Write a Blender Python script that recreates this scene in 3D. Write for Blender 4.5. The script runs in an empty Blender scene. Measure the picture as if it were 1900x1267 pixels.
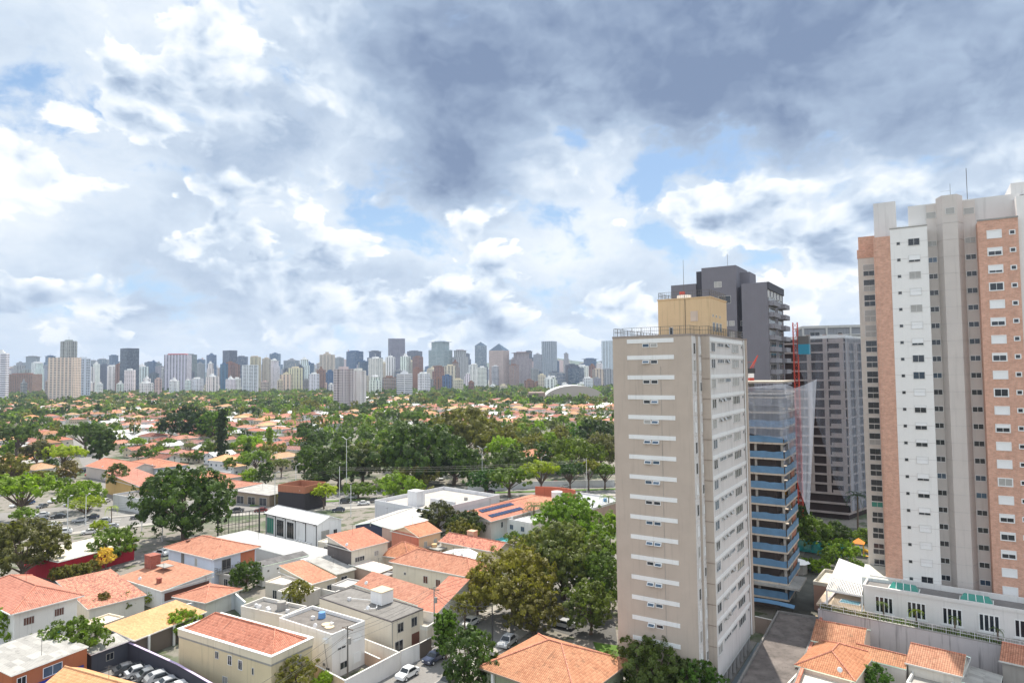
import bpy, math, random
import numpy as np
from math import sin, cos, pi, radians, atan2, sqrt, hypot, tan, floor
from mathutils import Vector, Matrix

# ------------------------------------------------------------------ camera
SC = bpy.context.scene
C = SC.collection
CAM_H, FPX, ROLL = 45.5, 1225.0, 0.012
PITCH = math.atan(56 / FPX)
cam_data = bpy.data.cameras.new("camera")
cam = bpy.data.objects.new("camera", cam_data)
C.objects.link(cam)
cam_data.sensor_width = 36.0
cam_data.lens = 36.0 * FPX / 1900.0
cam_data.clip_start = 0.5
cam_data.clip_end = 60000
cam.location = (0, 0, CAM_H)
cam.matrix_world = (Matrix.Translation((0, 0, CAM_H)) @ Matrix.Rotation(pi / 2 + PITCH, 4, 'X')
                    @ Matrix.Rotation(-ROLL, 4, 'Z'))
SC.camera = cam
SC.view_settings.view_transform = 'Standard'
SC.view_settings.look = 'None'
SC.view_settings.exposure = 0.5
SC.view_settings.gamma = 1.0
SC.cycles.max_bounces = 6
SC.cycles.diffuse_bounces = 3
SC.cycles.glossy_bounces = 2
SC.cycles.transmission_bounces = 3
SC.cycles.transparent_max_bounces = 12
SC.cycles.volume_bounces = 0
SC.cycles.caustics_reflective = False
SC.cycles.caustics_refractive = False
SC.cycles.sample_clamp_indirect = 4.0

def ray(u, v):
    x, y = u - 950.0, -(v - 633.5)
    c, s = cos(ROLL), sin(ROLL)
    x, y = c * x + s * y, -s * x + c * y
    return (x, FPX * cos(PITCH) - y * sin(PITCH), FPX * sin(PITCH) + y * cos(PITCH))

def G(u, v, z=0.0):
    """where the sight line of a photo point meets the level z"""
    r = ray(u, v)
    t = (z - CAM_H) / r[2]
    return (r[0] * t, r[1] * t)

def Dz(u, v, Y):
    """point of a sight line at the distance Y"""
    r = ray(u, v)
    t = Y / r[1]
    return (r[0] * t, Y, CAM_H + r[2] * t)

def px(p):
    x, y, z = p[0], p[1], p[2] - CAM_H
    d = y * cos(PITCH) + z * sin(PITCH)
    up = -y * sin(PITCH) + z * cos(PITCH)
    if d < 1:
        return (-9999, -9999)
    X, Y = FPX * x / d, FPX * up / d
    c, s = cos(ROLL), sin(ROLL)
    return (950 + c * X - s * Y, 633.5 - (s * X + c * Y))

# ------------------------------------------------------------------ node helper
class NT:
    def __init__(self, tree):
        self.t = tree
        self.t.nodes.clear()

    def n(self, kind, **kw):
        node = self.t.nodes.new(kind)
        for k, v in kw.items():
            setattr(node, k, v)
        return node

    def put(self, sock, v):
        if isinstance(v, bpy.types.NodeSocket):
            self.t.links.new(v, sock)
        elif v is not None:
            if isinstance(v, (tuple, list)) and len(v) == 3 and sock.type == 'RGBA':
                v = (*v, 1.0)
            sock.default_value = v

    def m(self, op, a, b=None, c=None, clamp=False):
        node = self.n('ShaderNodeMath', operation=op, use_clamp=clamp)
        self.put(node.inputs[0], a)
        if b is not None: self.put(node.inputs[1], b)
        if c is not None: self.put(node.inputs[2], c)
        return node.outputs[0]

    def vm(self, op, a, b=None, s=None):
        node = self.n('ShaderNodeVectorMath', operation=op)
        self.put(node.inputs[0], a)
        if b is not None: self.put(node.inputs[1], b)
        if s is not None: self.put(node.inputs['Scale'], s)
        return node.outputs['Value'] if op in ('DOT_PRODUCT', 'LENGTH') else node.outputs[0]

    def sep(self, v):
        node = self.n('ShaderNodeSeparateXYZ')
        self.put(node.inputs[0], v)
        return node.outputs

    def comb(self, x, y, z):
        node = self.n('ShaderNodeCombineXYZ')
        for i, a in enumerate((x, y, z)): self.put(node.inputs[i], a)
        return node.outputs[0]

    def mix(self, f, a, b, blend='MIX'):
        node = self.n('ShaderNodeMix', data_type='RGBA', blend_type=blend)
        self.put(node.inputs[0], f)
        self.put(node.inputs[6], a)
        self.put(node.inputs[7], b)
        return node.outputs[2]

    def noise(self, v, scale=5.0, detail=3.0, rough=0.5, dist=0.0, out=0, dim='3D'):
        node = self.n('ShaderNodeTexNoise', noise_dimensions=dim)
        if v is not None: self.put(node.inputs['Vector'], v)
        self.put(node.inputs['Scale'], scale)
        self.put(node.inputs['Detail'], detail)
        self.put(node.inputs['Roughness'], rough)
        self.put(node.inputs['Distortion'], dist)
        return node.outputs[out]

    def ramp(self, f, lo, hi, smooth=True):
        node = self.n('ShaderNodeMapRange', interpolation_type='SMOOTHSTEP' if smooth else 'LINEAR')
        self.put(node.inputs[0], f)
        self.put(node.inputs[1], lo)
        self.put(node.inputs[2], hi)
        return node.outputs[0]

# ------------------------------------------------------------------ sun and sky
SUN_AZ, SUN_EL = math.atan2(0.17, 0.98), radians(60)
sun_dir = Vector((sin(SUN_AZ) * cos(SUN_EL), cos(SUN_AZ) * cos(SUN_EL), sin(SUN_EL)))
sl = bpy.data.lights.new("sun", 'SUN')
sl.energy = 4.9
sl.angle = radians(0.6)
sl.color = (1.0, 0.93, 0.82)
sun = bpy.data.objects.new("sun", sl)
C.objects.link(sun)
sun.rotation_euler = sun_dir.to_track_quat('Z', 'Y').to_euler()

world = bpy.data.worlds.new("World")
SC.world = world
world.use_nodes = True
W = NT(world.node_tree)
w_out = W.n('ShaderNodeOutputWorld')
w_bg = W.n('ShaderNodeBackground')
w_sky = W.n('ShaderNodeTexSky', sky_type='NISHITA', sun_disc=False, sun_elevation=SUN_EL, sun_rotation=SUN_AZ)
w_sky.air_density = 1.0
w_sky.dust_density = 1.0
STR = 0.10
w_tc = W.n('ShaderNodeTexCoord')
wd = W.vm('NORMALIZE', w_tc.outputs['Generated'])
wx, wy, wz = W.sep(wd)
az = W.m('ARCTAN2', wx, wy)
el = W.m('ARCSINE', wz)
zc = W.m('ADD', W.m('MAXIMUM', wz, 0.0), 0.16)
proj = W.comb(W.m('DIVIDE', wx, zc), W.m('DIVIDE', wy, zc), 0.0)          # a flat cloud layer seen in perspective
ae = W.comb(az, W.m('MULTIPLY', el, 1.35), 0.0)                         # bearing and height, for upright cumulus
warp = W.vm('SUBTRACT', W.noise(ae, 5.5, 4, 0.6, 0.0, 1, '2D'), (0.5, 0.5, 0.5))
ae_w = W.vm('ADD', ae, W.vm('SCALE', warp, s=0.16))
waz, wel, _ = W.sep(ae_w)

def sky_spot(u, v, ru, rv, amp=1.0):
    """soft elliptical patch of the sky round a bearing"""
    r = ray(u, v)
    a0 = atan2(r[0], r[1])
    e0 = math.atan(r[2] / hypot(r[0], r[1])) * 1.35
    dx = W.m('MULTIPLY', W.m('SUBTRACT', waz, a0), FPX / ru)
    dy = W.m('MULTIPLY', W.m('SUBTRACT', wel, e0), FPX / (rv * 1.35))
    d2 = W.m('ADD', W.m('MULTIPLY', dx, dx), W.m('MULTIPLY', dy, dy))
    return W.m('MULTIPLY', W.m('EXPONENT', W.m('MULTIPLY', d2, -1.0)), amp)

def total(items):
    s = items[0]
    for i in items[1:]: s = W.m('ADD', s, i)
    return s
dark = total([sky_spot(*q) for q in [
    (1500, 60, 520, 150, 1.0), (1050, 90, 420, 130, .85), (830, 240, 170, 120, 1.0), (1250, 190, 190, 70, .6),
    (450, 270, 130, 110, .55), (860, 330, 150, 50, .9), (1850, 150, 330, 130, .6), (1450, 430, 190, 60, .38),
    (420, 530, 250, 40, .4), (1000, 540, 330, 45, .32), (250, 470, 200, 60, .18), (700, 80, 170, 60, .3),
    (1450, -250, 900, 250, .8), (1700, 330, 260, 50, .15), (700, 590, 500, 25, .3), (100, 560, 260, 30, .3)]])
gap = total([sky_spot(*q) for q in [
    (1290, 290, 105, 42, .95), (1235, 340, 50, 90, .5), (150, 155, 55, 22, .35), (30, 130, 50, 30, .25),
    (665, 350, 55, 28, .6), (720, 400, 110, 40, .7), (1210, 460, 60, 40, .6), (1430, 500, 60, 30, .6),
    (1045, 270, 35, 30, .6), (40, 480, 120, 24, .2), (200, 230, 70, 50, .25), (150, 590, 160, 20, .25),
    (1480, 240, 70, 45, .5), (560, 180, 60, 40, .2), (950, 400, 80, 30, .3)]])
bright = total([sky_spot(*q) for q in [
    (1430, 360, 150, 70, .75), (1100, 330, 130, 90, .6), (980, 200, 90, 90, .5), (520, 60, 130, 80, .7),
    (620, 290, 90, 70, .6), (850, 480, 190, 70, .5), (1230, 480, 110, 60, .45), (1560, 520, 130, 60, .5),
    (280, 190, 130, 80, .4), (1720, 300, 200, 60, .5), (580, 390, 80, 50, .45), (30, 300, 100, 80, .3)]])
up = W.m('MINIMUM', W.m('MULTIPLY', W.m('MAXIMUM', wel, 0.0), 1.6), 1.0)
# cumulus relief: billows, brighter on the side turned to the sun
sc_up = W.m('ADD', 3.2, W.m('MULTIPLY', W.m('SUBTRACT', 1.0, up), 4.5))
def billow(vec, sc):
    v = W.n('ShaderNodeTexVoronoi', feature='F1', voronoi_dimensions='2D')
    W.put(v.inputs['Vector'], vec); W.put(v.inputs['Scale'], sc)
    W.put(v.inputs['Detail'], 3.0); W.put(v.inputs['Roughness'], 0.55)
    return v.outputs['Distance']
aes = W.vm('ADD', W.comb(az, W.m('MULTIPLY', el, 1.55), 0.0), W.vm('SCALE', warp, s=0.07))
n_big = W.noise(aes, 3.4, 5, 0.56, 0.0, 0, '2D')
n_fine = W.noise(aes, 9.0, 7, 0.62, 0.0, 0, '2D')
n_fine_up = W.noise(W.vm('ADD', aes, (0.012, 0.035, 0.0)), 9.0, 6, 0.62, 0.0, 0, '2D')
b0 = billow(aes, 9.0)
b1 = billow(W.vm('ADD', aes, (0.01, 0.03, 0.0)), 9.0)
relief = W.m('ADD', W.m('MULTIPLY', W.m('SUBTRACT', b1, b0), 1.9), W.m('MULTIPLY', W.m('SUBTRACT', n_fine, n_fine_up), 0.85))
streak = W.noise(W.vm('MULTIPLY', proj, (1.0, 1.0, 1.0)), 1.1, 6, 0.6, 0.0, 0, '2D')
low = W.ramp(wel, 0.30, 0.02)
# cumulus: bright rims where the cloud is thin, grey cores where it is thick
n_c = W.noise(aes, 5.2, 8, 0.58, 0.0, 0, '2D')
den = W.m('ADD', W.m('MULTIPLY', W.m('SUBTRACT', n_c, 0.5), 3.9), W.m('MULTIPLY', W.m('SUBTRACT', 0.40, b0), 0.75))
den = W.m('ADD', den, W.m('ADD', W.m('ADD', 0.20, W.m('MULTIPLY', low, 0.12)), W.m('MULTIPLY', bright, 0.40)))
den = W.m('ADD', den, W.m('MULTIPLY', dark, 0.55))
den = W.m('SUBTRACT', den, W.m('MULTIPLY', gap, 1.15))
soft = W.ramp(dark, 0.25, 0.8)
mask = W.ramp(den, W.m('SUBTRACT', -0.04, W.m('MULTIPLY', soft, 0.35)), W.m('ADD', 0.24, W.m('MULTIPLY', soft, 0.6)))
core = W.ramp(den, 0.05, 1.05, smooth=False)
n_mid = W.noise(ae, 4.2, 4, 0.5, 0.0, 0, '2D')
veil = W.m('ADD', 0.42, W.m('MULTIPLY', dark, 0.95))
veil = W.m('ADD', veil, W.m('MULTIPLY', W.m('SUBTRACT', n_big, 0.5), 0.9))
veil = W.m('ADD', veil, W.m('MULTIPLY', W.m('SUBTRACT', n_fine, 0.5), 1.0))
veil = W.m('ADD', veil, W.m('MULTIPLY', W.m('SUBTRACT', streak, 0.5), W.m('ADD', 0.3, W.m('MULTIPLY', low, 0.9))))
veil = W.m('SUBTRACT', veil, W.m('MULTIPLY', bright, 0.25))
cum = W.m('ADD', W.m('MULTIPLY', core, W.m('SUBTRACT', 0.95, W.m('MULTIPLY', soft, 0.55))), W.m('ADD', W.m('MULTIPLY', soft, 0.25), W.m('MULTIPLY', dark, 0.72)))
cum = W.m('ADD', cum, W.m('MULTIPLY', W.m('SUBTRACT', n_mid, 0.5), 1.1))
cum = W.m('ADD', cum, W.m('MULTIPLY', W.m('SUBTRACT', streak, 0.5), W.m('MULTIPLY', low, 0.8)))
cum = W.m('SUBTRACT', cum, W.m('ADD', 0.06, W.m('MULTIPLY', bright, 0.50)))
cum = W.m('SUBTRACT', cum, W.m('MULTIPLY', relief, W.m('SUBTRACT', 0.72, W.m('MULTIPLY', W.ramp(dark, 0.3, 0.9), 0.50))))
dk = W.m('ADD', W.m('MULTIPLY', veil, W.m('SUBTRACT', 1.0, mask)), W.m('MULTIPLY', cum, mask))
dkf = W.ramp(dk, -0.20, 1.85, smooth=False)
cr = W.n('ShaderNodeValToRGB')
W.put(cr.inputs[0], dkf)
cr.color_ramp.elements[0].position = 0.0
cr.color_ramp.elements[0].color = (0.94, 0.95, 0.97, 1)
cr.color_ramp.elements[1].position = 1.0
cr.color_ramp.elements[1].color = (0.18, 0.248, 0.385, 1)
for pos, col in ((0.18, (0.80, 0.85, 0.90)), (0.38, (0.60, 0.69, 0.80)), (0.62, (0.38, 0.475, 0.62))):
    e_ = cr.color_ramp.elements.new(pos); e_.color = (*col, 1)
# cover
cov = W.m('ADD', 1.05, W.m('MULTIPLY', W.m('SUBTRACT', n_fine, 0.5), 3.6))
cov = W.m('ADD', cov, W.m('MULTIPLY', W.m('SUBTRACT', 0.42, b0), 0.7))
cov = W.m('SUBTRACT', cov, W.m('MULTIPLY', gap, 1.5))
cov = W.m('ADD', cov, W.m('MULTIPLY', dark, 0.4))
covf = W.m('MAXIMUM', mask, W.ramp(cov, -0.35, 0.60))
blue = W.mix(0.62, W.vm('SCALE', w_sky.outputs[0], s=STR), (0.30, 0.50, 0.80))
blue = W.mix(W.ramp(wel, 0.45, 0.0), blue, (0.45, 0.66, 0.88))
skycol = W.mix(covf, blue, cr.outputs[0])
# hazy brightening to the horizon
skycol = W.mix(W.m('MULTIPLY', W.ramp(wel, 0.13, -0.02), 0.45), skycol, (0.62, 0.72, 0.84))
# unseen sky behind the camera is brightened as added fill for the shaded walls
back = W.ramp(wy, 0.35, -0.6)
gain = W.m('ADD', 0.82, W.m('MULTIPLY', back, 0.35))
skycol = W.vm('SCALE', skycol, s=gain)
# below the horizon: ground colour
skycol = W.mix(W.ramp(wz, -0.002, -0.03), skycol, (0.25, 0.30, 0.30))
W.put(w_bg.inputs[0], W.vm('SCALE', skycol, s=1.0 / STR))
w_bg.inputs[1].default_value = STR
W.t.links.new(w_bg.outputs[0], w_out.inputs[0])
try:
    world.cycles.sampling_method = 'MANUAL'
    world.cycles.sample_map_resolution = 512
except Exception:
    pass


# ------------------------------------------------------------------ mesh and object helpers
RND = random.Random(7)

class MB:
    """collects faces; build() links them as one mesh object"""
    def __init__(self):
        self.v, self.f, self.mi = [], [], []

    def face(self, pts, mi=0):
        b = len(self.v)
        self.v.extend([tuple(p) for p in pts])
        self.f.append(tuple(range(b, b + len(pts))))
        self.mi.append(mi)

    def box(self, x0, x1, y0, y1, z0, z1, mi=0, bottom=True):
        b = len(self.v)
        self.v.extend([(x0, y0, z0), (x1, y0, z0), (x1, y1, z0), (x0, y1, z0),
                       (x0, y0, z1), (x1, y0, z1), (x1, y1, z1), (x0, y1, z1)])
        fs = [(4, 5, 6, 7), (0, 1, 5, 4), (1, 2, 6, 5), (2, 3, 7, 6), (3, 0, 4, 7)]
        if bottom: fs.append((3, 2, 1, 0))
        for q in fs:
            self.f.append(tuple(b + i for i in q)); self.mi.append(mi)
        return self

    def prism(self, pts, z0, z1, mi=0, mitop=None):
        """pts counter-clockwise"""
        n = len(pts); b = len(self.v)
        self.v.extend([(p[0], p[1], z0) for p in pts]); self.v.extend([(p[0], p[1], z1) for p in pts])
        for i in range(n):
            j = (i + 1) % n
            self.f.append((b + i, b + j, b + n + j, b + n + i)); self.mi.append(mi)
        self.f.append(tuple(b + n + i for i in range(n))); self.mi.append(mi if mitop is None else mitop)
        self.f.append(tuple(b + n - 1 - i for i in range(n))); self.mi.append(mi)
        return self

    def tube(self, p0, p1, r0, r1=None, n=6, mi=0, caps=True):
        r1 = r0 if r1 is None else r1
        p0, p1 = Vector(p0), Vector(p1)
        d = (p1 - p0)
        if d.length < 1e-6: return self
        d.normalize()
        a = d.orthogonal().normalized(); c = d.cross(a)
        b = len(self.v)
        for p, r in ((p0, r0), (p1, r1)):
            for i in range(n):
                w = 2 * pi * i / n
                self.v.append(tuple(p + a * (r * cos(w)) + c * (r * sin(w))))
        for i in range(n):
            j = (i + 1) % n
            self.f.append((b + i, b + j, b + n + j, b + n + i)); self.mi.append(mi)
        if caps:
            self.f.append(tuple(b + n + i for i in range(n))); self.mi.append(mi)
            self.f.append(tuple(b + n - 1 - i for i in range(n))); self.mi.append(mi)
        return self

    def bar(self, p0, p1, w=0.08, mi=0):
        return self.tube(p0, p1, w * 0.6, n=4, mi=mi)

    def mesh(self, name, mats, smooth=False):
        me = bpy.data.meshes.new(name)
        me.from_pydata(self.v, [], self.f)
        for m in (mats if isinstance(mats, (list, tuple)) else [mats]):
            me.materials.append(m)
        if any(self.mi): me.polygons.foreach_set('material_index', self.mi)
        auto_uv(me)
        if smooth: me.polygons.foreach_set('use_smooth', [True] * len(self.f))
        me.update()
        return me

    def build(self, name, mats, parent=None, smooth=False, loc=None, rz=None, color=None):
        return place(name, self.mesh(name, mats, smooth), parent, loc, rz, color)

def auto_uv(me):
    """metres along the wall and up the slope, for every face"""
    nl = len(me.loops)
    if not nl: return
    uv = me.uv_layers.new(name="UVMap")
    nf = len(me.polygons)
    nrm = np.empty(nf * 3); me.polygons.foreach_get('normal', nrm); nrm = nrm.reshape(-1, 3)
    tot = np.empty(nf, dtype=np.int32); me.polygons.foreach_get('loop_total', tot)
    vi = np.empty(nl, dtype=np.int32); me.loops.foreach_get('vertex_index', vi)
    co = np.empty(len(me.vertices) * 3); me.vertices.foreach_get('co', co); co = co.reshape(-1, 3)
    h = np.stack([-nrm[:, 1], nrm[:, 0], np.zeros(nf)], 1)
    ln = np.linalg.norm(h, axis=1)
    flat = ln < 1e-4
    h[flat] = (1, 0, 0); ln[flat] = 1
    h /= ln[:, None]
    w = np.cross(nrm, h)
    fi = np.repeat(np.arange(nf), tot)
    p = co[vi]
    out = np.empty((nl, 2))
    out[:, 0] = (p * h[fi]).sum(1); out[:, 1] = (p * w[fi]).sum(1)
    uv.data.foreach_set('uv', out.ravel())

def place(name, me, parent=None, loc=None, rz=None, color=None):
    o = bpy.data.objects.new(name, me)
    C.objects.link(o)
    if parent is not None: o.parent = parent
    if loc is not None: o.location = loc
    if rz is not None: o.rotation_euler = (0, 0, rz)
    if color is not None: o.color = (*color, 1.0) if len(color) == 3 else color
    return o

def tag(o, label=None, cat=None, group=None, kind=None):
    if label: o['label'] = label
    if cat: o['category'] = cat
    if group: o['group'] = group
    if kind: o['kind'] = kind
    return o

def thing(name, label, cat, loc=(0, 0, 0), rz=0.0, group=None):
    o = bpy.data.objects.new(name, None)
    C.objects.link(o)
    o.location = loc if len(loc) == 3 else (*loc, 0)
    o.rotation_euler = (0, 0, rz)
    o.empty_display_size = 0.5
    return tag(o, label, cat, group)

def struct(name, mb, mat, loc=None, rz=None):
    return tag(mb.build(name, mat, loc=loc, rz=rz), kind='structure')

# ------------------------------------------------------------------ materials
MATS = {}

def material(name):
    m = bpy.data.materials.new(name)
    m.use_nodes = True
    N = NT(m.node_tree)
    out = N.n('ShaderNodeOutputMaterial')
    b = N.n('ShaderNodeBsdfPrincipled')
    N.t.links.new(b.outputs[0], out.inputs[0])
    return m, N, b, out

def bump(N, b, h, strength=0.3, dist=0.05):
    bn = N.n('ShaderNodeBump')
    bn.inputs['Strength'].default_value = strength
    bn.inputs['Distance'].default_value = dist
    N.put(bn.inputs['Height'], h)
    N.t.links.new(bn.outputs[0], b.inputs['Normal'])

def pos(N):
    return N.n('ShaderNodeNewGeometry').outputs['Position']

def plaster(name, col=None, var=0.10, rough=0.85, dirt=0.25, scale=0.35, spec=0.3):
    """painted or bare wall; colour from the object when col is None; rain streaks and blotches"""
    key = ('pl', name)
    if key in MATS: return MATS[key]
    m, N, b, out = material(name)
    base = N.n('ShaderNodeObjectInfo').outputs['Color'] if col is None else col
    P = pos(N)
    n1 = N.noise(P, scale, 5, 0.6)
    st = N.noise(N.vm('MULTIPLY', P, (2.2, 2.2, 0.12)), 1.0, 3, 0.6)
    f = N.m('ADD', N.m('MULTIPLY', N.m('SUBTRACT', n1, 0.5), var * 4), 1.0)
    f = N.m('SUBTRACT', f, N.m('MULTIPLY', N.ramp(st, 0.52, 0.75), dirt))
    if col is not None: base = N.mix(1.0, (*col, 1), (*col, 1))
    c = N.vm('SCALE', base, s=f)
    N.put(b.inputs['Base Color'], c)
    b.inputs['Roughness'].default_value = rough
    b.inputs['Specular IOR Level'].default_value = spec
    bump(N, b, N.noise(P, 6.0, 3, 0.6), 0.15, 0.02)
    MATS[key] = m
    return m

def tiles(name, col, col2, du=0.28, dv=0.42, var=0.75, dirt=0.5):
    key = ('tile', name)
    if key in MATS: return MATS[key]
    m, N, b, out = material(name)
    uv = N.n('ShaderNodeUVMap').outputs[0]
    u, v, _ = N.sep(uv)
    P = pos(N)
    rib = N.m('ABSOLUTE', N.m('SINE', N.m('MULTIPLY', u, pi / du)))
    row = N.m('FRACT', N.m('DIVIDE', v, dv))
    cell = N.comb(N.m('FLOOR', N.m('DIVIDE', u, du)), N.m('FLOOR', N.m('DIVIDE', v, dv)), 0.0)
    wn = N.n('ShaderNodeTexWhiteNoise', noise_dimensions='3D')
    N.put(wn.inputs[0], cell)
    big = N.noise(P, 0.35, 6, 0.62)
    mid = N.noise(P, 2.2, 4, 0.6)
    f = N.m('ADD', N.m('MULTIPLY', N.m('SUBTRACT', wn.outputs[0], 0.5), var), N.m('MULTIPLY', N.m('SUBTRACT', big, 0.5), 1.6))
    f = N.m('ADD', N.m('ADD', f, 0.5), N.m('MULTIPLY', N.m('SUBTRACT', mid, 0.5), 0.8), clamp=True)
    c = N.mix(f, (*col, 1), (*col2, 1))
    # lichen and soot
    s = N.m('MULTIPLY', N.m('MAXIMUM', N.ramp(N.noise(P, 1.1, 6, 0.7), 0.54, 0.70), N.ramp(N.noise(N.vm('MULTIPLY', N.comb(u, v, 0.0), (1.6, .22, 1.0)), 1.0, 4, .6), .58, .75)), dirt)
    c = N.mix(s, c, (0.10, 0.07, 0.055, 1))
    g = N.m('MULTIPLY', N.m('ADD', 0.62, N.m('MULTIPLY', rib, 0.42)), N.m('ADD', 0.74, N.m('MULTIPLY', N.m('POWER', row, 0.6), 0.32)))
    c = N.vm('SCALE', c, s=g)
    oi = N.n('ShaderNodeObjectInfo')
    c = N.mix(1.0, c, oi.outputs['Color'], 'MULTIPLY')
    N.put(b.inputs['Base Color'], c)
    b.inputs['Roughness'].default_value = 0.8
    b.inputs['Specular IOR Level'].default_value = 0.25
    bump(N, b, N.m('ADD', rib, N.m('MULTIPLY', row, 0.5)), 0.5, 0.06)
    MATS[key] = m
    return m

def sheet(name, col, du=1.05, var=0.25, rough=0.6, dirt=0.3):
    """corrugated or seamed sheet roof"""
    key = ('sheet', name)
    if key in MATS: return MATS[key]
    m, N, b, out = material(name)
    u, v, _ = N.sep(N.n('ShaderNodeUVMap').outputs[0])
    P = pos(N)
    rib = N.m('ABSOLUTE', N.m('SINE', N.m('MULTIPLY', u, pi / 0.25)))
    strip = N.n('ShaderNodeTexWhiteNoise', noise_dimensions='2D')
    N.put(strip.inputs[0], N.comb(N.m('FLOOR', N.m('DIVIDE', u, du)), N.m('FLOOR', N.m('DIVIDE', v, 1.8)), 0.0))
    f = N.m('ADD', 1.0 - var * 0.5, N.m('MULTIPLY', strip.outputs[0], var))
    f = N.m('MULTIPLY', f, N.m('ADD', 0.9, N.m('MULTIPLY', rib, 0.12)))
    f = N.m('SUBTRACT', f, N.m('MULTIPLY', N.ramp(N.noise(P, 0.9, 6, 0.7), 0.5, 0.75), dirt))
    c = N.vm('SCALE', (*col[:3],), s=f)
    N.put(b.inputs['Base Color'], c)
    b.inputs['Roughness'].default_value = rough
    bump(N, b, rib, 0.4, 0.04)
    MATS[key] = m
    return m

def brick(name, c1, c2, mortar, s=1.0):
    m, N, b, out = material(name)
    uv = N.n('ShaderNodeUVMap').outputs[0]
    bt = N.n('ShaderNodeTexBrick')
    N.put(bt.inputs['Vector'], uv)
    bt.inputs['Color1'].default_value = (*c1, 1); bt.inputs['Color2'].default_value = (*c2, 1)
    bt.inputs['Mortar'].default_value = (*mortar, 1)
    bt.inputs['Scale'].default_value = 1.0
    bt.inputs['Brick Width'].default_value = 0.42 * s; bt.inputs['Row Height'].default_value = 0.15 * s
    bt.inputs['Mortar Size'].default_value = 0.014 * s
    f = N.m('ADD', 0.62, N.m('MULTIPLY', N.noise(pos(N), 1.6, 5, 0.65), 0.76))
    c = N.vm('SCALE', bt.outputs[0], s=f)
    N.put(b.inputs['Base Color'], c)
    b.inputs['Roughness'].default_value = 0.85
    return m

def glass(name, col, rough=0.08, var=0.6):
    m, N, b, out = material(name)
    P = pos(N)
    oi = N.n('ShaderNodeObjectInfo').outputs['Random']
    f = N.m('ADD', 1.0 - var * 0.5, N.m('MULTIPLY', N.m('ADD', oi, N.m('SUBTRACT', N.noise(P, 0.7, 2), 0.5)), var))
    N.put(b.inputs['Base Color'], N.vm('SCALE', col, s=f))
    b.inputs['Roughness'].default_value = rough
    b.inputs['Specular IOR Level'].default_value = 0.6
    return m

def plain(name, col, rough=0.6, metal=0.0, spec=0.5, var=0.12, scale=3.0):
    key = ('plain', name)
    if key in MATS: return MATS[key]
    m, N, b, out = material(name)
    f = N.m('ADD', 1.0 - var, N.m('MULTIPLY', N.noise(pos(N), scale, 3), var * 2))
    N.put(b.inputs['Base Color'], N.vm('SCALE', col, s=f))
    b.inputs['Roughness'].default_value = rough
    b.inputs['Metallic'].default_value = metal
    b.inputs['Specular IOR Level'].default_value = spec
    MATS[key] = m
    return m

def tinted(name, rough=0.5, spec=0.5, coat=0.0):
    """takes the object's colour"""
    m, N, b, out = material(name)
    f = N.m('ADD', 0.93, N.m('MULTIPLY', N.noise(pos(N), 3.0, 3), 0.14))
    N.put(b.inputs['Base Color'], N.vm('SCALE', N.n('ShaderNodeObjectInfo').outputs['Color'], s=f))
    b.inputs['Roughness'].default_value = rough
    b.inputs['Specular IOR Level'].default_value = spec
    b.inputs['Coat Weight'].default_value = coat
    b.inputs['Coat Roughness'].default_value = 0.05
    return m

def facade(name, wall=None, win=(0.05, 0.07, 0.10), wu=3.0, wv=2.9, fu=0.5, fv=0.45, stripes=0.0, band=None,
           bcol=(0.5, 0.5, 0.5), rough=0.25, jitter=0.35):
    """far tower wall: storeys and bays of windows laid out in metres on the wall itself"""
    m, N, b, out = material(name)
    u, v, _ = N.sep(N.n('ShaderNodeUVMap').outputs[0])
    nz = N.sep(N.n('ShaderNodeNewGeometry').outputs['Normal'])[2]
    P = pos(N)
    base = N.n('ShaderNodeObjectInfo').outputs['Color'] if wall is None else (*wall, 1)
    a = N.m('DIVIDE', u, wu); c_ = N.m('DIVIDE', v, wv)
    fa = N.m('FRACT', a); fc = N.m('FRACT', c_)
    mu = N.m('MULTIPLY', N.m('GREATER_THAN', fa, (1 - fu) / 2), N.m('LESS_THAN', fa, (1 + fu) / 2))
    mv = N.m('MULTIPLY', N.m('GREATER_THAN', fc, 0.3), N.m('LESS_THAN', fc, 0.3 + fv))
    mask = N.m('MULTIPLY', mu, mv)
    if stripes:      # windows only in some bays
        bay = N.m('FRACT', N.m('DIVIDE', u, wu * stripes))
        mask = N.m('MULTIPLY', mask, N.m('LESS_THAN', bay, 0.62))
    wall_only = N.m('LESS_THAN', N.m('ABSOLUTE', nz), 0.5)
    mask = N.m('MULTIPLY', mask, wall_only)
    wn = N.n('ShaderNodeTexWhiteNoise', noise_dimensions='3D')
    N.put(wn.inputs[0], N.comb(N.m('FLOOR', a), N.m('FLOOR', c_), nz))
    f = N.m('ADD', 0.85, N.m('MULTIPLY', N.noise(P, 0.08, 4), 0.3))
    wallc = N.vm('SCALE', base, s=f)
    if band:         # a ledge of another colour at each storey
        wallc = N.mix(N.m('MULTIPLY', N.m('LESS_THAN', fc, band), wall_only), wallc, (*bcol, 1))
    winc = N.mix(N.m('MULTIPLY', N.m('POWER', wn.outputs[0], 3.0), jitter), (*win, 1), (0.45, 0.47, 0.48, 1))
    N.put(b.inputs['Base Color'], N.mix(mask, wallc, winc))
    N.put(b.inputs['Roughness'], N.m('SUBTRACT', 0.85, N.m('MULTIPLY', mask, 0.85 - rough)))
    b.inputs['Specular IOR Level'].default_value = 0.4
    return m

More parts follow.
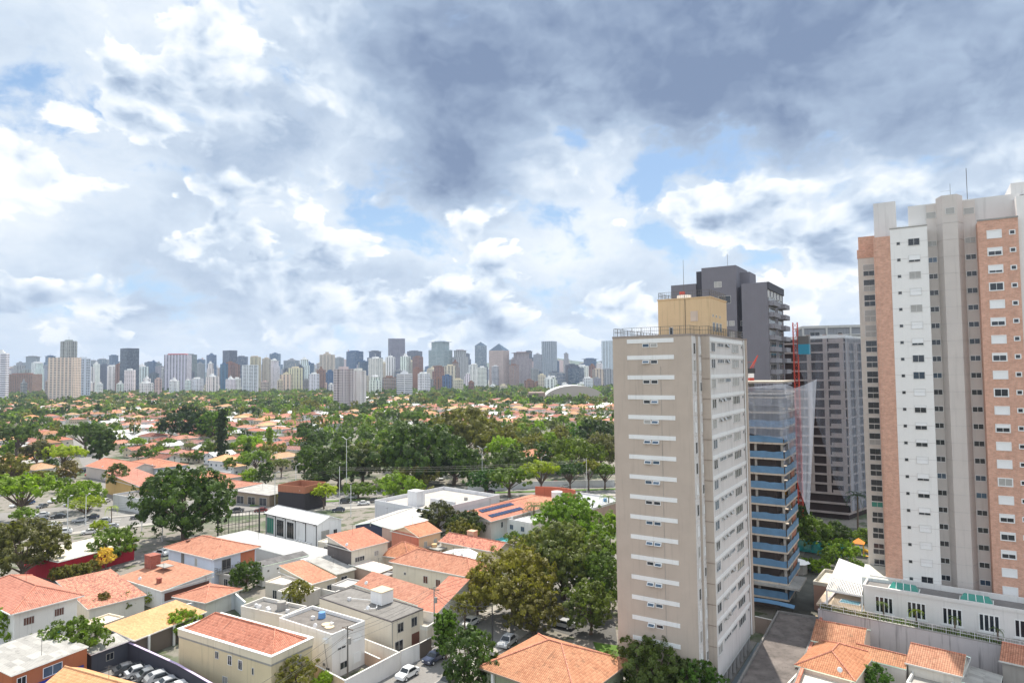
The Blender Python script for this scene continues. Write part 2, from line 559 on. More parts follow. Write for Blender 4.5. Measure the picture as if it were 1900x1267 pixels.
M_wall = plaster('wall_paint', None, 0.06, 0.88, 0.16)
M_roofc = plaster('roof_felt', (0.17, 0.155, 0.145), 0.28, 0.95, 0.1, 0.8)
M_conc = plaster('concrete', (0.33, 0.32, 0.30), 0.16, 0.9, 0.25)
M_concd = plaster('stained_concrete', (0.20, 0.19, 0.18), 0.22, 0.95, 0.3, 0.6)
M_tile = tiles('clay_tiles', (0.62, 0.265, 0.185), (0.44, 0.165, 0.11))
M_tile_l = tiles('pale_clay_tiles', (0.70, 0.40, 0.21), (0.56, 0.28, 0.14), dirt=0.2)
M_tile_m = tiles('mossy_clay_tiles', (0.58, 0.25, 0.175), (0.25, 0.11, 0.085), var=1.2, dirt=0.5)
M_sheet = sheet('pale_sheet_roof', (0.60, 0.60, 0.60), 1.05, 0.14, 0.5, 0.15)
M_fibre = sheet('fibre_cement_roof', (0.36, 0.35, 0.33), 0.95, 0.35, 0.9, 0.35)
M_fibred = sheet('dark_fibre_cement_roof', (0.13, 0.125, 0.125), 0.95, 0.4, 0.9, 0.3)
M_white = plaster('white_paint', (0.80, 0.80, 0.79), 0.04, 0.75, 0.1)
M_dark = plain('dark_metal', (0.035, 0.035, 0.04), 0.5)
M_rail = plain('rail_metal', (0.13, 0.125, 0.12), 0.5, 0.3)
M_glassd = glass('dark_window_glass', (0.022, 0.026, 0.034))
M_glassb = glass('sky_window_glass', (0.06, 0.10, 0.15), 0.05)
M_curtain = plain('curtained_glass', (0.38, 0.37, 0.35), 0.25)
M_shutter = plain('white_roller_shutter', (0.82, 0.82, 0.82), 0.5, var=0.04)
M_frame = plain('window_frame', (0.62, 0.61, 0.59), 0.5)
M_wood = plain('dark_wood', (0.12, 0.045, 0.03), 0.6)
M_brick = brick('orange_brick', (0.66, 0.36, 0.255), (0.54, 0.275, 0.19), (0.58, 0.46, 0.38))
M_redbrick = brick('red_brick', (0.40, 0.10, 0.06), (0.28, 0.07, 0.045), (0.25, 0.18, 0.15))
M_metalw = plain('white_metal', (0.72, 0.72, 0.72), 0.4)
M_teal = glass('teal_glass', (0.03, 0.22, 0.17), 0.1, 0.3)
M_blue = plain('blue_debris_sheet', (0.10, 0.215, 0.36), 0.6, var=0.3, scale=0.8)
M_red = plain('red_steel', (0.55, 0.06, 0.03), 0.5)
M_yellow = plain('yellow_panel', (0.75, 0.42, 0.03), 0.5)
M_car = tinted('car_paint', 0.28, 0.5, 0.6)
M_tint = tinted('tinted_surface', 0.7, 0.4)
M_tyre = plain('tyre_rubber', (0.02, 0.02, 0.02), 0.8)
M_carglass = plain('car_glass', (0.02, 0.025, 0.03), 0.05, var=0.05)
M_bark = plain('bark', (0.14, 0.10, 0.075), 0.9, var=0.35)
M_navy = plaster('navy_paint', (0.035, 0.045, 0.075), 0.1, 0.8, 0.1)
M_water = plain('pool_water', (0.06, 0.42, 0.46), 0.05)

# ------------------------------------------------------------------ windows
WM = [M_frame, M_glassd, M_glassb, M_curtain, M_shutter, M_white, M_wood, M_teal]
WCACHE = {}
PANE = {'dark': 1, 'blue': 2, 'curtain': 3, 'shutter': 4, 'teal': 7, 'wood': 6}

def win_boxes(w, h, kind='dark', fr=0.07, fmat=0, mull=1, proud=0.06, mw=0.025):
    """(frame boxes, pane boxes), x centred, z up from the sill, outside is -y"""
    F, P = [], []
    hw = w / 2
    F += [(-hw, hw, -proud, 0.02, 0, fr, fmat), (-hw, hw, -proud, 0.02, h - fr, h, fmat),
          (-hw, -hw + fr, -proud, 0.02, fr, h - fr, fmat), (hw - fr, hw, -proud, 0.02, fr, h - fr, fmat)]
    top = h - fr
    if kind.startswith('half'):      # shutter part way down
        s = {'half': 0.45, 'half3': 0.7, 'half1': 0.25}[kind]
        zs = h - fr - (h - 2 * fr) * s
        P.append((-hw + fr, hw - fr, -0.045, 0.0, zs, h - fr, 4)); top = zs; pk = 1
    else:
        pk = PANE[kind]
    P.append((-hw + fr, hw - fr, -0.02, 0.0, fr, top, pk))
    if kind != 'shutter':
        for i in range(mull):
            x = -hw + w * (i + 1) / (mull + 1)
            F.append((x - mw, x + mw, -proud + 0.01, 0.01, fr, top, fmat))
    return F, P

def window(parent, x, y, z, w, h, rz=0.0, kind='dark', **k):
    key = (round(w, 2), round(h, 2), kind, tuple(sorted(k.items())))
    if key not in WCACHE:
        F, P = win_boxes(w, h, kind, **k)
        a, b = MB(), MB()
        for q in F: a.box(*q)
        for q in P: b.box(*q)
        WCACHE[key] = (a.mesh('window', WM), b.mesh('pane', WM))
    a, b = WCACHE[key]
    o = place('window', a, parent, (x, y, z), rz)
    place('pane', b, o)
    return o

def bulk_window(mb, x, y, z, w, h, rz=0.0, kind='dark', **k):
    F, P = win_boxes(w, h, kind, **k)
    c, s = cos(rz), sin(rz)
    for (x0, x1, y0, y1, z0, z1, mi) in F + P:
        n0 = len(mb.v)
        mb.box(x0, x1, y0, y1, z0 + z, z1 + z, mi)
        for i in range(n0, len(mb.v)):
            a, b, q = mb.v[i]
            mb.v[i] = (x + a * c - b * s, y + a * s + b * c, q)

def railing(pts, h=1.1, step=1.2, rails=2, r=0.03):
    mb = MB()
    for (a, b) in zip(pts[:-1], pts[1:]):
        a, b = Vector(a), Vector(b)
        L = (b - a).length
        n = max(1, round(L / step))
        for i in range(n + 1):
            p = a.lerp(b, i / n)
            mb.bar(p, p + Vector((0, 0, h)), r * 2.2)
        for k in range(rails):
            z = h * (1 - k * 0.45)
            mb.bar(a + Vector((0, 0, z)), b + Vector((0, 0, z)), r * 1.8)
        m = max(1, int(L / 0.3))
        for i in range(m):
            p = a.lerp(b, i / m)
            mb.bar(p, p + Vector((0, 0, h)), 0.02)
    return mb

GRID = radians(-32.6)

# ------------------------------------------------------------------ beige apartment tower
def beige_tower():
    T = thing('apartment_tower', 'beige apartment tower with white ledges and ochre rooftop block above the foreground tiled roofs',
              'apartment tower', (14.9, 97.7), GRID)
    m_front = plaster('beige_render', (0.50, 0.42, 0.355), 0.07, 0.9, 0.12)
    m_side = plaster('pale_grey_render', (0.66, 0.63, 0.61), 0.06, 0.9, 0.22)
    zt, z0 = 50.2, 2.6
    mb = MB()
    pts = [(0, 0), (11.8, 0), (11.8, 1.9), (12.15, 1.9), (12.15, 3.1), (13.4, 3.1), (13.4, 22.3), (13.85, 22.3), (13.85, 23.2), (0, 23.2)]
    mb.prism(pts, z0, zt)
    # materials per wall: face order follows pts
    for i in (1, 3, 5):
        mb.mi[i] = 1
    mb.build('wall', [m_front, m_side], T)
    st = MB()
    st.box(1.0, 12.5, 1.0, 22.5, -1.2, 2.6)
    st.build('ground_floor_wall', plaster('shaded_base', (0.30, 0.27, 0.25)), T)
    for i in range(9):
        MB().box(-0.2, 0.2, -0.2, 0.2, 0, 2.6).build('pillar', m_side, T, loc=(13.1, 3.8 + i * 2.25, 0))
    MB().box(13.05, 13.36, 3.15, 22.2, 2.2, 2.6).build('beam', M_white, T)
    par = MB()
    par.prism([(-0.05, -0.05), (11.85, -0.05), (11.85, 1.85), (12.2, 1.85), (12.2, 3.05), (13.45, 3.05), (13.45, 22.25), (13.9, 22.25), (13.9, 23.25), (-0.05, 23.25)],
              zt, zt + 0.28)
    par.build('parapet', plaster('parapet_cap', (0.33, 0.28, 0.25)), T)
    MB().box(0.3, 13.1, 3.3, 22.9, zt + 0.28, zt + 0.3).build('roof', M_roofc, T)
    led = MB().box(-3.5, 3.5, -0.07, 0.0, 0, 0.6).mesh('ledge', M_white)
    leds = MB().box(-9.5, 9.5, -0.06, 0.0, 0, 0.5).mesh('ledge', M_white)
    leda = MB().box(-0.9, 0.9, -0.05, 0.0, 0, 2.55).mesh('panel', m_side)
    ledb = MB().box(-0.55, 0.55, -0.05, 0.0, 0, 2.55).mesh('panel', m_side)
    kinds = ['dark', 'curtain', 'blue', 'dark', 'blue', 'curtain', 'dark']
    bulk = MB()
    for k in range(16):
        zs = 50.12 - 0.15 - 2.83 * k if k == 0 else 47.6 - 2.85 * (k - 1)
        zb = zs - 0.6
        place('ledge', led, T, (5.78, 0, zb))
        place('ledge', leds, T, (13.4, 12.8, zb + 0.1), pi / 2)
        place('panel', leda, T, (11.8, 0.95, zb - 2.1), pi / 2)
        place('panel', ledb, T, (12.15, 2.52, zb - 2.1), pi / 2)
        for x in (5.15, 6.35):
            window(T, x, 0, zb - 0.62, 1.05, 0.55, 0, RND.choice(['dark', 'dark', 'blue', 'curtain']), mull=0, fmat=5)
            if RND.random() < 0.45:   # awning sash pushed open
                q = window(T, x, -.36, zb - .58, 1.0, .52, 0, 'blue', mull=0, fmat=5); q.rotation_euler = (-.6, 0, 0)
        for (y, w, h, mu) in ((4.6, 2.0, 1.35, 1), (8.5, 3.4, 0.6, 3), (12.3, 2.9, 0.6, 3), (17.0, 4.2, 1.3, 3)):
            window(T, 13.4, y, zb - h - 0.02, w, h, pi / 2, RND.choice(['dark', 'curtain', 'curtain', 'blue', 'dark', 'dark']), mull=mu, proud=0.1)
        for (y, w) in ((7.6, 1.0), (9.6, .9), (11.9, 1.0)):
            if RND.random() < .35:
                bulk.face([(13.46, y, zb - .1), (13.46, y + w, zb - .1), (13.75, y + w, zb - .5), (13.75, y, zb - .5)], 3)
        bulk_window(bulk, 13.4, 21.2, zb - 0.62, 0.8, 0.55, pi / 2, 'dark', mull=0)
        bulk_window(bulk, 11.85, 0.95, zb - 1.75, 0.95, 1.6, pi / 2, RND.choice(['dark', 'shutter', 'curtain']), mull=0)
        bulk_window(bulk, 12.2, 2.52, zb - 1.75, 0.75, 1.3, pi / 2, RND.choice(['dark', 'shutter', 'shutter']), mull=0)
    tag(bulk.build('small_windows', WM, T), kind='stuff')
    # joints in the render, thin grooves as drip mouldings, and drain pipe on the corner
    j = MB()
    for k in range(16):
        z = 47.0 - 2.85 * k
        j.box(12.2, 13.38, 3.04, 3.1, z, z + 0.08)
    j.build('moulding', plaster('moulding', (0.30, 0.24, 0.20)), T)
    MB().tube((13.62, 22.1, z0), (13.62, 22.1, zt), 0.09).build('drain_pipe', M_white, T)
    MB().tube((7.3, -0.03, 2.6), (7.3, -0.03, 46), 0.02).build('cable', M_conc, T)
    # ochre block
    oc = plaster('ochre_render', (0.70, 0.50, 0.30), 0.05, 0.9, 0.14)
    MB().box(4.9, 12.8, 6.0, 15.0, zt + 0.28, 56.0).build('rooftop_block', oc, T)
    MB().box(4.8, 12.9, 5.9, 15.1, 56.0, 56.15).build('rooftop_slab', oc, T)
    MB().box(9.9, 11.0, 5.94, 6.0, 52.6, 54.1).build('patch', plaster('pink_patch', (0.66, 0.52, 0.42)), T)
    MB().tube((9.1, 5.95, zt), (9.1, 5.95, 56), 0.035).build('rooftop_cable', M_dark, T)
    window(T, 6.9, 6.0, zt + 0.35, 0.6, 1.3, 0, 'dark', mull=0)
    for y in (7.6, 9.4, 11.2):
        window(T, 12.8, y, zt + 0.9, 1.1, 1.3, pi / 2, 'dark', mull=1)
    for y in (7.3, 9.0, 11.0):
        window(T, 12.8, y, zt + 3.0, 0.5, 0.35, pi / 2, 'dark', mull=0)
    z = zt + 0.28
    railing([(0.15, 8, z), (0.15, 0.15, z), (11.6, 0.15, z), (11.6, 2.0, z), (12, 3.3, z), (13.2, 3.3, z), (13.2, 22.2, z)], 1.15, 1.4).build('railing', M_rail, T)
    railing([(0.15, 8, z), (0.15, 22.9, z), (8, 22.9, z)], 1.15, 1.4).build('rear_railing', M_rail, T)
    z = 56.15
    railing([(12.7, 15, z), (12.7, 6.1, z), (9.0, 6.1, z)], 1.0, 1.1).build('rooftop_railing', M_rail, T)
    railing([(9.0, 6.1, z), (5.0, 6.1, z), (5.0, 15, z)], 1.0, 1.6, 2).build('rooftop_railing', M_rail, T)
    MB().prism([(8 + 1.1 * cos(a * pi / 4), 9 + 1.1 * sin(a * pi / 4)) for a in range(8)], z, z + 0.7).build('water_tank', M_white, T)
    MB().tube((8, 9, z + 0.7), (8, 9, z + 6.2), 0.05, 0.025).build('mast', M_rail, T)
    b = MB()
    for a in range(3):
        b.box(7.5 + a * 0.3, 7.7 + a * 0.3, 8.4, 8.6, z + 0.7, z + 1.3)
    b.build('beacon', M_red, T)

# ------------------------------------------------------------------ brick and white apartment tower
def brick_tower():
    T = thing('apartment_tower', 'tall brick and white apartment tower behind the low white podium wing',
              'apartment tower', (66.0, 114.0), radians(-31.5))
    wh = plaster('off_white_render', (0.80, 0.785, 0.765), 0.03, 0.85, 0.07)
    tan = plaster('taupe_render', (0.60, 0.55, 0.515), 0.05, 0.9, 0.10)
    gry = plaster('light_grey_render', (0.62, 0.61, 0.60), 0.05, 0.9, 0.15)
    cream = plaster('cream_render', (0.62, 0.58, 0.53), 0.05, 0.9, 0.1)
    z0 = 4.0
    MB().box(0, 5.5, 0, 16, z0, 69.4).build('white_wall', wh, T)
    # brick strip with rounded left edge
    pts = [(-0.02, 0.0)]
    pts = [(-2.6, 6)] + [(-2.6 + 0.7 - 0.7 * cos(a * pi / 8), 0.75 - 0.7 * sin(a * pi / 8)) for a in range(0, 5)] + [(0, 0.05), (0, 6)]
    MB().prism(pts, z0, 68.3).build('brick_wall', M_brick, T)
    MB().box(-5.6, 0, 8, 16, z0, 66.0).build('side_wing', cream, T)
    MB().box(-5.7, -2.8, 7.9, 12, 66.0, 67.6).build('brick_cornice', M_brick, T)
    MB().box(-5.5, -1.2, 9, 14, 67.6, 70.2).build('brick_attic', M_brick, T)
    MB().box(-2.6, 0.9, 5.2, 9, 68.3, 75.4).build('stair_head', gry, T)
    MB().box(0.9, 1.6, 5.2, 9, 69.4, 70.6).build('duct_box', gry, T)
    MB().box(5.5, 12.5, 3.4, 16, z0, 73.6).build('recess_wall', tan, T)
    MB().box(2.8, 18.6, 3.6, 16, 69.0, 73.8).build('upper_wall', gry, T)
    bay = [(6.95, 3.4), (7.75, 1.4), (9.9, 1.4), (10.8, 3.4)]
    MB().prism(bay, z0, 74.5).build('bay', tan, T)
    jm = MB()
    for k in range(22):
        z = 9.9 + 2.85 * k
        jm.prism([(6.93, 3.35), (7.74, 1.37), (9.92, 1.37), (10.83, 3.35)], z, z + 0.05)
        jm.box(0.01, 5.48, -0.02, 0.0, z, z + 0.04)
    jm.build('joints', plaster('joint', (0.5, 0.47, 0.45)), T)
    MB().box(12.5, 17.8, 0, 16, z0, 69.2).build('brick_wall', M_brick, T)
    MB().box(12.42, 17.86, -0.08, 0.2, 69.2, 69.45).build('coping', M_conc, T)
    MB().box(-0.05, 5.55, -0.08, 0.2, 69.4, 69.6).build('coping', M_conc, T)
    MB().box(17.8, 27, 0.8, 16, z0, 72.8).build('white_wall', wh, T)
    MB().box(17.6, 30, 5, 16, 73.8, 75.9).build('machine_room', gry, T)
    MB().tube((11.6, 5, 73.6), (11.6, 5, 79.5), 0.05).build('lightning_mast', M_rail, T)
    a = MB(); a.tube((9.2, 5, 73.6), (9.2, 5, 77.2), 0.03); a.bar((7.8, 5, 76.0), (9.2, 5, 76.0), 0.03)
    a.build('antenna', M_rail, T)
    bulk = MB()
    ks = ['shutter', 'half', 'shutter', 'half3', 'curtain', 'dark', 'half', 'dark', 'shutter', 'half1']
    # rows downwards as the photograph shows them
    wrow = ['dark', 'half3', 'curtain', 'shutter', 'curtain', 'shutter', 'half3', 'dark', 'blue', 'shutter', 'half1', 'half', 'half', 'shutter', 'half3', 'half', 'half3', 'shutter', 'shutter', 'shutter', 'dark']
    brow = ['shutter', 'half', 'half3', 'dark', 'shutter', 'half', 'shutter', 'half1', 'shutter', 'dark', 'shutter', 'half', 'shutter', 'shutter', 'curtain', 'shutter', 'half', 'half1', 'half', 'shutter', 'shutter']
    nrec = 0
    for k in range(21):
        z = 66.9 - 2.85 * k
        window(T, 3.5, 0, z - 0.68, 1.75, 1.25, 0, wrow[k], fmat=0, proud=0.07)
        window(T, 14.65, 0, z - 0.75, 2.0, 1.4, 0, brow[k], fmat=5, fr=0.16, proud=0.08)
        for (xx, w) in ((6.2, 1.35), (11.65, 1.5)):
            nrec += 1
            window(T, xx, 3.4, z - 0.6, w, 0.95, 0, RND.choice(['dark', 'dark', 'dark', 'dark', 'blue']) if k > 0 else 'curtain', fmat=5 if k % 3 else 0)
        if k < 20:
            zz = 64.6 - 2.85 * k
            if k < 16:
                window(T, -3.85, 8, zz - 1.0, 1.9, 1.15, 0, RND.choice(['dark', 'dark', 'curtain', 'dark']), proud=0.03)
            else:
                bulk_window(bulk, -3.85, 8, zz - 1.0, 1.75, 0.95, 0, 'dark')
            bulk_window(bulk, -3.85, 8, zz - 2.05, 1.9, 1.0, 0, RND.choice(['teal', 'dark', 'dark', 'curtain', 'dark']), mull=1, proud=0.05)
        bulk_window(bulk, 1.2, 0, z - 0.4, 0.62, 0.6, 0, 'dark', mull=0, proud=0.04)
        bulk_window(bulk, 17.0, 0, z - 0.4, 0.85, 0.8, 0, 'dark', mull=0, fmat=5, fr=0.14, proud=0.07)
    tag(bulk.build('small_windows', WM, T), kind='stuff')
    for x in (6.2, 8.9, 11.65):
        window(T, x, 1.4 if x == 8.9 else 3.4, 71.2, 1.5 if x != 8.9 else 1.3, 1.1, 0, 'curtain', mull=0)
    # terrace box at the foot on the left
    MB().box(-6.2, -0.05, -.9, 7.9, 4.0, 9.2).build('terrace', plaster('terrace_wall', (0.60, 0.64, 0.63)), T)
    MB().box(-6.1, -0.15, -.8, 7.8, 9.2, 9.24).build('terrace_floor', plaster('terrace_tiles', (0.62, 0.62, 0.55)), T)

# ------------------------------------------------------------------ dark grey tower with balconies
def grey_tower():
    # right block corner at photo column 1425
    x, y, _ = Dz(1428, 690, 163)
    T = thing('apartment_tower', 'charcoal grey apartment tower with balconies standing behind the ochre rooftop block',
              'apartment tower', (x, y), GRID)
    g = plaster('charcoal_render', (0.185, 0.18, 0.205), 0.05, 0.9, 0.06)
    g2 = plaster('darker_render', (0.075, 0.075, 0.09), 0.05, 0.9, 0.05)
    lg = plaster('grey_render', (0.24, 0.235, 0.26), 0.05, 0.9, 0.05)
    MB().box(-6.2, 0, 0, 20, 0, 67.0).build('right_block', g, T)
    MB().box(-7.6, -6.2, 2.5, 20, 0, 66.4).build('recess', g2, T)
    MB().box(-16.4, -7.6, 0.6, 13, 0, 72.0).build('core_block', g, T)
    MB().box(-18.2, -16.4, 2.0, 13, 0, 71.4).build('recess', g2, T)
    MB().box(-7.6, -5.2, 5, 12, 67, 70.6).build('core_overhang', g, T)
    MB().box(-25, -18.2, 1.5, 15, 0, 68.2).build('left_block', g, T)
    MB().box(0, 0.35, 0.2, 20, 65.2, 67.05).build('cornice', g2, T)
    MB().tube((-11, 6, 72), (-11, 6, 76), 0.05).build('mast', M_rail, T)
    ba, rl = [], MB()
    bm = MB(); bm.box(0, 1.3, -4.2, 4.2, 0, 0.15); bm.box(1.2, 1.3, -4.2, 4.2, 0.15, 1.15); bm.box(0, 1.3, -4.2, -4.1, 0.15, 1.15); bm.box(0, 1.3, 4.1, 4.2, 0.15, 1.15)
    bm = bm.mesh('balcony', lg)
    bn = MB(); bn.box(0, 1.9, -3.2, 3.2, 0, 0.15); bn.box(1.8, 1.9, -3.2, 3.2, 0.15, 1.15); bn.box(0, 1.9, -3.2, -3.1, 0.15, 1.15); bn.box(0, 1.9, 3.1, 3.2, 0.15, 1.15)
    bn = bn.mesh('balcony', lg)
    bulk = MB()
    for k in range(19):
        z = 61.2 - 2.85 * k
        place('balcony', bm, T, (0, 5.0, z))
        place('balcony', bn, T, (0, 15.4, z))
        if k < 14:
            window(T, 0, 5.0, z + 0.2, 7.4, 2.3, pi / 2, 'dark', mull=3)
            window(T, 0, 15.4, z + 0.2, 5.6, 2.3, pi / 2, 'dark', mull=2)
        if k > 1:
            zz = z + 1.0
            for q in (-10.5, -8.9):
                if k < 16: window(T, q, 0.6, zz, 1.3, 1.3, 0, RND.choice(['dark', 'curtain', 'blue']))
                else: bulk_window(bulk, q, 0.6, zz, 1.3, 1.3, 0, 'dark')
            if k < 10: window(T, -6.9, 2.5, zz, 0.7, 1.3, 0, 'dark', mull=0)
    tag(bulk.build('small_windows', WM, T), kind='stuff')
    window(T, -12.2, 0.6, 66.6, 1.9, 1.5, 0, 'curtain')
    window(T, -10.6, 0.6, 62.3, 3.2, 2.0, 0, 'dark')
    for i in range(5):
        window(T, 0.0, 1.5 + i * 3.9, 63.2, 2.2, 1.9, pi / 2, 'curtain', mull=1)

# ------------------------------------------------------------------ buildings under construction
def net_material(name, col, cover):
    m, N, b, out = material(name)
    P = pos(N)
    tr = N.n('ShaderNodeBsdfTransparent')
    df = N.n('ShaderNodeBsdfDiffuse'); df.inputs[0].default_value = (*col, 1)
    tl = N.n('ShaderNodeBsdfTranslucent'); tl.inputs[0].default_value = (*col, 1)
    ad = N.n('ShaderNodeMixShader'); ad.inputs[0].default_value = 0.5
    N.t.links.new(df.outputs[0], ad.inputs[1]); N.t.links.new(tl.outputs[0], ad.inputs[2])
    mx = N.n('ShaderNodeMixShader')
    f = N.m('ADD', cover, N.m('MULTIPLY', N.m('SUBTRACT', N.noise(N.vm('MULTIPLY', P, (1.0, 1.0, 0.12)), 0.6, 3, 0.6), 0.5), 0.55), clamp=True)
    N.put(mx.inputs[0], f)
    N.t.links.new(tr.outputs[0], mx.inputs[1]); N.t.links.new(ad.outputs[0], mx.inputs[2])
    N.t.links.new(mx.outputs[0], out.inputs[0])
    return m

M_net = net_material('debris_net', (0.62, 0.68, 0.80), 0.20)
M_netc = net_material('front_debris_net', (0.60, 0.66, 0.78), 0.42)
M_netd = net_material('dense_debris_net', (0.55, 0.60, 0.70), 0.42)

def sheet_net(top, bot, nu, nv, ru, amp):
    """hanging net between a top and a bottom polyline (same count), rippled"""
    mb = MB(); P = []
    rr = random.Random(ru)
    ph = [rr.uniform(0, 6) for _ in range(4)]
    def lerp(pl, t):
        f = t * (len(pl) - 1); i = min(int(f), len(pl) - 2)
        return Vector(pl[i]).lerp(Vector(pl[i + 1]), f - i)
    for i in range(nu + 1):
        col = []
        for j in range(nv + 1):
            a, b = i / nu, j / nv
            p = lerp(top, a).lerp(lerp(bot, a), b)
            w = amp * (sin(a * 17 + ph[0] + b * 2) + 0.6 * sin(a * 37 + ph[1] - b * 3)) * (0.25 + b)
            p += Vector((w * 0.5, -w, amp * 0.4 * sin(a * 11 + ph[2])))
            col.append(p)
        P.append(col)
    for i in range(nu):
        for j in range(nv):
            mb.face([P[i][j], P[i + 1][j], P[i + 1][j + 1], P[i][j + 1]])
    return mb

def blue_site():
    T = thing('unfinished_tower', 'half built concrete tower with blue debris sheets on every floor beside the beige tower',
              'construction site', (50.0, 123.0), GRID)
    X0, X1, Y1 = -13.6, 0, 12.0
    slab = MB().box(X0, X1 + 0.22, -0.22, Y1, 0, 0.32).mesh('floor_slab', plaster('warm_slab_edge', (0.50, 0.44, 0.37), .15))
    def sheet_blue(seed):
        rr = random.Random(seed); mb = MB()
        for (ax, a0, a1, cst, sg) in (('x', X0, X1, -0.16, -1), ('y', 0.0, Y1, 0.16, 1)):
            n = 16
            pr = None
            for i in range(n + 1):
                t = a0 + (a1 - a0) * i / n
                h = 1.55 + rr.uniform(-0.12, 0.10); o = cst + sg * rr.uniform(0, 0.05); lo = 0.34 + rr.uniform(-0.04, 0.03)
                p = ((t, o, lo), (t, o, h)) if ax == 'x' else ((o, t, lo), (o, t, h))
                if pr:
                    mb.face([pr[0], p[0], p[1], pr[1]])
                    q = 0.06 * (1 if ax == 'x' else -1)
                    off = (lambda s: tuple(np.add(s, (0, q, 0) if ax == 'x' else (q, 0, 0))))
                    mb.face([off(pr[1]), off(p[1]), off(p[0]), off(pr[0])])
                pr = p
        return mb.mesh('debris_sheet', M_blue)
    sheets = [sheet_blue(s) for s in range(4)]
    brickinfill = plaster('raw_brick_infill', (0.34, 0.15, 0.10), 0.1)
    col = MB().box(-0.2, 0.2, -0.2, 0.2, 0, 2.85).mesh('column', M_conc)
    core = plaster('raw_concrete_core', (0.16, 0.13, 0.12), 0.15)
    MB().box(X0 + 1.5, -2.2, 4, Y1 - 2, 0, 38).build('core_wall', core, T)
    for k in range(15):
        z = 3.2 + 2.85 * k - 0.3
        if z < 44:
            place('floor_slab', slab, T, (0, 0, z))
            if k < 12: place('debris_sheet', sheets[k % 4], T, (0, 0, z))
            if k < 13:
                for (cx, cy) in ((-0.3, 0.3), (-5.0, 0.3), (-9.5, 0.3), (-0.3, 6), (-0.3, 11.6)):
                    place('column', col, T, (cx, cy, z))
            if k < 12:
                MB().box(-0.2, -0.05, 6.2 + (k % 3) * 0.8, 10.6, z + 0.3, z + 2.8).build('infill_wall', brickinfill, T)
    # props under the top slabs
    pr = MB()
    for i in range(16):
        for j in range(3):
            x = X0 + 0.8 + i * 0.82; y = 0.5 + j * 2.4
            pr.tube((x, y, 34.4), (x, y, 40), 0.04, n=4)
    tag(pr.build('props', M_conc, T), kind='stuff')
    MB().box(X0, 0.2, -0.3, Y1 + 0.3, 40.6, 41.0).build('formwork_deck', plaster('formwork', (0.52, 0.47, 0.42)), T)
    MB().box(-6, 2.2, -1.2, 7, 5.4, 5.75).build('canopy', M_conc, T)
    bars = MB()
    rr = random.Random(3)
    for i in range(40):
        x, y = rr.uniform(X0, 0), rr.uniform(0, Y1)
        bars.tube((x, y, 41), (x + rr.uniform(-.1, .1), y, 42 + rr.random()), 0.03, n=3)
    tag(bars.build('starter_bars', M_dark, T), kind='stuff')
    # net hung round the top
    n1 = sheet_net([(X0, -0.8, 42.4), (-8, -0.9, 41.9), (-3, -0.9, 42.3), (0.9, -0.9, 42.6)],
                   [(X0, -0.9, 34.0), (-8, -0.9, 33.6), (-3, -1.0, 33.0), (0.9, -1.2, 32.4)], 40, 12, 1, 0.12)
    o = tag(n1.build('debris_net', M_netc), 'translucent net hung over the front of the top floors of the blue sheeted tower', 'net')
    o.location = T.location; o.rotation_euler = T.rotation_euler
    n2 = sheet_net([(0.9, -0.9, 42.6), (1.4, 5, 41.8), (2.6, 9, 42.2), (4.6, 10.5, 43.4)],
                   [(0.9, -1.0, 31.0), (1.0, 4, 28.0), (1.5, 8, 21), (2.6, 9.5, 17.0)], 30, 26, 2, 0.16)
    o = tag(n2.build('debris_net', M_netc), 'long pale net sagging down the right side of the blue sheeted tower', 'net')
    o.location = T.location; o.rotation_euler = T.rotation_euler
    # rubble and stores at the foot
    rb = MB(); rr = random.Random(5)
    for i in range(90):
        x, y = rr.uniform(1.5, 9), rr.uniform(-9, 2)
        s = rr.uniform(0.2, 0.7)
        rb.box(x, x + s * rr.uniform(.5, 2.5), y, y + s, 0.0, s * rr.uniform(.4, 1.5), rr.randrange(4))
    o = rb.build('building_rubble', [M_conc, M_blue, plain('sand_heap', (0.55, 0.42, 0.28), 0.9), M_dark])
    tag(o, 'heap of sand, timber and sacks at the foot of the blue sheeted tower', 'rubble', kind='stuff')
    o.location = T.location; o.rotation_euler = T.rotation_euler
    # site hut, hoist panel, awning
    x, y, _ = Dz(1465, 930, 133)
    s = MB().box(-0.9, 0.9, -0.1, 0.1, 0, 3.2); s2 = MB()
    o = thing('site_sign', 'yellow hoist panel hanging between the blue sheeted tower and the netted block', 'panel', (x, y, 18.2), GRID)
    s.build('board', M_yellow, o)
    s2.box(-.45, .45, -.16, -.1, 1.9, 2.7); s2.box(-.45, .45, -.16, -.1, .7, 1.4); s2.build('marking', M_dark, o)
    MB().tube((0.6, 0.3, -18), (0.6, 0.3, 8), 0.12, n=4).build('mast', M_rail, o)
    x, y = G(1478, 1040, 2.5)
    o = thing('site_hut', 'cream roofed octagonal hut at the foot of the blue sheeted tower', 'hut', (x, y), GRID)
    MB().prism([(2.2 * cos(a * pi / 4), 2.2 * sin(a * pi / 4)) for a in range(8)], 0, 2.3).build('wall', M_conc, o)
    mb = MB()
    for a in range(8):
        p = [(2.9 * cos(b * pi / 4), 2.9 * sin(b * pi / 4), 2.3) for b in (a, a + 1)]
        mb.face([p[0], p[1], (0, 0, 3.1)]); mb.face([p[1], p[0], (0, 0, 2.28)])
    mb.build('roof', M_white, o)
    x, y = G(1440, 1125, 3)
    o = thing('site_canopy', 'bright blue sheet canopy between the blue sheeted tower and the dark flat roof', 'canopy', (x, y), GRID)
    aw = MB()
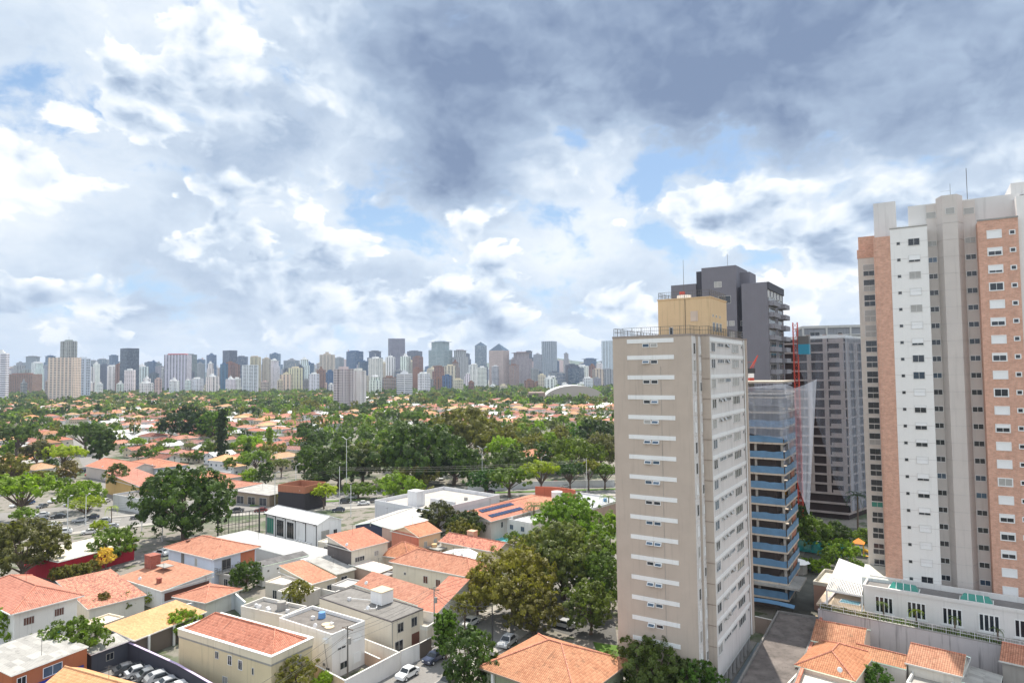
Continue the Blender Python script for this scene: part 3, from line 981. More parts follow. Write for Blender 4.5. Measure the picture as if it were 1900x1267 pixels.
    for i in range(6):
        x0, x1 = -6 + i * 1.5, -4.5 + i * 1.5
        za = 3.4 - 0.09 * (i - 3) ** 2 * .3; zb = 3.4 - 0.09 * (i - 2) ** 2 * .3
        for d in (0, -0.05):
            q = [(x0, 0, za + d), (x1, 0, zb + d), (x1, 1.1, zb + .3 + d), (x0, 1.1, za + .3 + d)]
            aw.face(q if d == 0 else q[::-1])
    aw.build('canopy_sheet', M_blue, o)
    for xx in (-5.8, 0, 2.8):
        MB().tube((xx, 1, 0), (xx, 1, 3.2), 0.06).build('pole', M_rail, o)

def netted_site():
    x, y, _ = Dz(1567, 690, 199)
    T = thing('unfinished_tower', 'concrete apartment block under construction draped in grey net, rising behind the blue sheeted tower',
              'construction site', (x, y), GRID)
    W_, Dp = 22.0, 24
    con = plaster('weathered_frame', (0.33, 0.28, 0.26), 0.12, 0.95, 0.2)
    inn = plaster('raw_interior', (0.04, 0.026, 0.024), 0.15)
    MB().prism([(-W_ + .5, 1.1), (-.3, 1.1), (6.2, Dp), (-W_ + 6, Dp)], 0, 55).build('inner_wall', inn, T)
    slab = MB().prism([(-W_, 0), (0, 0), (7, Dp + .2), (-W_ + 7, Dp + .2)], 0, 0.5).mesh('floor_slab', con)
    wl = MB().box(-0.6, 0.6, 0.15, 0.5, 0.5, 2.9).mesh('wall_pier', con)
    up = MB().box(-1.6, 1.6, 0.2, 0.45, 0.5, 1.4).mesh('parapet', con)
    n = 0
    for k in range(19):
        z = 1.6 + 2.85 * k
        place('floor_slab', slab, T, (0, 0, z))
        if k > 1:
            for xx in (-0.7, -5.2, -9.8):
                if n < 80:
                    place('wall_pier', wl, T, (xx, 0, z)); n += 1
            place('parapet', up, T, (-2.6, 0, z))
    for q in (.06, .3, .55, .8):
        sw = MB(); sw.prism([(7 * q - .25, Dp * q), (7 * q, Dp * q), (7 * q + .7, Dp * (q + .1)), (7 * q + .45, Dp * (q + .1))], 0.5, 2.84)
        sw = sw.mesh('side_pier', con)
        for k in range(18): place('side_pier', sw, T, (0, 0, 1.6 + 2.85 * k))
    MB().prism([(-W_, -.05), (.02, -.05), (7.05, Dp + .3), (-W_ + 7, Dp + .3)], 54.5, 55.3).build('roof_edge', plaster('pale_edge', (0.55, 0.55, 0.54)), T)
    def at_(o):
        o.location = T.location; o.rotation_euler = T.rotation_euler; return o
    nf = sheet_net([(-15.0, -0.7, 55.4), (-6, -0.7, 55.5), (0.4, -0.7, 55.5)],
                   [(-3.0, -0.9, 10.0), (-1.0, -0.9, 6.0), (0.9, -0.9, 3.0)], 30, 30, 4, 0.12)
    at_(tag(nf.build('debris_net', M_net), 'grey net sweeping diagonally across the front of the concrete block under construction', 'net'))
    ns = sheet_net([(0.5, -0.7, 55.5), (2.4, 6, 54.8), (7.8, Dp + 1, 53.4)],
                   [(0.9, -0.9, 3.0), (2.8, 6, 3.0), (8.0, Dp + 1, 3.0)], 24, 30, 5, 0.10)
    at_(tag(ns.build('debris_net', M_netd), 'dense grey net covering the right side wall of the concrete block under construction', 'net'))
    # hoist mast
    x, y, _ = Dz(1478, 690, 187)
    H_ = thing('construction_hoist', 'red lattice hoist mast with a blue cabin in front of the netted concrete block', 'hoist', (x, y), GRID)
    mb = MB()
    for sx in (-0.6, 0.6):
        for sy in (-0.6, 0.6):
            mb.bar((sx, sy, 0), (sx, sy, 58.5), 0.16)
    for i in range(36):
        z = i * 1.62
        for (a, b) in (((-.6, -.6), (.6, -.6)), ((.6, -.6), (.6, .6)), ((.6, .6), (-.6, .6)), ((-.6, .6), (-.6, -.6))):
            mb.bar((*a, z), (*b, z), 0.08)
            mb.bar((*a, z), (*b, z + 1.62), 0.08)
    mb.build('lattice_mast', M_red, H_)
    cb = MB(); cb.box(0.8, 3.6, -1.2, 1.2, 49.4, 52.2); cb.build('cabin', plain('hoist_cabin', (0.02, 0.25, 0.38), 0.5), H_)
    tb = MB(); tb.box(0.8, 3.6, -1.2, 1.2, 52.2, 54.5); tb.build('cabin_cage', M_rail, H_)
    # small red crane on top of the blue site
    x, y, _ = Dz(1394, 715, 134)
    K = thing('crane', 'small red and white crane standing on the formwork deck behind the beige tower', 'crane', (x, y, 41.0), 0)
    mb = MB()
    for i in range(4):
        mb.box(-0.45, 0.45, -0.45, 0.45, i * 0.9, i * 0.9 + 0.88, i % 2)
    mb.build('mast', [M_red, M_white], K)
    MB().box(-.7, .7, -.5, .5, 3.6, 4.6).build('cab', M_dark, K)
    jb = MB(); jb.bar((-.2, 0, 4.4), (1.5, 0, 7.2), .22); jb.bar((.3, 0, 4.4), (1.5, 0, 7.2), .12); jb.bar((-2.4, 0, 5.6), (1.3, 0, 6.0), .05); jb.build('jib', M_red, K)
    # grey framed block behind the net
    x, y, _ = Dz(1492, 690, 262)
    B = thing('unfinished_tower', 'grey concrete framed block with blockwork infill behind the netted building', 'construction site', (x, y), radians(-14))
    gr = plaster('blockwork', (0.25, 0.26, 0.285), 0.12); pl = plaster('pale_frame', (0.48, 0.48, 0.47), 0.08)
    MB().box(0, 34, 0.3, 16, 0, 61.2).build('blockwork_wall', gr, B)
    fr = MB()
    for k in range(21):
        fr.box(-0.2, 34.2, 0, 0.32, 1.2 + 3 * k, 1.65 + 3 * k)
    fr.box(-.2, 34.2, -.1, 16.1, 61.2, 62.2)
    for xx in (0, 8.6, 17.2, 25.8, 33.6): fr.box(xx - .2, xx + .5, -0.04, 0.3, 0, 61.2)
    fr.build('frame', pl, B)
    window(B, 4.4, 0.0, 57.5, 3.6, 2.2, 0, 'dark')
    window(B, 13.5, 0.0, 58.5, 1.6, .9, 0, 'dark', mull=0)
    window(B, 20.5, 0.0, 55.0, 1.4, .8, 0, 'dark', mull=0)

beige_tower()
brick_tower()
grey_tower()
blue_site()
netted_site()

# ------------------------------------------------------------------ ground, streets
def ground_material():
    m, N, b, out = material('urban_ground')
    P = pos(N)
    n1 = N.noise(P, 0.03, 5, 0.6); n2 = N.noise(P, 0.22, 5, 0.6); n3 = N.noise(P, 1.5, 4, 0.6)
    c = N.mix(N.ramp(n2, 0.52, 0.60), (0.21, 0.19, 0.165, 1), (0.07, 0.085, 0.04, 1))
    c = N.mix(N.ramp(n1, 0.5, 0.62), c, (0.07, 0.10, 0.045, 1))
    c = N.vm('SCALE', c, s=N.m('ADD', 0.7, N.m('MULTIPLY', n3, 0.6)))
    N.put(b.inputs['Base Color'], c); b.inputs['Roughness'].default_value = 0.95
    return m

g = MB()
rings = [0, 150, 400, 1000, 3000, 9000, 24000]
for i in range(len(rings) - 1):
    n = 32
    for a in range(n):
        a0, a1 = 2 * pi * a / n, 2 * pi * (a + 1) / n
        r0, r1 = rings[i], rings[i + 1]
        q = [(r0 * cos(a0), r0 * sin(a0), -0.02), (r1 * cos(a0), r1 * sin(a0), -0.02), (r1 * cos(a1), r1 * sin(a1), -0.02)]
        if r0: q.append((r0 * cos(a1), r0 * sin(a1), -0.02))
        g.face(q)
struct('ground', g, ground_material())

M_asph = plaster('asphalt', (0.115, 0.112, 0.108), 0.16, 0.9, 0.12, 0.25)
M_asphl = plaster('worn_asphalt', (0.22, 0.21, 0.20), 0.14, 0.9, 0.2, 0.25)
M_pave = plaster('pavement', (0.36, 0.34, 0.31), 0.12, 0.9, 0.2, 0.4)
M_yard = plaster('yard_concrete', (0.26, 0.245, 0.225), 0.2, 0.9, 0.25, 0.3)
M_paint = plaster('road_paint', (0.62, 0.62, 0.60), 0.2, 0.8, 0.3, 1.0)
M_grass = plaster('lawn', (0.085, 0.16, 0.025), 0.3, 0.95, 0.2, 0.8)

def polygon(name, pts, mat, z=0.0, th=0.0):
    mb = MB()
    if th:
        mb.prism(pts, z - th, z)
    else:
        mb.face([(p[0], p[1], z) for p in pts])
    return struct(name, mb, mat)

def ccw(pts):
    s = sum(a[0] * b[1] - b[0] * a[1] for a, b in zip(pts, pts[1:] + pts[:1]))
    return pts if s > 0 else pts[::-1]

near = [(-260, 95), (-200, 142), (-145, 186), (-94, 218), (-10, 239), (38, 246), (160, 250)]
far = [(160, 278), (40, 268), (-11, 264), (-102, 245), (-150, 240), (-178, 222), (-300, 130)]
polygon('avenue', ccw(near + far), M_asphl, 0.0)
def strip(name, pts, w, mat, z=0.012, kerb=0.0):
    mb = MB()
    L, R = [], []
    for i, p in enumerate(pts):
        a = Vector(pts[max(i - 1, 0)]); b = Vector(pts[min(i + 1, len(pts) - 1)])
        d = (b - a).normalized(); nrm = Vector((-d.y, d.x)) * (w / 2)
        q = Vector(p); L.append(q + nrm); R.append(q - nrm)
    for i in range(len(pts) - 1):
        q = [R[i], R[i + 1], L[i + 1], L[i]]
        if kerb: mb.prism([tuple(p) for p in q], -0.02, kerb)
        else: mb.face([(p.x, p.y, z) for p in q])
    return struct(name, mb, mat)
med = [(-255, 125), (-195, 172), (-152, 206), (-98, 231), (-10, 251), (38, 256), (160, 262)]
strip('median', med[1:4], 2.2, M_pave, kerb=0.14)
strip('median', [(-92, 232.5), (-10, 251), (38, 256), (160, 262)], 2.6, M_grass, kerb=0.14)
strip('sidewalk', [(x, y - 1.6) for x, y in near[1:]], 3.2, M_pave, kerb=0.12)
strip('sidewalk', [(160, 280), (40, 270), (-11, 266), (-102, 247)], 3.0, M_pave, kerb=0.12)
marks = MB()
def dashes(pts, off, ln=3.0, gap=5.0, w=0.16):
    d0 = 0
    for a, b in zip(pts[:-1], pts[1:]):
        a, b = Vector(a), Vector(b); L = (b - a).length; d = (b - a) / L; nn = Vector((-d.y, d.x))
        t = 0
        while t + ln < L:
            p, q = a + d * t + nn * off, a + d * (t + ln) + nn * off
            marks.face([(*(p - nn * w), .02), (*(q - nn * w), .02), (*(q + nn * w), .02), (*(p + nn * w), .02)])
            t += ln + gap
for off in (-7.5, -4.4, 4.4, 7.5):
    dashes(med[1:], off)
# crossing stripes
for i in range(9):
    c0 = Vector((-137 + i * 1.5, 236 + i * 0.25))
    marks.box(c0.x, c0.x + 0.7, c0.y - 2, c0.y + 2, 0.013, 0.022)
struct('road_markings', marks, M_paint)
strip('side_street', [(-138, 238), (-204, 328), (-290, 450), (-420, 640)], 13, M_asphl, 0.008)
bk = Vector((sin(radians(32.6)), cos(radians(32.6)))); ee = Vector((cos(radians(32.6)), -sin(radians(32.6))))
tw = Vector((14.9, 97.7))
def L2(o, x, y): return tuple(Vector(o) + ee * x + bk * y)
s0 = Vector(G(775, 1250))
strip('street', [tuple(s0 - bk * 40), tuple(s0 + bk * 75)], 8.0, M_asphl, 0.008)
strip('sidewalk', [tuple(s0 - bk * 40 - ee * 5.2), tuple(s0 + bk * 50 - ee * 5.2)], 2.2, M_pave, kerb=0.12)
strip('sidewalk', [tuple(s0 - bk * 40 + ee * 5.2), tuple(s0 + bk * 50 + ee * 5.2)], 2.2, M_pave, kerb=0.12)
strip('street', [G(100, 1075), G(300, 1027), G(420, 1000)], 7.5, M_asphl, 0.010)
polygon('rear_yard', ccw([L2(tw, 14, 26), L2(tw, 60, 0), L2(tw, 110, 60), L2(tw, 60, 130), L2(tw, 10, 120)]), plaster('yard_painted_shade', (0.10, 0.10, 0.085), .3), 0.004)  # shade behind the towers is put into this dark ground colour
polygon('parking_yard', ccw([G(170, 1237), G(245, 1205), G(420, 1290), G(250, 1310)]), M_asphl, 0.012)
polygon('driveway', ccw([G(1000, 1160), G(1140, 1150), G(1146, 1196), G(1080, 1185)]), M_asph, 0.006)
polygon('lawn', ccw([G(1100, 1190), G(1150, 1198), G(1170, 1260), G(1120, 1240)]), M_grass, 0.01)
polygon('passage', ccw([L2(tw, 13.6, -12), L2(tw, 20.2, -12), L2(tw, 20.2, 26), L2(tw, 13.6, 26)]), plaster('passage_paving', (0.20, 0.23, 0.25), 0.1), 0.012)
polygon('forecourt', ccw([L2(tw, -2, -14), L2(tw, 13.5, -14), L2(tw, 13.5, 26), L2(tw, -2, 26)]), M_yard, 0.010)

# ------------------------------------------------------------------ houses
def rect_from(Lp, Np, Rp, z):
    l, n, r = Vector(G(*Lp, z)), Vector(G(*Np, z)), Vector(G(*Rp, z))
    a, b = n - l, r - n
    ya = atan2(a.y, a.x); yb = atan2(b.y, b.x) - pi / 2
    y = (ya * a.length + yb * b.length) / (a.length + b.length)
    y = max(radians(-41), min(radians(-25), y))
    e, k = Vector((cos(y), sin(y))), Vector((-sin(y), cos(y)))
    w, d = max(2.5, a.dot(e)), max(2.5, b.dot(k))
    return n - e * w, y, w, d

def roof_mesh(kind, w, d, h, rise, o=0.55, th=0.16, ridge=None):
    """roof planes with a thin edge; local, eaves at h"""
    mb = MB()
    x0, x1, y0, y1 = -o, w + o, -o, d + o
    A, B, Cc, D_ = (x0, y0, h), (x1, y0, h), (x1, y1, h), (x0, y1, h)
    t = h + rise
    if kind == 'hip':
        if w >= d:
            k = (d / 2 + o) * 0.98
            R0, R1 = (x0 + k, (y0 + y1) / 2, t), (x1 - k, (y0 + y1) / 2, t)
            if R1[0] - R0[0] < 0.2: R0 = R1 = ((x0 + x1) / 2, (y0 + y1) / 2, t)
            faces = [[A, B, R1, R0], [B, Cc, R1], [Cc, D_, R0, R1], [D_, A, R0]]
        else:
            k = (w / 2 + o) * 0.98
            R0, R1 = ((x0 + x1) / 2, y0 + k, t), ((x0 + x1) / 2, y1 - k, t)
            faces = [[A, B, R0], [B, Cc, R1, R0], [Cc, D_, R1], [D_, A, R0, R1]]
    elif kind == 'gx':
        R0, R1 = (x0, (y0 + y1) / 2, t), (x1, (y0 + y1) / 2, t)
        faces = [[A, B, R1, R0], [Cc, D_, R0, R1]]
    elif kind == 'gy':
        R0, R1 = ((x0 + x1) / 2, y0, t), ((x0 + x1) / 2, y1, t)
        faces = [[B, Cc, R1, R0], [D_, A, R0, R1]]
    elif kind == 'shed':      # high along the back
        R0, R1 = (x0, y1, t), (x1, y1, t)
        faces = [[A, B, R1, R0]]
    elif kind == 'shedl':     # high along the left
        R0, R1 = (x0, y0, t), (x0, y1, t)
        faces = [[R0, B, Cc, R1]]
    elif kind == 'shedr':
        faces = [[A, (x1, y0, t), (x1, y1, t), D_]]
    faces = [[Vector(p) for p in f] for f in faces]
    for f in faces:
        mb.face(f)
        mb.face([p - Vector((0, 0, th)) for p in f][::-1])
        for a, b in zip(f, f[1:] + f[:1]):
            mb.face([a - Vector((0, 0, th)), b - Vector((0, 0, th)), b, a], 1)
    ridges = MB()
    rr = 0.11
    if kind == 'hip':
        segs = [(R0, R1), (A, R0), (B, R1 if w >= d else R0), (Cc, R1), (D_, R0 if w >= d else R1)]
    elif kind in ('gx', 'gy'):
        segs = [(R0, R1)]
    else:
        segs = []
    for a, b in segs:
        if (Vector(a) - Vector(b)).length > 0.3:
            ridges.tube(Vector(a) + Vector((0, 0, .04)), Vector(b) + Vector((0, 0, .04)), rr, n=5)
    return mb, ridges

HOUSES = []
def house(label, Lp, Np, Rp, h, roof='hip', wall=(0.62, 0.55, 0.45), tile=None, rise=None, name='house', cat='house',
          wins=(), o=0.5, edge=None, tint=(1, 1, 1), chimneys=(), z0=0.0, wall2=None, extra=None, felt=None, group=None, parapet=0.35):
    org, yaw, w, d = rect_from(Lp, Np, Rp, h)
    T = thing(name, label, cat, (org.x, org.y, 0), yaw, group)
    tile = tile or M_tile
    if tint == (1, 1, 1):
        q0 = random.Random(int(Np[0] * 7 + Np[1])); tint = (q0.uniform(.9, 1.08), q0.uniform(.92, 1.14), q0.uniform(.82, 1.06))
    rise = rise if rise is not None else 0.30 * min(w, d) * 0.75
    wl = MB()
    hh = h - 0.02
    if roof in ('flat', 'hippar'):
        wl.box(0, w, 0, d, z0, h - 0.3 if roof == 'flat' else h - 0.7)
    else:
        wl.box(0, w, 0, d, z0, hh)
        # gable ends and high walls, set 3 mm in
        i = 0.05
        if roof == 'gx':
            s = rise * (d / 2) / (d / 2 + o); lift = rise - s
            for x in (i, w - i):
                q = [(x, 0, hh), (x, d, hh), (x, d / 2, h + rise - 0.18)]
                wl.face(q if x > 1 else q[::-1])
        if roof == 'gy':
            for y in (i, d - i):
                q = [(0, y, hh), (w, y, hh), (w / 2, y, h + rise - 0.18)]
                wl.face(q if y < 1 else q[::-1])
        if roof == 'shed':
            t = h + rise - 0.25
            for x in (i, w - i):
                q = [(x, 0, hh), (x, d, hh), (x, d, t)]
                wl.face(q if x > 1 else q[::-1])
            wl.face([(w, d, hh), (0, d, hh), (0, d, t), (w, d, t)])
        if roof == 'shedl':
            t = h + rise - 0.25
            wl.face([(0, i, hh), (w, i, hh), (0, i, t)])
            wl.face([(0, d, hh), (0, 0, hh), (0, 0, t), (0, d, t)])
        if roof == 'shedr':
            t = h + rise - 0.25
            wl.face([(0, i, hh), (w, i, hh), (w, i, t)])
            wl.face([(w, 0, hh), (w, d, hh), (w, d, t), (w, 0, t)])
    wo = wl.build('wall', M_wall, T, color=wall)
    if wall2:
        MB().box(-0.03, 0.0, -0.03, d, z0, hh - 0.1).build('side_wall', M_wall, T, color=wall2)
    edge = edge or (0.62, 0.60, 0.56)
    if roof == 'flat':
        p = MB()
        q = 0.18
        for (a, b, c, e) in ((-.04, w + .04, -.04, q), (-.04, w + .04, d - q, d + .04), (-.04, q, q, d - q), (w - q, w + .04, q, d - q)):
            p.box(a, b, c, e, h - 0.3, h + parapet)
        p.build('parapet', M_wall, T, color=edge)
        r = MB().box(q, w - q, q, d - q, h - 0.3, h - 0.22).build('roof', felt or M_roofc, T)
    elif roof == 'hippar':
        p = MB(); q = 0.22
        for (a, b, c, e) in ((-.12, w + .12, -.12, q), (-.12, w + .12, d - q, d + .12), (-.12, q, q, d - q), (w - q, w + .12, q, d - q)):
            p.box(a, b, c, e, h - 0.75, h + 0.25)
        p.build('parapet', M_wall, T, color=edge)
        cp = MB(); q = 0.3
        for (a, b, c, e) in ((-.2, w + .2, -.2, q), (-.2, w + .2, d - q, d + .2), (-.2, q, q, d - q), (w - q, w + .2, q, d - q)):
            cp.box(a, b, c, e, h + .25, h + .33)
        cp.build('coping', M_white, T)
        mb, rg = roof_mesh('hip', w, d, h - 0.15, rise * 1.5, -0.32)
        r = mb.build('roof', [tile, tile], T, color=tint)
        rg.build('ridge_tiles', tile, r, color=(1.25, 1.25, 1.2))
    else:
        mb, rg = roof_mesh(roof, w, d, h, rise, o)
        r = mb.build('roof', [tile, M_wall], T, color=tint)
        if rg.v: rg.build('ridge_tiles', tile, r, color=(1.3, 1.35, 1.35))
        if o > 0.2 and tile in (M_tile, M_tile_m, M_tile_l):
            g_ = MB()
            zz = h - 0.2
            g_.box(-o - .08, w + o + .08, -o - .10, -o, zz, zz + .2)
            g_.box(w + o, w + o + .08, -o, d + o, zz, zz + .2)
            g_.build('gutter', M_wall, T, color=edge)
    for c in chimneys:      # x, y, w, h above eaves, colour
        ch = MB().box(-c[2] / 2, c[2] / 2, -c[2] / 2 * .8, c[2] / 2 * .8, 0, c[3])
        ch.box(-c[2] / 2 - .08, c[2] / 2 + .08, -c[2] * .4 - .08, c[2] * .4 + .08, c[3], c[3] + .15)
        ch.build('chimney', c[4] if len(c) > 4 else M_redbrick, r, loc=(c[0] * w, c[1] * d, h - 0.3))
    for q in wins:
        side, f, z, ww, hh_ = q[:5]; kind = q[5] if len(q) > 5 else 'dark'
        if side == 'f': window(T, f * w, 0, z, ww, hh_, 0, kind, **(q[6] if len(q) > 6 else {}))
        else: window(T, w, f * d, z, ww, hh_, pi / 2, kind, **(q[6] if len(q) > 6 else {}))
    if extra: extra(T, w, d, h)
    rq = random.Random(int(Lp[0] * 13 + Lp[1]))
    if roof != 'flat' and w > 8 and rq.random() < .6:      # television mast on the roof
        an = MB(); ax, ay = w * rq.uniform(.2, .8), d * .5
        an.tube((ax, ay, h + .3), (ax, ay, h + rise + 1.8), .03, n=4)
        for q_ in range(4): an.bar((ax - .5 + q_ * .06, ay - .3 + q_ * .2, h + rise + 1.6), (ax + .5 - q_ * .06, ay - .3 + q_ * .2, h + rise + 1.6), .02)
        an.build('tv_antenna', M_rail, T)
    if w > 7 and rq.random() < .5:
        ax = w * rq.uniform(.15, .85)
        dh = MB(); dh.tube((0, 0, 0), (0, 0, .5), .03, n=4); dh.tube((0, -.1, .6), (.06, -.22, .66), .36, .30, n=10)
        dh.build('satellite_dish', M_metalw, T, loc=(ax, .3, h + (.1 if roof == 'flat' else .25)))
    if roof == 'flat' and w > 9 and rq.random() < .7:
        MB().tube((0, 0, 0), (0, 0, .9), .6, .55, n=12).build('roof_tank', rq.choice([plain('blue_tank_plastic2', (.12, .28, .55)), M_conc]), T, loc=(w * rq.uniform(.2, .8), d * .7, h - .2))
        for q_ in range(rq.randint(1, 3)): MB().box(-.3, .3, -.2, .2, 0, .5).build('roof_unit', M_metalw, T, loc=(w * rq.uniform(.15, .9), d * rq.uniform(.2, .8), h - .2))
    HOUSES.append((org.x + 0, org.y + 0, w, d, yaw))
    return T

CREAM, WHITE, TAN = (0.68, 0.62, 0.50), (0.78, 0.77, 0.75), (0.64, 0.54, 0.36)

def box_part(T, name, mat, x0, x1, y0, y1, z0, z1, color=None):
    return MB().box(x0, x1, y0, y1, z0, z1).build(name, mat, T, color=color)

def x_tan(T, w, d, h):
    box_part(T, 'grey_band', M_conc, -.06, w + .06, -.06, -.003, h - 1.05, h - .75)
    box_part(T, 'grey_band', M_conc, w + .003, w + .06, 0, d, h - 1.05, h - .75)
    box_part(T, 'air_conditioner', M_white, w * .86, w * .86 + .8, -.5, -.01, 1.0, 1.7)
house('two storey tan house with white parapet around an orange hip roof beside the parking yard', (329.5, 1169.7), (503.4, 1221.3), (581.4, 1186.5), 6.6,
      'hippar', TAN, rise=1.5, edge=(0.70, 0.62, 0.48), extra=x_tan,
      wins=[('f', .44, 4.2, .8, 1.1), ('f', .58, 3.9, .9, 1.4, 'dark', {'fmat': 5}), ('f', .69, 3.7, .9, 1.4, 'dark', {'fmat': 5}), ('f', .82, 3.6, .45, 1.0, 'dark', {'mull': 0}),
            ('f', .53, .9, 1.1, 1.2, 'curtain'), ('r', .6, 4.0, 1.8, 1.3, 'curtain')])

def x_white(T, w, d, h):
    box_part(T, 'air_conditioner', M_white, w * .86, w * .86 + .8, -.42, -.01, h - 1.2, h - .55)
    d1 = MB()
    for (x, y) in ((.62, .45), (.72, .38)):
        d1.prism([(w * x + .75 * cos(a * pi / 5), d * y + .75 * sin(a * pi / 5)) for a in range(10)], h - .22, h - .05)
    d1.build('tank_cover', plain('yellowed_cover', (0.62, 0.50, 0.34)), T)
    MB().tube((w * .93, -.03, 1.2), (w * .86, -.03, h - 1.2), .03).build('cable', M_rail, T)
house('two storey white block with flat gravel roof and white parapet right of the tan house', (527.6, 1145.4), (616.1, 1180.2), (669, 1152), 6.4, 'flat',
      (0.76, 0.74, 0.72), edge=WHITE, extra=x_white, parapet=.3,
      wins=[('r', .28, 3.9, 1.7, 1.2, 'half3', {'fmat': 5}), ('r', .76, 4.1, 1.7, 1.1, 'shutter', {'fmat': 5}), ('r', .35, .9, 1.6, 1.1, 'dark'), ('r', .76, .9, 1.5, 1.5, 'shutter', {'fmat': 5}),
            ('f', .86, 1.6, .6, .6), ('f', .93, 1.2, .9, .5)])
def x_low(T, w, d, h):
    MB().tube((w * .62, d * .62, h - .22), (w * .62, d * .62, h + 1.1), .75, n=12).build('water_tank', M_conc, T)
    for x in (.22, .42): box_part(T, 'roof_vent', M_white, w * x, w * x + .5, d * .3, d * .3 + .5, h - .22, h + .3)
house('low white house with flat dark roof and round grey water tank behind the tan house', (454.9, 1124.3), (527.6, 1145.4), (562, 1126), 6.0, 'flat',
      (0.70, 0.67, 0.62), edge=(0.66, 0.63, 0.58), extra=x_low, felt=M_concd)
def x_darkflat(T, w, d, h):
    box_part(T, 'water_tank_box', M_white, w * .50, w * .50 + 2.9, d * .52, d * .52 + 2.6, h - .1, h + 2.0)
    MB().box(w * .50 - .1, w * .50 + 3.0, d * .52 - .1, d * .52 + 2.7, h + 2.0, h + 2.12).build('tank_lid', plain('stained_lid', (0.55, 0.47, 0.34), .9), T)
    p = MB(); p.tube((w * .5, d * .6, h + .12), (w * .28, d * .35, h + .12), .06); p.tube((w * .6, d * .5, h + .12), (w * .68, d * .3, h + .12), .06); p.tube((w * .68, d * .3, h + .12), (w * .62, d * .05, h + .12), .06)
    p.build('roof_pipe', M_white, T)
    box_part(T, 'door', M_wood, w + .004, w + .05, d * .62, d * .86, .1, 2.5)
    box_part(T, 'drain_pipe', M_conc, w + .004, w + .1, .08, .18, 0, h - .4)
house('cream two storey house with weathered dark flat roof and white box tank on it', (600, 1104), (726.4, 1150.7), (779, 1125.4), 6.0, 'flat',
      (0.66, 0.60, 0.50), edge=(0.13, 0.12, 0.12), parapet=-.1, extra=x_darkflat, felt=M_concd,
      wins=[('r', .27, 3.6, 1.3, 1.5, 'dark', {'fmat': 3}), ('r', .70, 3.6, 1.3, 1.5, 'dark', {'fmat': 3}), ('r', .22, .4, 1.8, 2.0, 'dark')])
house('long orange single slope tiled roof behind the white box tank', (667, 1081), (781, 1124), (806, 1110), 4.6, 'shed', (0.66, 0.62, 0.56), rise=1.5, o=.15)
house('white gabled house front with orange roof facing the street trees', (779, 1125), (811, 1136), (861, 1100), 4.6, 'shed', (0.72, 0.70, 0.66), rise=2.7, o=.15,
      wins=[('r', .30, 2.4, 2.2, 1.5, 'curtain'), ('r', .68, 2.8, 1.8, 1.4, 'curtain'), ('r', .4, .4, 2.4, 1.6, 'dark')])
house('white garage with flat slab roof between the dark flat roof and the utility pole', (770, 1158), (793, 1166), (803, 1140), 3.0, 'flat', (0.70, 0.65, 0.56), edge=(0.72, 0.70, 0.64), felt=M_pave)
house('long cream house with orange hip roof and two red shuttered windows', (733.8, 1039), (874, 1069.5), (908, 1050), 6.2, 'hip', (0.70, 0.64, 0.53), rise=2.2,
      wins=[('f', .44, 3.1, 1.2, 1.5, 'wood'), ('f', .60, 2.9, 1.2, 1.5, 'wood'), ('f', .17, 3.9, .6, .6), ('r', .6, 3.1, 1.4, 1.5, 'curtain')])
house('narrow cream house with bright orange sloping roof and dark bare side wall', (624.7, 1004), (652, 1020.5), (711, 1001.6), 6.6, 'shedl', (0.66, 0.62, 0.53), rise=1.9, o=.25,
      wins=[('r', .22, 3.7, 2.6, 1.1, 'dark', {'mull': 3}), ('r', .68, 4.0, 1.2, 1.1, 'curtain')], extra=lambda T, w, d, h: box_part(T, 'bare_side_wall', plaster('blackened_brick', (0.13, 0.115, 0.11), .15), .05, w - .02, -.06, -.003, 0, h + .2))
def x_salmon(T, w, d, h):
    box_part(T, 'salmon_side_wall', M_wall, 0, w, -.06, -.003, 0, h + .3, (0.55, 0.22, 0.15))
    box_part(T, 'porch_slab', M_conc, w, w + 4.5, d * .3, d, 3.1, 3.35)
    for y in (.35, .9): box_part(T, 'porch_post', M_wall, w + 4, w + 4.3, d * y, d * y + .3, 0, 3.1, (0.6, 0.3, 0.18))
    MB().tube((w + 1.6, d * .5, 3.35), (w + 1.6, d * .5, 4.1), .7, n=10).build('water_tank', plain('tan_tank', (0.62, 0.42, 0.22)), T)
house('salmon two storey house with orange roof below the dark palm clump', (731, 983), (777, 995.6), (816, 985), 6.2, 'gy', (0.66, 0.48, 0.32), rise=1.7, extra=x_salmon,
      wins=[('r', .3, 3.3, 1.0, 1.4, 'curtain'), ('r', .75, 3.3, 1.0, 1.4, 'curtain')], o=.3)
house('low orange pyramid roof between the narrow cream house and the salmon house', (712, 1027), (757, 1036), (784, 1021), 3.6, 'hip', (0.60, 0.52, 0.42), rise=2.6)
def x_bluehouse(T, w, d, h):
    box_part(T, 'balcony', M_conc, w + .004, w + 1.6, d * .02, d * .55, 2.9, 3.15)
    railing([(w, d * .02, 3.15), (w + 1.55, d * .02, 3.15), (w + 1.55, d * .55, 3.15), (w, d * .55, 3.15)], 1.0, .8).build('balcony_railing', M_rail, T)
    box_part(T, 'orange_panel', M_wall, w + .004, w + .05, d * .62, d * .97, 2.4, h - .4, (0.50, 0.17, 0.09))
    box_part(T, 'stone_pier', M_concd, w * .30, w * .36, -.12, -.003, 0, h - .15)
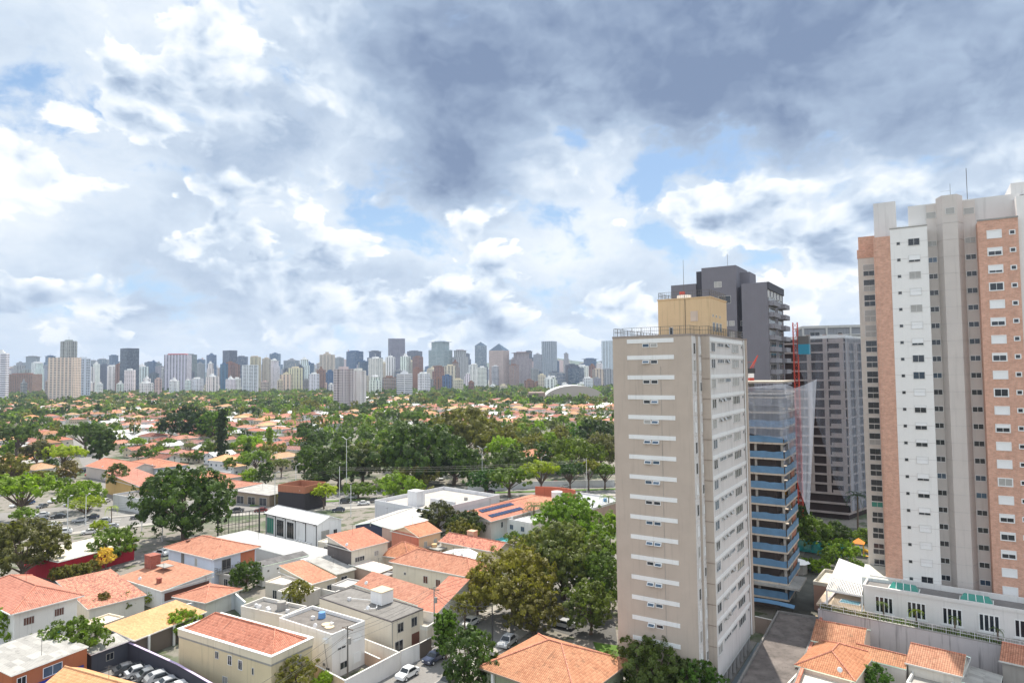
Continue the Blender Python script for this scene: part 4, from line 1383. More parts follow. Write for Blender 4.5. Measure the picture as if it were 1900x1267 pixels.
house('pale blue two storey house with orange hip roof and white balcony door', (318.6, 1013.4), (397.4, 1034.7), (470.8, 1013.4), 6.3, 'hip', (0.60, 0.64, 0.74), rise=2.1,
      chimneys=[(.2, .25, .7, 1.6, M_wood)], extra=x_bluehouse, o=.8,
      wins=[('f', .62, 3.6, 1.0, 1.7, 'curtain'), ('f', .80, 1.0, 1.0, .7, 'curtain'), ('r', .28, 3.2, 2.2, 2.2, 'dark', {'fmat': 3}), ('r', .25, .3, 2.4, 2.0)])
def x_chim(T, w, d, h):
    box_part(T, 'skylight', M_conc, w * .22, w * .22 + 3.4, d * .55, d * .55 + 2.0, h + 1.35, h + 1.5)
    box_part(T, 'window_strip', M_wood, w * 1.0 + .004, w + .08, .4, d - .6, h - 2.2, h - .7)
house('low house with wide orange roof and big square brick chimney', (229.7, 1067.4), (301.4, 1094.8), (387.8, 1067.4), 4.0, 'shed', (0.70, 0.71, 0.72), rise=.9, o=.35,
      edge=(0.75, 0.74, 0.70), extra=x_chim, chimneys=[(.06, .62, 2.6, 3.4), (.72, .18, .8, 1.3)])
house('broad mottled orange roof joined left of the big square brick chimney', (120, 1086), (166, 1128), (264, 1101), 3.6, 'shedl', (0.66, 0.64, 0.58), rise=1.3, o=.35, tile=M_tile_m, tint=(1.25, 1.25, 1.2))
house('white walled house at the left edge with broad orange hip roof and brown shutters', (-45, 1092), (27, 1135), (139, 1103), 6.6, 'hip', (0.80, 0.79, 0.76), rise=2.3, o=.8, edge=(0.8, .78, .74),
      wins=[('r', .22, 3.9, 1.6, 1.3, 'wood', {'mull': 3}), ('r', .70, 4.0, 1.5, 1.3, 'wood', {'mull': 3}), ('r', .55, .8, 3.4, 1.0, 'teal')])
def x_oran(T, w, d, h):
    box_part(T, 'awning', plain('blue_white_awning', (0.34, 0.40, 0.75)), w, w + 1.7, d * .1, d * .75, 2.5, 2.62)
    box_part(T, 'blue_fascia', plain('deep_blue_fascia', (0.02, 0.03, 0.25)), w + .004, w + .1, d * .05, d * .95, 2.65, 3.2)
    MB().tube((w + 1.0, 1.0, 0), (w + 1.0, 1.0, 1.6), .8, .95, n=12).build('blue_tank', plain('blue_tank_plastic', (0.10, 0.28, 0.70)), T)
house('orange brick shop at bottom left with blue and white awning and grey sheet roof', (-60, 1230), (22, 1252), (150, 1196), 5.6, 'shedl', (0.40, 0.135, 0.06), tile=M_fibre, rise=1.0, o=.15, name='shop', cat='shop',
      extra=x_oran, wins=[('r', .12, 3.5, 1.2, 1.4, 'dark', {'fmat': 5}), ('r', .52, 3.5, 2.6, 1.4, 'blue', {'fmat': 5})])
house('long pale tan tiled roof on posts in front of the bright green bush', (227.6, 1160), (250.8, 1185.5), (356, 1130), 3.4, 'shedl', (0.16, 0.13, 0.11), tile=M_tile_l, rise=1.0, o=.3, edge=(0.8, .76, .72),
      tint=(1.1, 1.1, 1.05), extra=lambda T, w, d, h: [box_part(T, 'post', M_white, w + .3, w + .55, d * f, d * f + .3, 0, h - .1) for f in (.15, .5, .85)])
house('slate grey shed with corrugated grey roof beside the parked cars', (158, 1203), (170, 1212), (240, 1184), 3.2, 'shedl', (0.07, 0.075, 0.095), tile=M_fibre, rise=.7, o=.3, name='shed', cat='shed',
      wins=[('r', .45, 1.2, 1.2, 1.1, 'dark', {'fmat': 3})])
house('peach tiled roof at the bottom left edge in front of the parked cars', (90, 1267), (215, 1302), (236, 1266), 4.2, 'gx', (0.70, 0.58, 0.42), tile=M_tile_l, rise=1.2, tint=(1.15, 1.1, 1.05))
house('short orange roof strip beside the round dark tree', (333.7, 1103), (382, 1116), (428.6, 1090), 3.4, 'hip', (0.66, 0.64, 0.60), rise=1.2)
def x_hall(T, w, d, h):
    for i in range(6):
        x = .4 + i * (w - .8) / 5
        MB().box(x - .12, x + .12, -.9, -.1, h - .25, h - .05).build('bracket', M_dark, T)
        MB().box(x - .1, x + .1, -.12, -.003, .1, h - .2).build('steel_post', M_dark, T)
    box_part(T, 'black_trim', M_dark, -.2, w + .2, -.5, -.4, h - .12, h + .02)
    for i in range(5):
        box_part(T, 'condenser', M_white, w * .62 + i * 1.5, w * .62 + i * 1.5 + .9, -.8, -.2, .1, .9)
house('white metal hall with pale ridged roof and black steel posts', (489.7, 952), (589, 973), (635.4, 963.7), 6.0, 'gx', (0.78, 0.79, 0.80), tile=M_sheet, rise=1.6, o=.35, name='hall', cat='hall', extra=x_hall,
      wins=[('f', .10, .6, 3.4, 4.4, 'teal', {'mull': 2, 'fmat': 3}), ('f', .30, .6, 3.4, 4.4, 'dark', {'mull': 2, 'fmat': 3}), ('f', .50, .6, 3.2, 4.4, 'dark', {'mull': 2, 'fmat': 3}),
            ('r', .32, .9, 2.6, 3.2, 'curtain'), ('r', .74, 2.6, 1.2, 1.2)])
house('wide flat grey concrete roof in front of the white metal hall', (416, 994.5), (577, 1042), (623.6, 1023), 4.0, 'shedl', (0.50, 0.49, 0.47), tile=sheet('long_grey_roof', (0.42, 0.42, 0.42), 2.2, .22, .8, .25), rise=.3, o=.1, name='warehouse', cat='warehouse')
house('long white wall building with dark corrugated roof behind the round dark tree', (482.6, 1046.6), (487, 1050), (572, 1029), 4.4, 'shedl', (0.76, 0.75, 0.73), tile=M_fibred, rise=.5, o=.1, name='outbuilding', cat='outbuilding',
      wins=[('r', f, 2.9, .5, .45, 'dark', {'mull': 0}) for f in (.12, .32, .55, .8)])
house('small bright orange roof with white verge left of the grey fibre roof', (537, 1056), (580, 1082), (619, 1069), 3.6, 'shedl', (0.66, 0.60, 0.48), rise=1.3, o=.25, edge=(.8, .78, .74), wins=[('r', .3, .9, 1, 1.2, 'curtain'), ('r', .75, .6, 1.4, 1.8)])
house('grey fibre cement lean-to below the narrow cream house', (582, 1044), (625, 1064), (655, 1054), 3.2, 'shedl', (0.42, 0.38, 0.30), tile=M_fibre, rise=1.0, o=.3, name='lean_to', cat='shed', wins=[('r', .4, .5, 1.6, 1.8)])
house('pinkish flat sheet roof beside the narrow cream house', (653, 1049), (703, 1062), (726.6, 1051), 3.0, 'shedl', (0.45, 0.33, 0.26), tile=sheet('pink_sheet', (0.66, 0.58, 0.52), 1.6, .1, .7, .2), rise=.5, o=.2, name='carport', cat='carport')
def x_navy(T, w, d, h):
    box_part(T, 'roof_divider', M_conc, w * .5 - .12, w * .5 + .12, -.2, d + .2, h + .0, h + 1.0)
house('navy fronted shed with pale stepped roof left of the grey flat roofed building', (660, 973), (716, 979), (766, 948), 6.2, 'gy', (0.045, 0.055, 0.09), tile=sheet('sandy_sheet', (0.48, 0.46, 0.43), 1.2, .15, .7, .2), rise=1.0, o=.15, name='workshop', cat='workshop', extra=x_navy,
      wins=[('f', .3, 2.6, 1.2, 1.8, 'curtain', {'fmat': 5}), ('f', .52, 2.6, 1.2, 1.8, 'curtain', {'fmat': 5}), ('f', .8, .8, 3.0, 1.2, 'blue')])
house('pale roofed shed with pinkish end wall next to the navy fronted shed', (716, 979), (740, 985), (775, 962), 5.8, 'shedl', (0.50, 0.36, 0.30), tile=sheet('cream_sheet', (0.52, 0.49, 0.44), 1.2, .12, .7, .2), rise=.8, o=.1, name='workshop', cat='workshop')
def x_mall(T, w, d, h):
    box_part(T, 'water_tower', M_wall, w * .40, w * .40 + 4.2, d * .15, d * .15 + 3.2, h - .3, h + 4.2, (0.72, 0.72, 0.73))
    box_part(T, 'roof_divider', M_wall, w * .40 + 4.2, w - .2, d * .33, d * .33 + .3, h - .3, h + 1.6, (0.66, 0.66, 0.68))
house('large pale grey flat roofed building with square water tower beside the avenue', (728, 926), (800, 952), (897, 918), 6.0, 'flat', (0.60, 0.60, 0.63), edge=(0.66, .66, .68), name='commercial_building', cat='building', felt=plaster('pale_roof', (0.42, 0.39, 0.36), .1), parapet=.9, extra=x_mall)
def x_round(T, w, d, h):
    mb = MB(); n = 12
    for i in range(n):
        f0, f1 = i / n, (i + 1) / n
        y0, y1 = d + 2 + 3 * sin(f0 * 2.6), d + 2 + 3 * sin(f1 * 2.6)
        mb.prism(ccw([(w * f0, y0), (w * f1, y1), (w * f1, y1 + .4), (w * f0, y0 + .4)]), 0, h + 2.4)
    mb.build('curved_wall', plaster('rust_red_wall', (0.48, 0.14, 0.08), .12), T)
    MB().tube((w * .93, d * .75, h - .5), (w * .93, d * .75, h + 3.2), 1.7, n=16).build('water_tank', M_white, T)
house('orange roofed building with curved rust red wall and white round tank by the avenue', (926, 933), (985, 947), (1040, 925), 5.6, 'hip', (0.66, 0.62, 0.56), rise=1.6, name='commercial_building', cat='building', extra=x_round)
M_solar = glass('solar_panel', (0.03, 0.05, 0.11), .15, .3)
def panels(T, rows):
    for (x, y, z, nx, dx, tilt) in rows:
        for i in range(nx):
            o = MB().box(-.48, .48, -.8, .8, 0, .05).build('solar_panel', M_solar, T, loc=(x + i * dx, y, z))
            o.rotation_euler = (tilt, 0, 0)
            MB().box(-.52, .52, -.84, .84, -.03, -.003).build('panel_frame', M_metalw, o)
def x_solar(T, w, d, h):
    pass
tS = house('house with orange roof carrying two rows of solar panels', (873, 947), (911, 966), (964, 942), 5.4, 'gy', (0.66, 0.60, 0.56), rise=1.8, o=.6,
      wins=[('r', .25, 2.8, .9, 1.6), ('r', .6, 3.1, .9, 1.2)])
_o, _y, _w, _d = rect_from((873, 947), (911, 966), (964, 942), 5.4)
sl_ = math.atan2(1.8, _w / 2 + .6)
for row, xx in enumerate((.60, .86)):
    for i in range(11):
        q = MB().box(-.8, .8, -.52, .52, 0.08, .13).build('solar_panel', M_solar, tS, loc=(_w * xx, _d * .12 + i * 1.25, 5.4 + 1.8 - (_w * xx - _w / 2) * tan(sl_) + .05))
        q.rotation_euler = (0, sl_, 0)
house('white wing with blue framed windows next to the solar panel roof', (952, 958), (985, 972), (1012, 955), 4.6, 'flat', (0.74, 0.74, 0.72), edge=WHITE, felt=M_sheet,
      wins=[('f', .3, 2.2, 1.2, 1.3, 'blue', {'fmat': 3}), ('f', .7, 2.2, 1.2, 1.3, 'blue', {'fmat': 3})])
house('white flat roofed house with grey solar sheets between the tree tops and the beige tower', (1035, 925), (1100, 944), (1150, 925), 4.8, 'flat', (0.55, 0.40, 0.34), edge=WHITE, felt=sheet('grey_panel_roof', (0.40, 0.42, 0.46), 1.0, .3))
house('mottled red roof with stub chimney behind the cream house with red shutters', (825.5, 1001.6), (920, 1023), (943, 1010), 4.6, 'gx', (0.68, 0.60, 0.46), tile=M_tile_m, rise=1.4, tint=(1.3, 1.15, 1.1), chimneys=[(.36, .7, 2.0, 2.6, plaster('peach_stack', (0.62, 0.40, 0.28)))])
house('small white roofed annex in front of the mottled red roof', (823, 1024), (868, 1040), (889, 1029), 4.0, 'gy', (0.62, 0.62, 0.60), tile=M_sheet, rise=.9, o=.1)
house('big orange hip roofed house at the bottom centre beside the leafy street tree', (913, 1229.7), (1066, 1292), (1142, 1222), 5.2, 'hip', (0.30, 0.33, 0.22), rise=3.0, o=.9, edge=(0.25, .2, .16),
      extra=lambda T, w, d, h: [box_part(T, 'post', M_white, x, x + .35, -.5, -.15, 0, h - .2) for x in (1.2, w * .5)])
# right of the beige tower
def fix(name, label, cat, org, rz, parts, group=None):
    T = thing(name, label, cat, org, rz, group)
    for p in parts: p(T)
    return T
gl_, gr_, gf_ = Vector(G(1444, 1133, 3.6)), Vector(G(1520, 1146, 3.6)), Vector(G(1372, 1262, 3.6))
gk = (gl_ - gf_).normalized(); gy_ = atan2(-gk.x, gk.y); gw = (gr_ - gl_).dot(Vector((gk.y, -gk.x)))
O = gl_ - gk * 42
T = thing('garage_block', 'long low building with sooty black flat roof beside the beige tower', 'building', (O.x, O.y, 0), gy_)
box_part(T, 'wall', M_concd, 0, gw, 0, 42, 0, 3.3)
MB().box(.2, gw - .2, .2, 41.8, 3.3, 3.36).build('roof', plaster('sooty_roof', (0.15, 0.13, 0.12), .4, .9, .3, .5), T)
pp = MB(); pp.box(-.1, .15, 0, 42, 3.3, 3.7); pp.box(gw - .15, gw + .1, 0, 42, 3.3, 3.7); pp.box(.15, gw - .15, 41.8, 42.1, 3.3, 3.7)
pp.build('parapet', M_concd, T)
MB().box(gw + .1, gw + .5, 0, 42, 3.4, 3.75).build('tile_edge', M_tile, T, color=(1.1, 1.1, 1.1))
house('orange hipped roof nearest the sooty black flat roof', (1478, 1232), (1585, 1262), (1640, 1217), 3.8, 'hip', (0.62, 0.5, 0.42), rise=1.7, o=.2)
house('orange roof wing with red ridge against the stained retaining wall', (1506, 1186), (1600, 1206), (1612, 1167), 4.0, 'gx', (0.62, 0.5, 0.42), rise=1.6, o=.1)
house('long orange roof running below the stained retaining wall', (1590, 1207), (1680, 1240), (1700, 1222), 3.6, 'gx', (0.66, 0.6, 0.55), rise=1.0, o=.1)
house('cream corrugated patio roof at the bottom right of the sooty black flat roof', (1470, 1262), (1560, 1300), (1612, 1268), 3.2, 'flat', (0.7, 0.6, 0.5), edge=(.75, .7, .62), felt=sheet('cream_patio', (0.66, 0.62, 0.55), 1.2, .1))
house('orange roof at bottom right partly in the shadow of the brick tower', (1699, 1205), (1782, 1252), (1828, 1226), 4.2, 'gx', (0.66, 0.62, 0.55), rise=1.5, o=.3)
house('orange gabled roof at the right edge of the photo', (1862, 1215), (1930, 1240), (1960, 1210), 4.4, 'gx', (0.36, 0.33, 0.30), rise=1.2, o=.3)
house('rusty patched sheet roofs under the orange roof at bottom right', (1790, 1256), (1850, 1285), (1880, 1258), 2.8, 'shedl', (0.5, 0.47, 0.44), tile=M_fibre, rise=.4, o=.1, name='shed', cat='shed')
for (a, lab) in (((1690, 1255, 1760, 1290, 1800, 1262), 'pale terrace roof below the shadowed orange roof'),):
    house(lab, a[:2], a[2:4], a[4:], 2.8, 'flat', (0.7, .68, .64), edge=(.72, .7, .66), felt=M_pave)

YS = [((520, 1094), (560, 1105), (590, 1090), 2.9, 'pale patio slab roof left of the olive yard tree', (.62, .58, .54)), ((500, 1076), (528, 1085), (550, 1072), 3.3, 'cream patio roof under the small bright orange roof', (.66, .60, .52)),
      ((622, 1082), (642, 1090), (664, 1076), 2.8, 'grey porch slab beside the small orange roof', (.5, .48, .46)), ((596, 1002), (620, 1008), (650, 992), 3.0, 'low pale shed right of the white metal hall', (.68, .64, .56)),
      ((700, 1000), (716, 1006), (736, 996), 3.2, 'low pink walled annex under the salmon house', (.56, .38, .34)), ((470, 1014), (490, 1022), (530, 1006), 3.2, 'stained terrace slab behind the pale blue house', (.46, .42, .38)),
      ((412, 1062), (432, 1068), (455, 1052), 2.8, 'grey lean to roof behind the round dark tree', (.42, .4, .38)), ((160, 1152), (180, 1162), (222, 1142), 2.6, 'cream patio cover below the mottled roof', (.7, .62, .5)),
      ((880, 1068), (900, 1075), (925, 1060), 3.0, 'low cream annex beside the large brown tinged tree', (.6, .54, .46)), ((790, 1040), (812, 1046), (830, 1034), 3.0, 'small grey roof behind the cream house', (.5, .48, .46)),
      ((690, 1066), (712, 1072), (730, 1060), 2.8, 'narrow dark shed roof below the pinkish flat roof', (.3, .28, .27)), ((640, 1000), (652, 1004), (664, 996), 2.8, 'tiny white shed below the navy fronted shed', (.7, .7, .7)),
      ((270, 1150), (292, 1158), (318, 1146), 2.6, 'white trellis roof in the chimney house garden', (.74, .73, .7)), ((1010, 985), (1040, 992), (1070, 976), 2.8, 'peach pavilion roof beside the turquoise garden pool', (.6, .45, .34)),
      ((700, 1180), (712, 1186), (735, 1174), 2.4, 'small slab over the gate of the cream yard', (.62, .6, .56))]
for (a_, b_, c_, h_, lab_, col_) in YS:
    house(lab_, a_, b_, c_, h_, 'flat', tuple(q * .85 for q in col_), edge=col_, felt=sheet('slab_%d' % a_[0], col_, 1.1, .2, .8, .3), name='outbuilding', cat='outbuilding', parapet=.06,
          wins=[('f', .5, .2, 1.2, 1.8, 'dark')])
x, y = G(925, 1000, 0)
T = thing('swimming_pool', 'turquoise garden pool below the solar panel house', 'pool', (x, y, .05), GRID)
MB().box(-4, 4, -2, 2, 0, .12).build('pool_rim', M_pave, T); MB().box(-3.6, 3.6, -1.7, 1.7, .12, .14).build('water', M_water, T)
x, y = G(978, 986, 0)
T = thing('awning', 'turquoise shade sail beside the white wing of the solar panel house', 'awning', (x, y, 0), GRID)
MB().box(-3.4, 3.4, -2, 2, 2.8, 2.86).build('sail', plain('turquoise_sail', (.08, .45, .38), .7), T)
for (a_, b_) in ((-3.2, -1.8), (3.2, -1.8), (3.2, 1.8), (-3.2, 1.8)): MB().tube((a_, b_, 0), (a_, b_, 2.8), .06).build('post', M_metalw, T)

# podium wing of the brick tower, with its garden and retaining wall
A0 = Vector(G(1522, 1128, 5.2)); B0 = Vector(G(1900, 1203, 5.2))
yw = atan2((B0 - A0).y, (B0 - A0).x); Lw = (B0 - A0).length + 12
T = thing('retaining_wall', 'tall stained grey retaining wall carrying the garden with the small palms', 'wall', (A0.x, A0.y, 0), yw)
stain = plaster('stained_render', (0.52, 0.49, 0.50), 0.08, .9, .5)
MB().box(0, Lw, 0, .4, 0, 5.0).build('wall', stain, T)
MB().box(-.4, 0, 0, 14, 0, 5.0).build('side_wall', stain, T)
MB().box(0, Lw, .4, 9, 0, 4.6).build('earth_fill', M_yard, T)
MB().box(-.05, Lw, -.05, .5, 5.0, 5.12).build('coping', M_conc, T)
railing([(0, .1, 5.12), (Lw, .1, 5.12)], 1.0, 1.8, 2, .035).build('railing', M_metalw, T)
gh = MB().box(.3, Lw, .5, 2.4, 4.6, 4.72)
struct('garden_bed', gh, M_grass, (A0.x, A0.y, 0), yw)
# wing
Aw = Vector(G(1602, 1085, 9.0)); Bw = Vector(G(1900, 1133, 9.0))
yv = atan2((Bw - Aw).y, (Bw - Aw).x); Lv = (Bw - Aw).length + 14
T = thing('podium_wing', 'long low white building with rows of tall windows at the foot of the brick tower', 'building', (Aw.x, Aw.y, 0), yv)
wing = plaster('wing_render', (0.72, 0.70, 0.68), .04, .85, .12)
MB().box(0, Lv, 0, 5.2, 4.0, 8.6).build('wall', wing, T)
mb = MB(); mb.box(-.1, Lv, -.1, .2, 8.6, 9.1); mb.box(-.1, .2, .2, 5.3, 8.6, 9.1); mb.box(.2, Lv, 5.1, 5.4, 8.6, 9.5)
mb.build('parapet', wing, T)
MB().box(.2, Lv, .2, 5.1, 8.6, 8.66).build('roof', plaster('slate_roof', (0.20, 0.19, 0.185), .2), T)
dx_ = Lv / ((1900 - 1602) * 1.45)
for f in (.12, .335, .56, .78, .985):
    x = f * (Lv - 14) + .4
    window(T, x, 0, 5.0, 2.6, 2.6, 0, 'dark', mull=3, fmat=5, fr=.13, mw=.09)
    MB().box(x - 1.5, x + 1.5, -.12, -.003, 4.75, 4.98).build('sill', M_white, T)
for x in (3.6, 13.4, 22.5):
    sk = MB()
    sk.face([(x, 1.2, 8.9), (x + 4.2, 1.2, 8.9), (x + 3.7, 2.2, 9.7), (x + .5, 2.2, 9.7)])
    sk.face([(x, 3.2, 8.9), (x + .5, 2.2, 9.7), (x + 3.7, 2.2, 9.7), (x + 4.2, 3.2, 8.9)])
    sk.face([(x, 1.2, 8.9), (x + .5, 2.2, 9.7), (x, 3.2, 8.9)]); sk.face([(x + 4.2, 1.2, 8.9), (x + 4.2, 3.2, 8.9), (x + 3.7, 2.2, 9.7)])
    s_ = sk.build('skylight', M_teal, T)
    fr = MB(); fr.box(x - .1, x + 4.3, 1.05, 3.35, 8.6, 8.88)
    for q in (1.05, 2.1, 3.15): fr.bar((x + q, 1.2, 8.93), (x + .5 + (q - .5) * .95, 2.2, 9.73), .1)
    fr.build('skylight_frame', M_white, s_)
# pool deck, pergola
P0 = Vector(G(1533, 1092, 7.6)); P1 = Vector(G(1600, 1104, 7.6)); P2 = Vector(G(1610, 1056, 7.6)); P3 = Vector(G(1557, 1036, 7.6))
T = thing('pergola', 'white slatted pergola beside the small pool above the retaining wall', 'pergola', (P0.x, P0.y, 0), 0)
q1, q2, q3 = P1 - P0, P2 - P0, P3 - P0
def pl(a, b): return (q1 * a) * (1 - b) + (q3 * (1 - b) * 0) + (q3 + (q2 - q3) * a) * b
mb = MB()
for i in range(22):
    a0, a1 = pl(i / 22, 0), pl(i / 22, 1); c0, c1 = pl((i + .5) / 22, 0), pl((i + .5) / 22, 1)
    mb.prism(ccw([tuple(a0), tuple(c0), tuple(c1), tuple(a1)]), 7.5, 7.66)
mb.build('slats', M_white, T)
mb = MB()
for b_ in (0, .33, .66, .97):
    mb.prism(ccw([tuple(pl(0, b_)), tuple(pl(1, b_)), tuple(pl(1, b_ + .03)), tuple(pl(0, b_ + .03))]), 7.25, 7.5)
mb.build('beams', M_white, T)
for (a_, b_) in ((.01, .01), (.98, .01), (.01, .97), (.98, .97)):
    c = pl(a_, b_); MB().box(c.x - .1, c.x + .1, c.y - .1, c.y + .1, 4.6, 7.25).build('post', M_white, T)
MB().prism(ccw([tuple(pl(0, .34)), tuple(pl(1, .34)), tuple(pl(1, 1)), tuple(pl(0, 1))]), 7.68, 7.71).build('cover_sheet', plain('white_polycarbonate', (0.72, 0.72, 0.74), .3), T)
P0 = Vector(G(1531, 1096, 4.7))
deckT = MB().box(0, 9, -7.5, 10, 4.3, 4.62)
struct('pool_deck', deckT, plaster('peach_deck', (0.62, 0.50, 0.38), .1), (P0.x, P0.y, 0), yv)
Pp = Vector(G(1578, 1117, 4.65))
T = thing('swimming_pool', 'small rectangular turquoise pool on the peach deck beside the pergola', 'pool', (Pp.x, Pp.y, 4.62), yv)
MB().box(-1.7, 1.7, -1.1, 1.1, 0, .1).build('pool_rim', M_white, T)
MB().box(-1.5, 1.5, -.9, .9, .1, .115).build('water', plain('pale_pool_water', (0.25, 0.52, 0.66), .05), T)
Pk = G(1540, 1075, 0)
house('small beige roofed hut left of the white pergola', (1510, 1080), (1540, 1086), (1556, 1062), 5.0, 'flat', (0.42, 0.26, 0.2), edge=(.6, .56, .48), felt=plaster('beige_hut_roof', (0.58, 0.54, 0.46)), name='hut', cat='hut')
# playground and green court behind the pergola
x, y = G(1594, 1030, 0)
T = thing('playground', 'orange and yellow play structure by the foot of the brick tower', 'playground', (x, y), GRID)
for (a, b) in ((-1, -1), (1, -1), (1, 1), (-1, 1)): MB().tube((a, b, 0), (a, b, 3), .08).build('post', M_yellow, T)
mb = MB()
for q in range(4):
    c = [(-1.3, -1.3), (1.3, -1.3), (1.3, 1.3), (-1.3, 1.3)]
    a, b = c[q], c[(q + 1) % 4]; mb.face([(*a, 3), (*b, 3), (0, 0, 4.2)])
mb.build('roof', plain('orange_canopy', (0.75, 0.25, 0.02)), T)
mb = MB(); mb.box(1, 4, -.4, .4, 0, .1); mb.tube((1, 0, 1.6), (4, 0, .3), .35, n=8); mb.build('slide', M_yellow, T)
MB().box(-1, 1, -1, 1, 1.4, 1.5).build('platform', M_teal, T)
x, y = G(1530, 1030, 0)
T = thing('court_fence', 'turquoise mesh fence of the court behind the blue sheeted tower', 'fence', (x, y), GRID)
MB().box(-9, 6, 0, .06, .3, 3.2).build('mesh', net_material('green_mesh', (0.05, 0.42, 0.42), .7), T)
for i in range(6): MB().tube((-9 + i * 3, -.03, 0), (-9 + i * 3, -.03, 3.4), .06).build('post', M_rail, T)

# ------------------------------------------------------------------ garden and street walls
def yard_wall(label, pts, h=2.4, th=.22, col=(0.74, 0.73, 0.70), z=None, coping=None, name='garden_wall', cat='wall'):
    z = h if z is None else z
    P = [Vector(G(*p, z)) for p in pts]
    T = thing(name, label, cat, (P[0].x, P[0].y, 0))
    mb, cp = MB(), MB()
    for a, b in zip(P[:-1], P[1:]):
        d = (b - a).normalized(); n_ = Vector((-d.y, d.x)) * th / 2
        q = ccw([tuple(a - n_ - P[0]), tuple(b - n_ - P[0]), tuple(b + n_ - P[0]), tuple(a + n_ - P[0])])
        mb.prism(q, 0, h)
        n2 = n_ * 1.35
        q = ccw([tuple(a - n2 - P[0]), tuple(b - n2 - P[0]), tuple(b + n2 - P[0]), tuple(a + n2 - P[0])])
        cp.prism(q, h, h + .07)
    mb.build('wall', M_wall, T, color=col)
    cp.build('coping', M_wall, T, color=coping or (0.62, .6, .57))
    return T
yard_wall('slate dark wall with lavender coping behind the row of parked cars', [(236, 1190), (330, 1232), (410, 1278)], 2.8, .25, (0.06, 0.062, 0.085), coping=(.55, .45, .66))
yard_wall('long white street wall with steel gate below the white block', [(640, 1262), (742, 1209)], 2.7, .22, (0.66, 0.64, 0.62))
yard_wall('white gate wall in front of the cream house with the dark flat roof', [(743, 1208), (778, 1193)], 2.6, .15, (0.74, 0.73, 0.72))
yard_wall('dark brick gate beside the two street trees', [(779, 1193), (800, 1182)], 2.4, .15, (0.16, .13, .11))
yard_wall('cream yard wall between the white block and the dark flat roofed house', [(671, 1183), (738, 1209)], 2.6, .22, (0.70, 0.66, 0.58))
yard_wall('low salmon yard wall at the foot of the white block', [(672, 1207), (705, 1222)], 1.8, .2, (0.55, .38, .28))
yard_wall('peach yard wall right of the tan house', [(582, 1232), (640, 1262)], 2.4, .2, (0.66, .50, .33))
yard_wall('pale blue wall stepping along the garden behind the tan house', [(345, 1121), (436, 1100), (455, 1117)], 3.0, .22, (0.60, 0.64, 0.68), coping=(.8, .8, .78))
yard_wall('long white wall edging the tan tiled roof on posts', [(228, 1158), (340, 1119)], 3.9, .25, (0.7, .69, .68), coping=(.82, .8, .8))
yard_wall('white wall around the small orange roof in the middle yards', [(590, 1090), (622, 1098), (668, 1079)], 2.2, .2, (0.6, .6, .58))
yard_wall('grey wall between the beige tower passage and the construction site', [(1401, 1143), (1441, 1152)], 2.6, .25, (0.33, .27, .24))
yard_wall('white boundary wall beside the avenue below the big dark trees', [(868, 899), (990, 893), (1140, 890)], 2.6, .25, (0.68, .69, .72))

# red fascia roof by the avenue, billboard frame
house('long cream roof with a red fascia beside the avenue on the left', (40, 1032), (108, 1042), (215, 1001), 4.2, 'shedl', (0.40, 0.02, 0.035), tile=sheet('cream_long_sheet', (0.66, 0.60, 0.50), 2.6, .18, .6, .15), rise=.4, o=.15, name='petrol_station_shop', cat='building')
p0, p1 = Vector(G(404, 1000)), Vector(G(481, 987))
T = thing('billboard_frame', 'empty steel billboard frame with wire grid behind the pale blue house', 'billboard frame', (p0.x, p0.y, 0), atan2((p1 - p0).y, (p1 - p0).x))
Lb = (p1 - p0).length
mb = MB()
for x in (0, Lb): mb.bar((x, 0, 0), (x, 0, 6.6), .4)
mb.bar((0, 0, 6.5), (Lb, 0, 6.5), .2); mb.bar((0, 0, 3.4), (Lb, 0, 3.4), .12); mb.bar((0, 0, .4), (Lb, 0, .4), .2)
mb.build('frame', M_dark, T)
mb = MB()
for i in range(1, 12): mb.bar((Lb * i / 12, 0, .4), (Lb * i / 12, 0, 6.5), .1 if i % 3 else .2)
for i in range(1, 7): mb.bar((0, 0, .4 + i), (Lb, 0, .4 + i), .08)
mb.build('wire_grid', M_rail, T)

# ------------------------------------------------------------------ foliage
def leaf_material(name, sat=1.0):
    m, N, b, out = material(name)
    at = N.n('ShaderNodeAttribute', attribute_name='tint')
    oi = N.n('ShaderNodeObjectInfo')
    big = N.noise(pos(N), 0.45, 3, 0.6)
    f = N.m('ADD', 0.55, N.m('MULTIPLY', at.outputs['Fac'], 2.1))
    f = N.m('MULTIPLY', f, N.m('ADD', 0.65, N.m('MULTIPLY', big, 0.7)))
    c = N.vm('MULTIPLY', N.vm('SCALE', oi.outputs['Color'], s=f), (1.12, 0.98, 0.72))
    c = N.mix(N.m('MULTIPLY', N.ramp(at.outputs['Fac'], 0.75, 1.0), 0.3), c, (0.22, 0.21, 0.06, 1))
    N.put(b.inputs['Base Color'], c)
    b.inputs['Roughness'].default_value = 0.5
    b.inputs['Specular IOR Level'].default_value = 0.35
    tl = N.n('ShaderNodeBsdfTranslucent')
    N.put(tl.inputs[0], N.vm('MULTIPLY', c, (1.5, 1.7, 0.6)))
    mx = N.n('ShaderNodeMixShader'); mx.inputs[0].default_value = 0.42
    N.t.links.new(b.outputs[0], mx.inputs[1]); N.t.links.new(tl.outputs[0], mx.inputs[2])
    N.t.links.new(mx.outputs[0], out.inputs[0])
    return m
M_leaf = leaf_material('foliage')

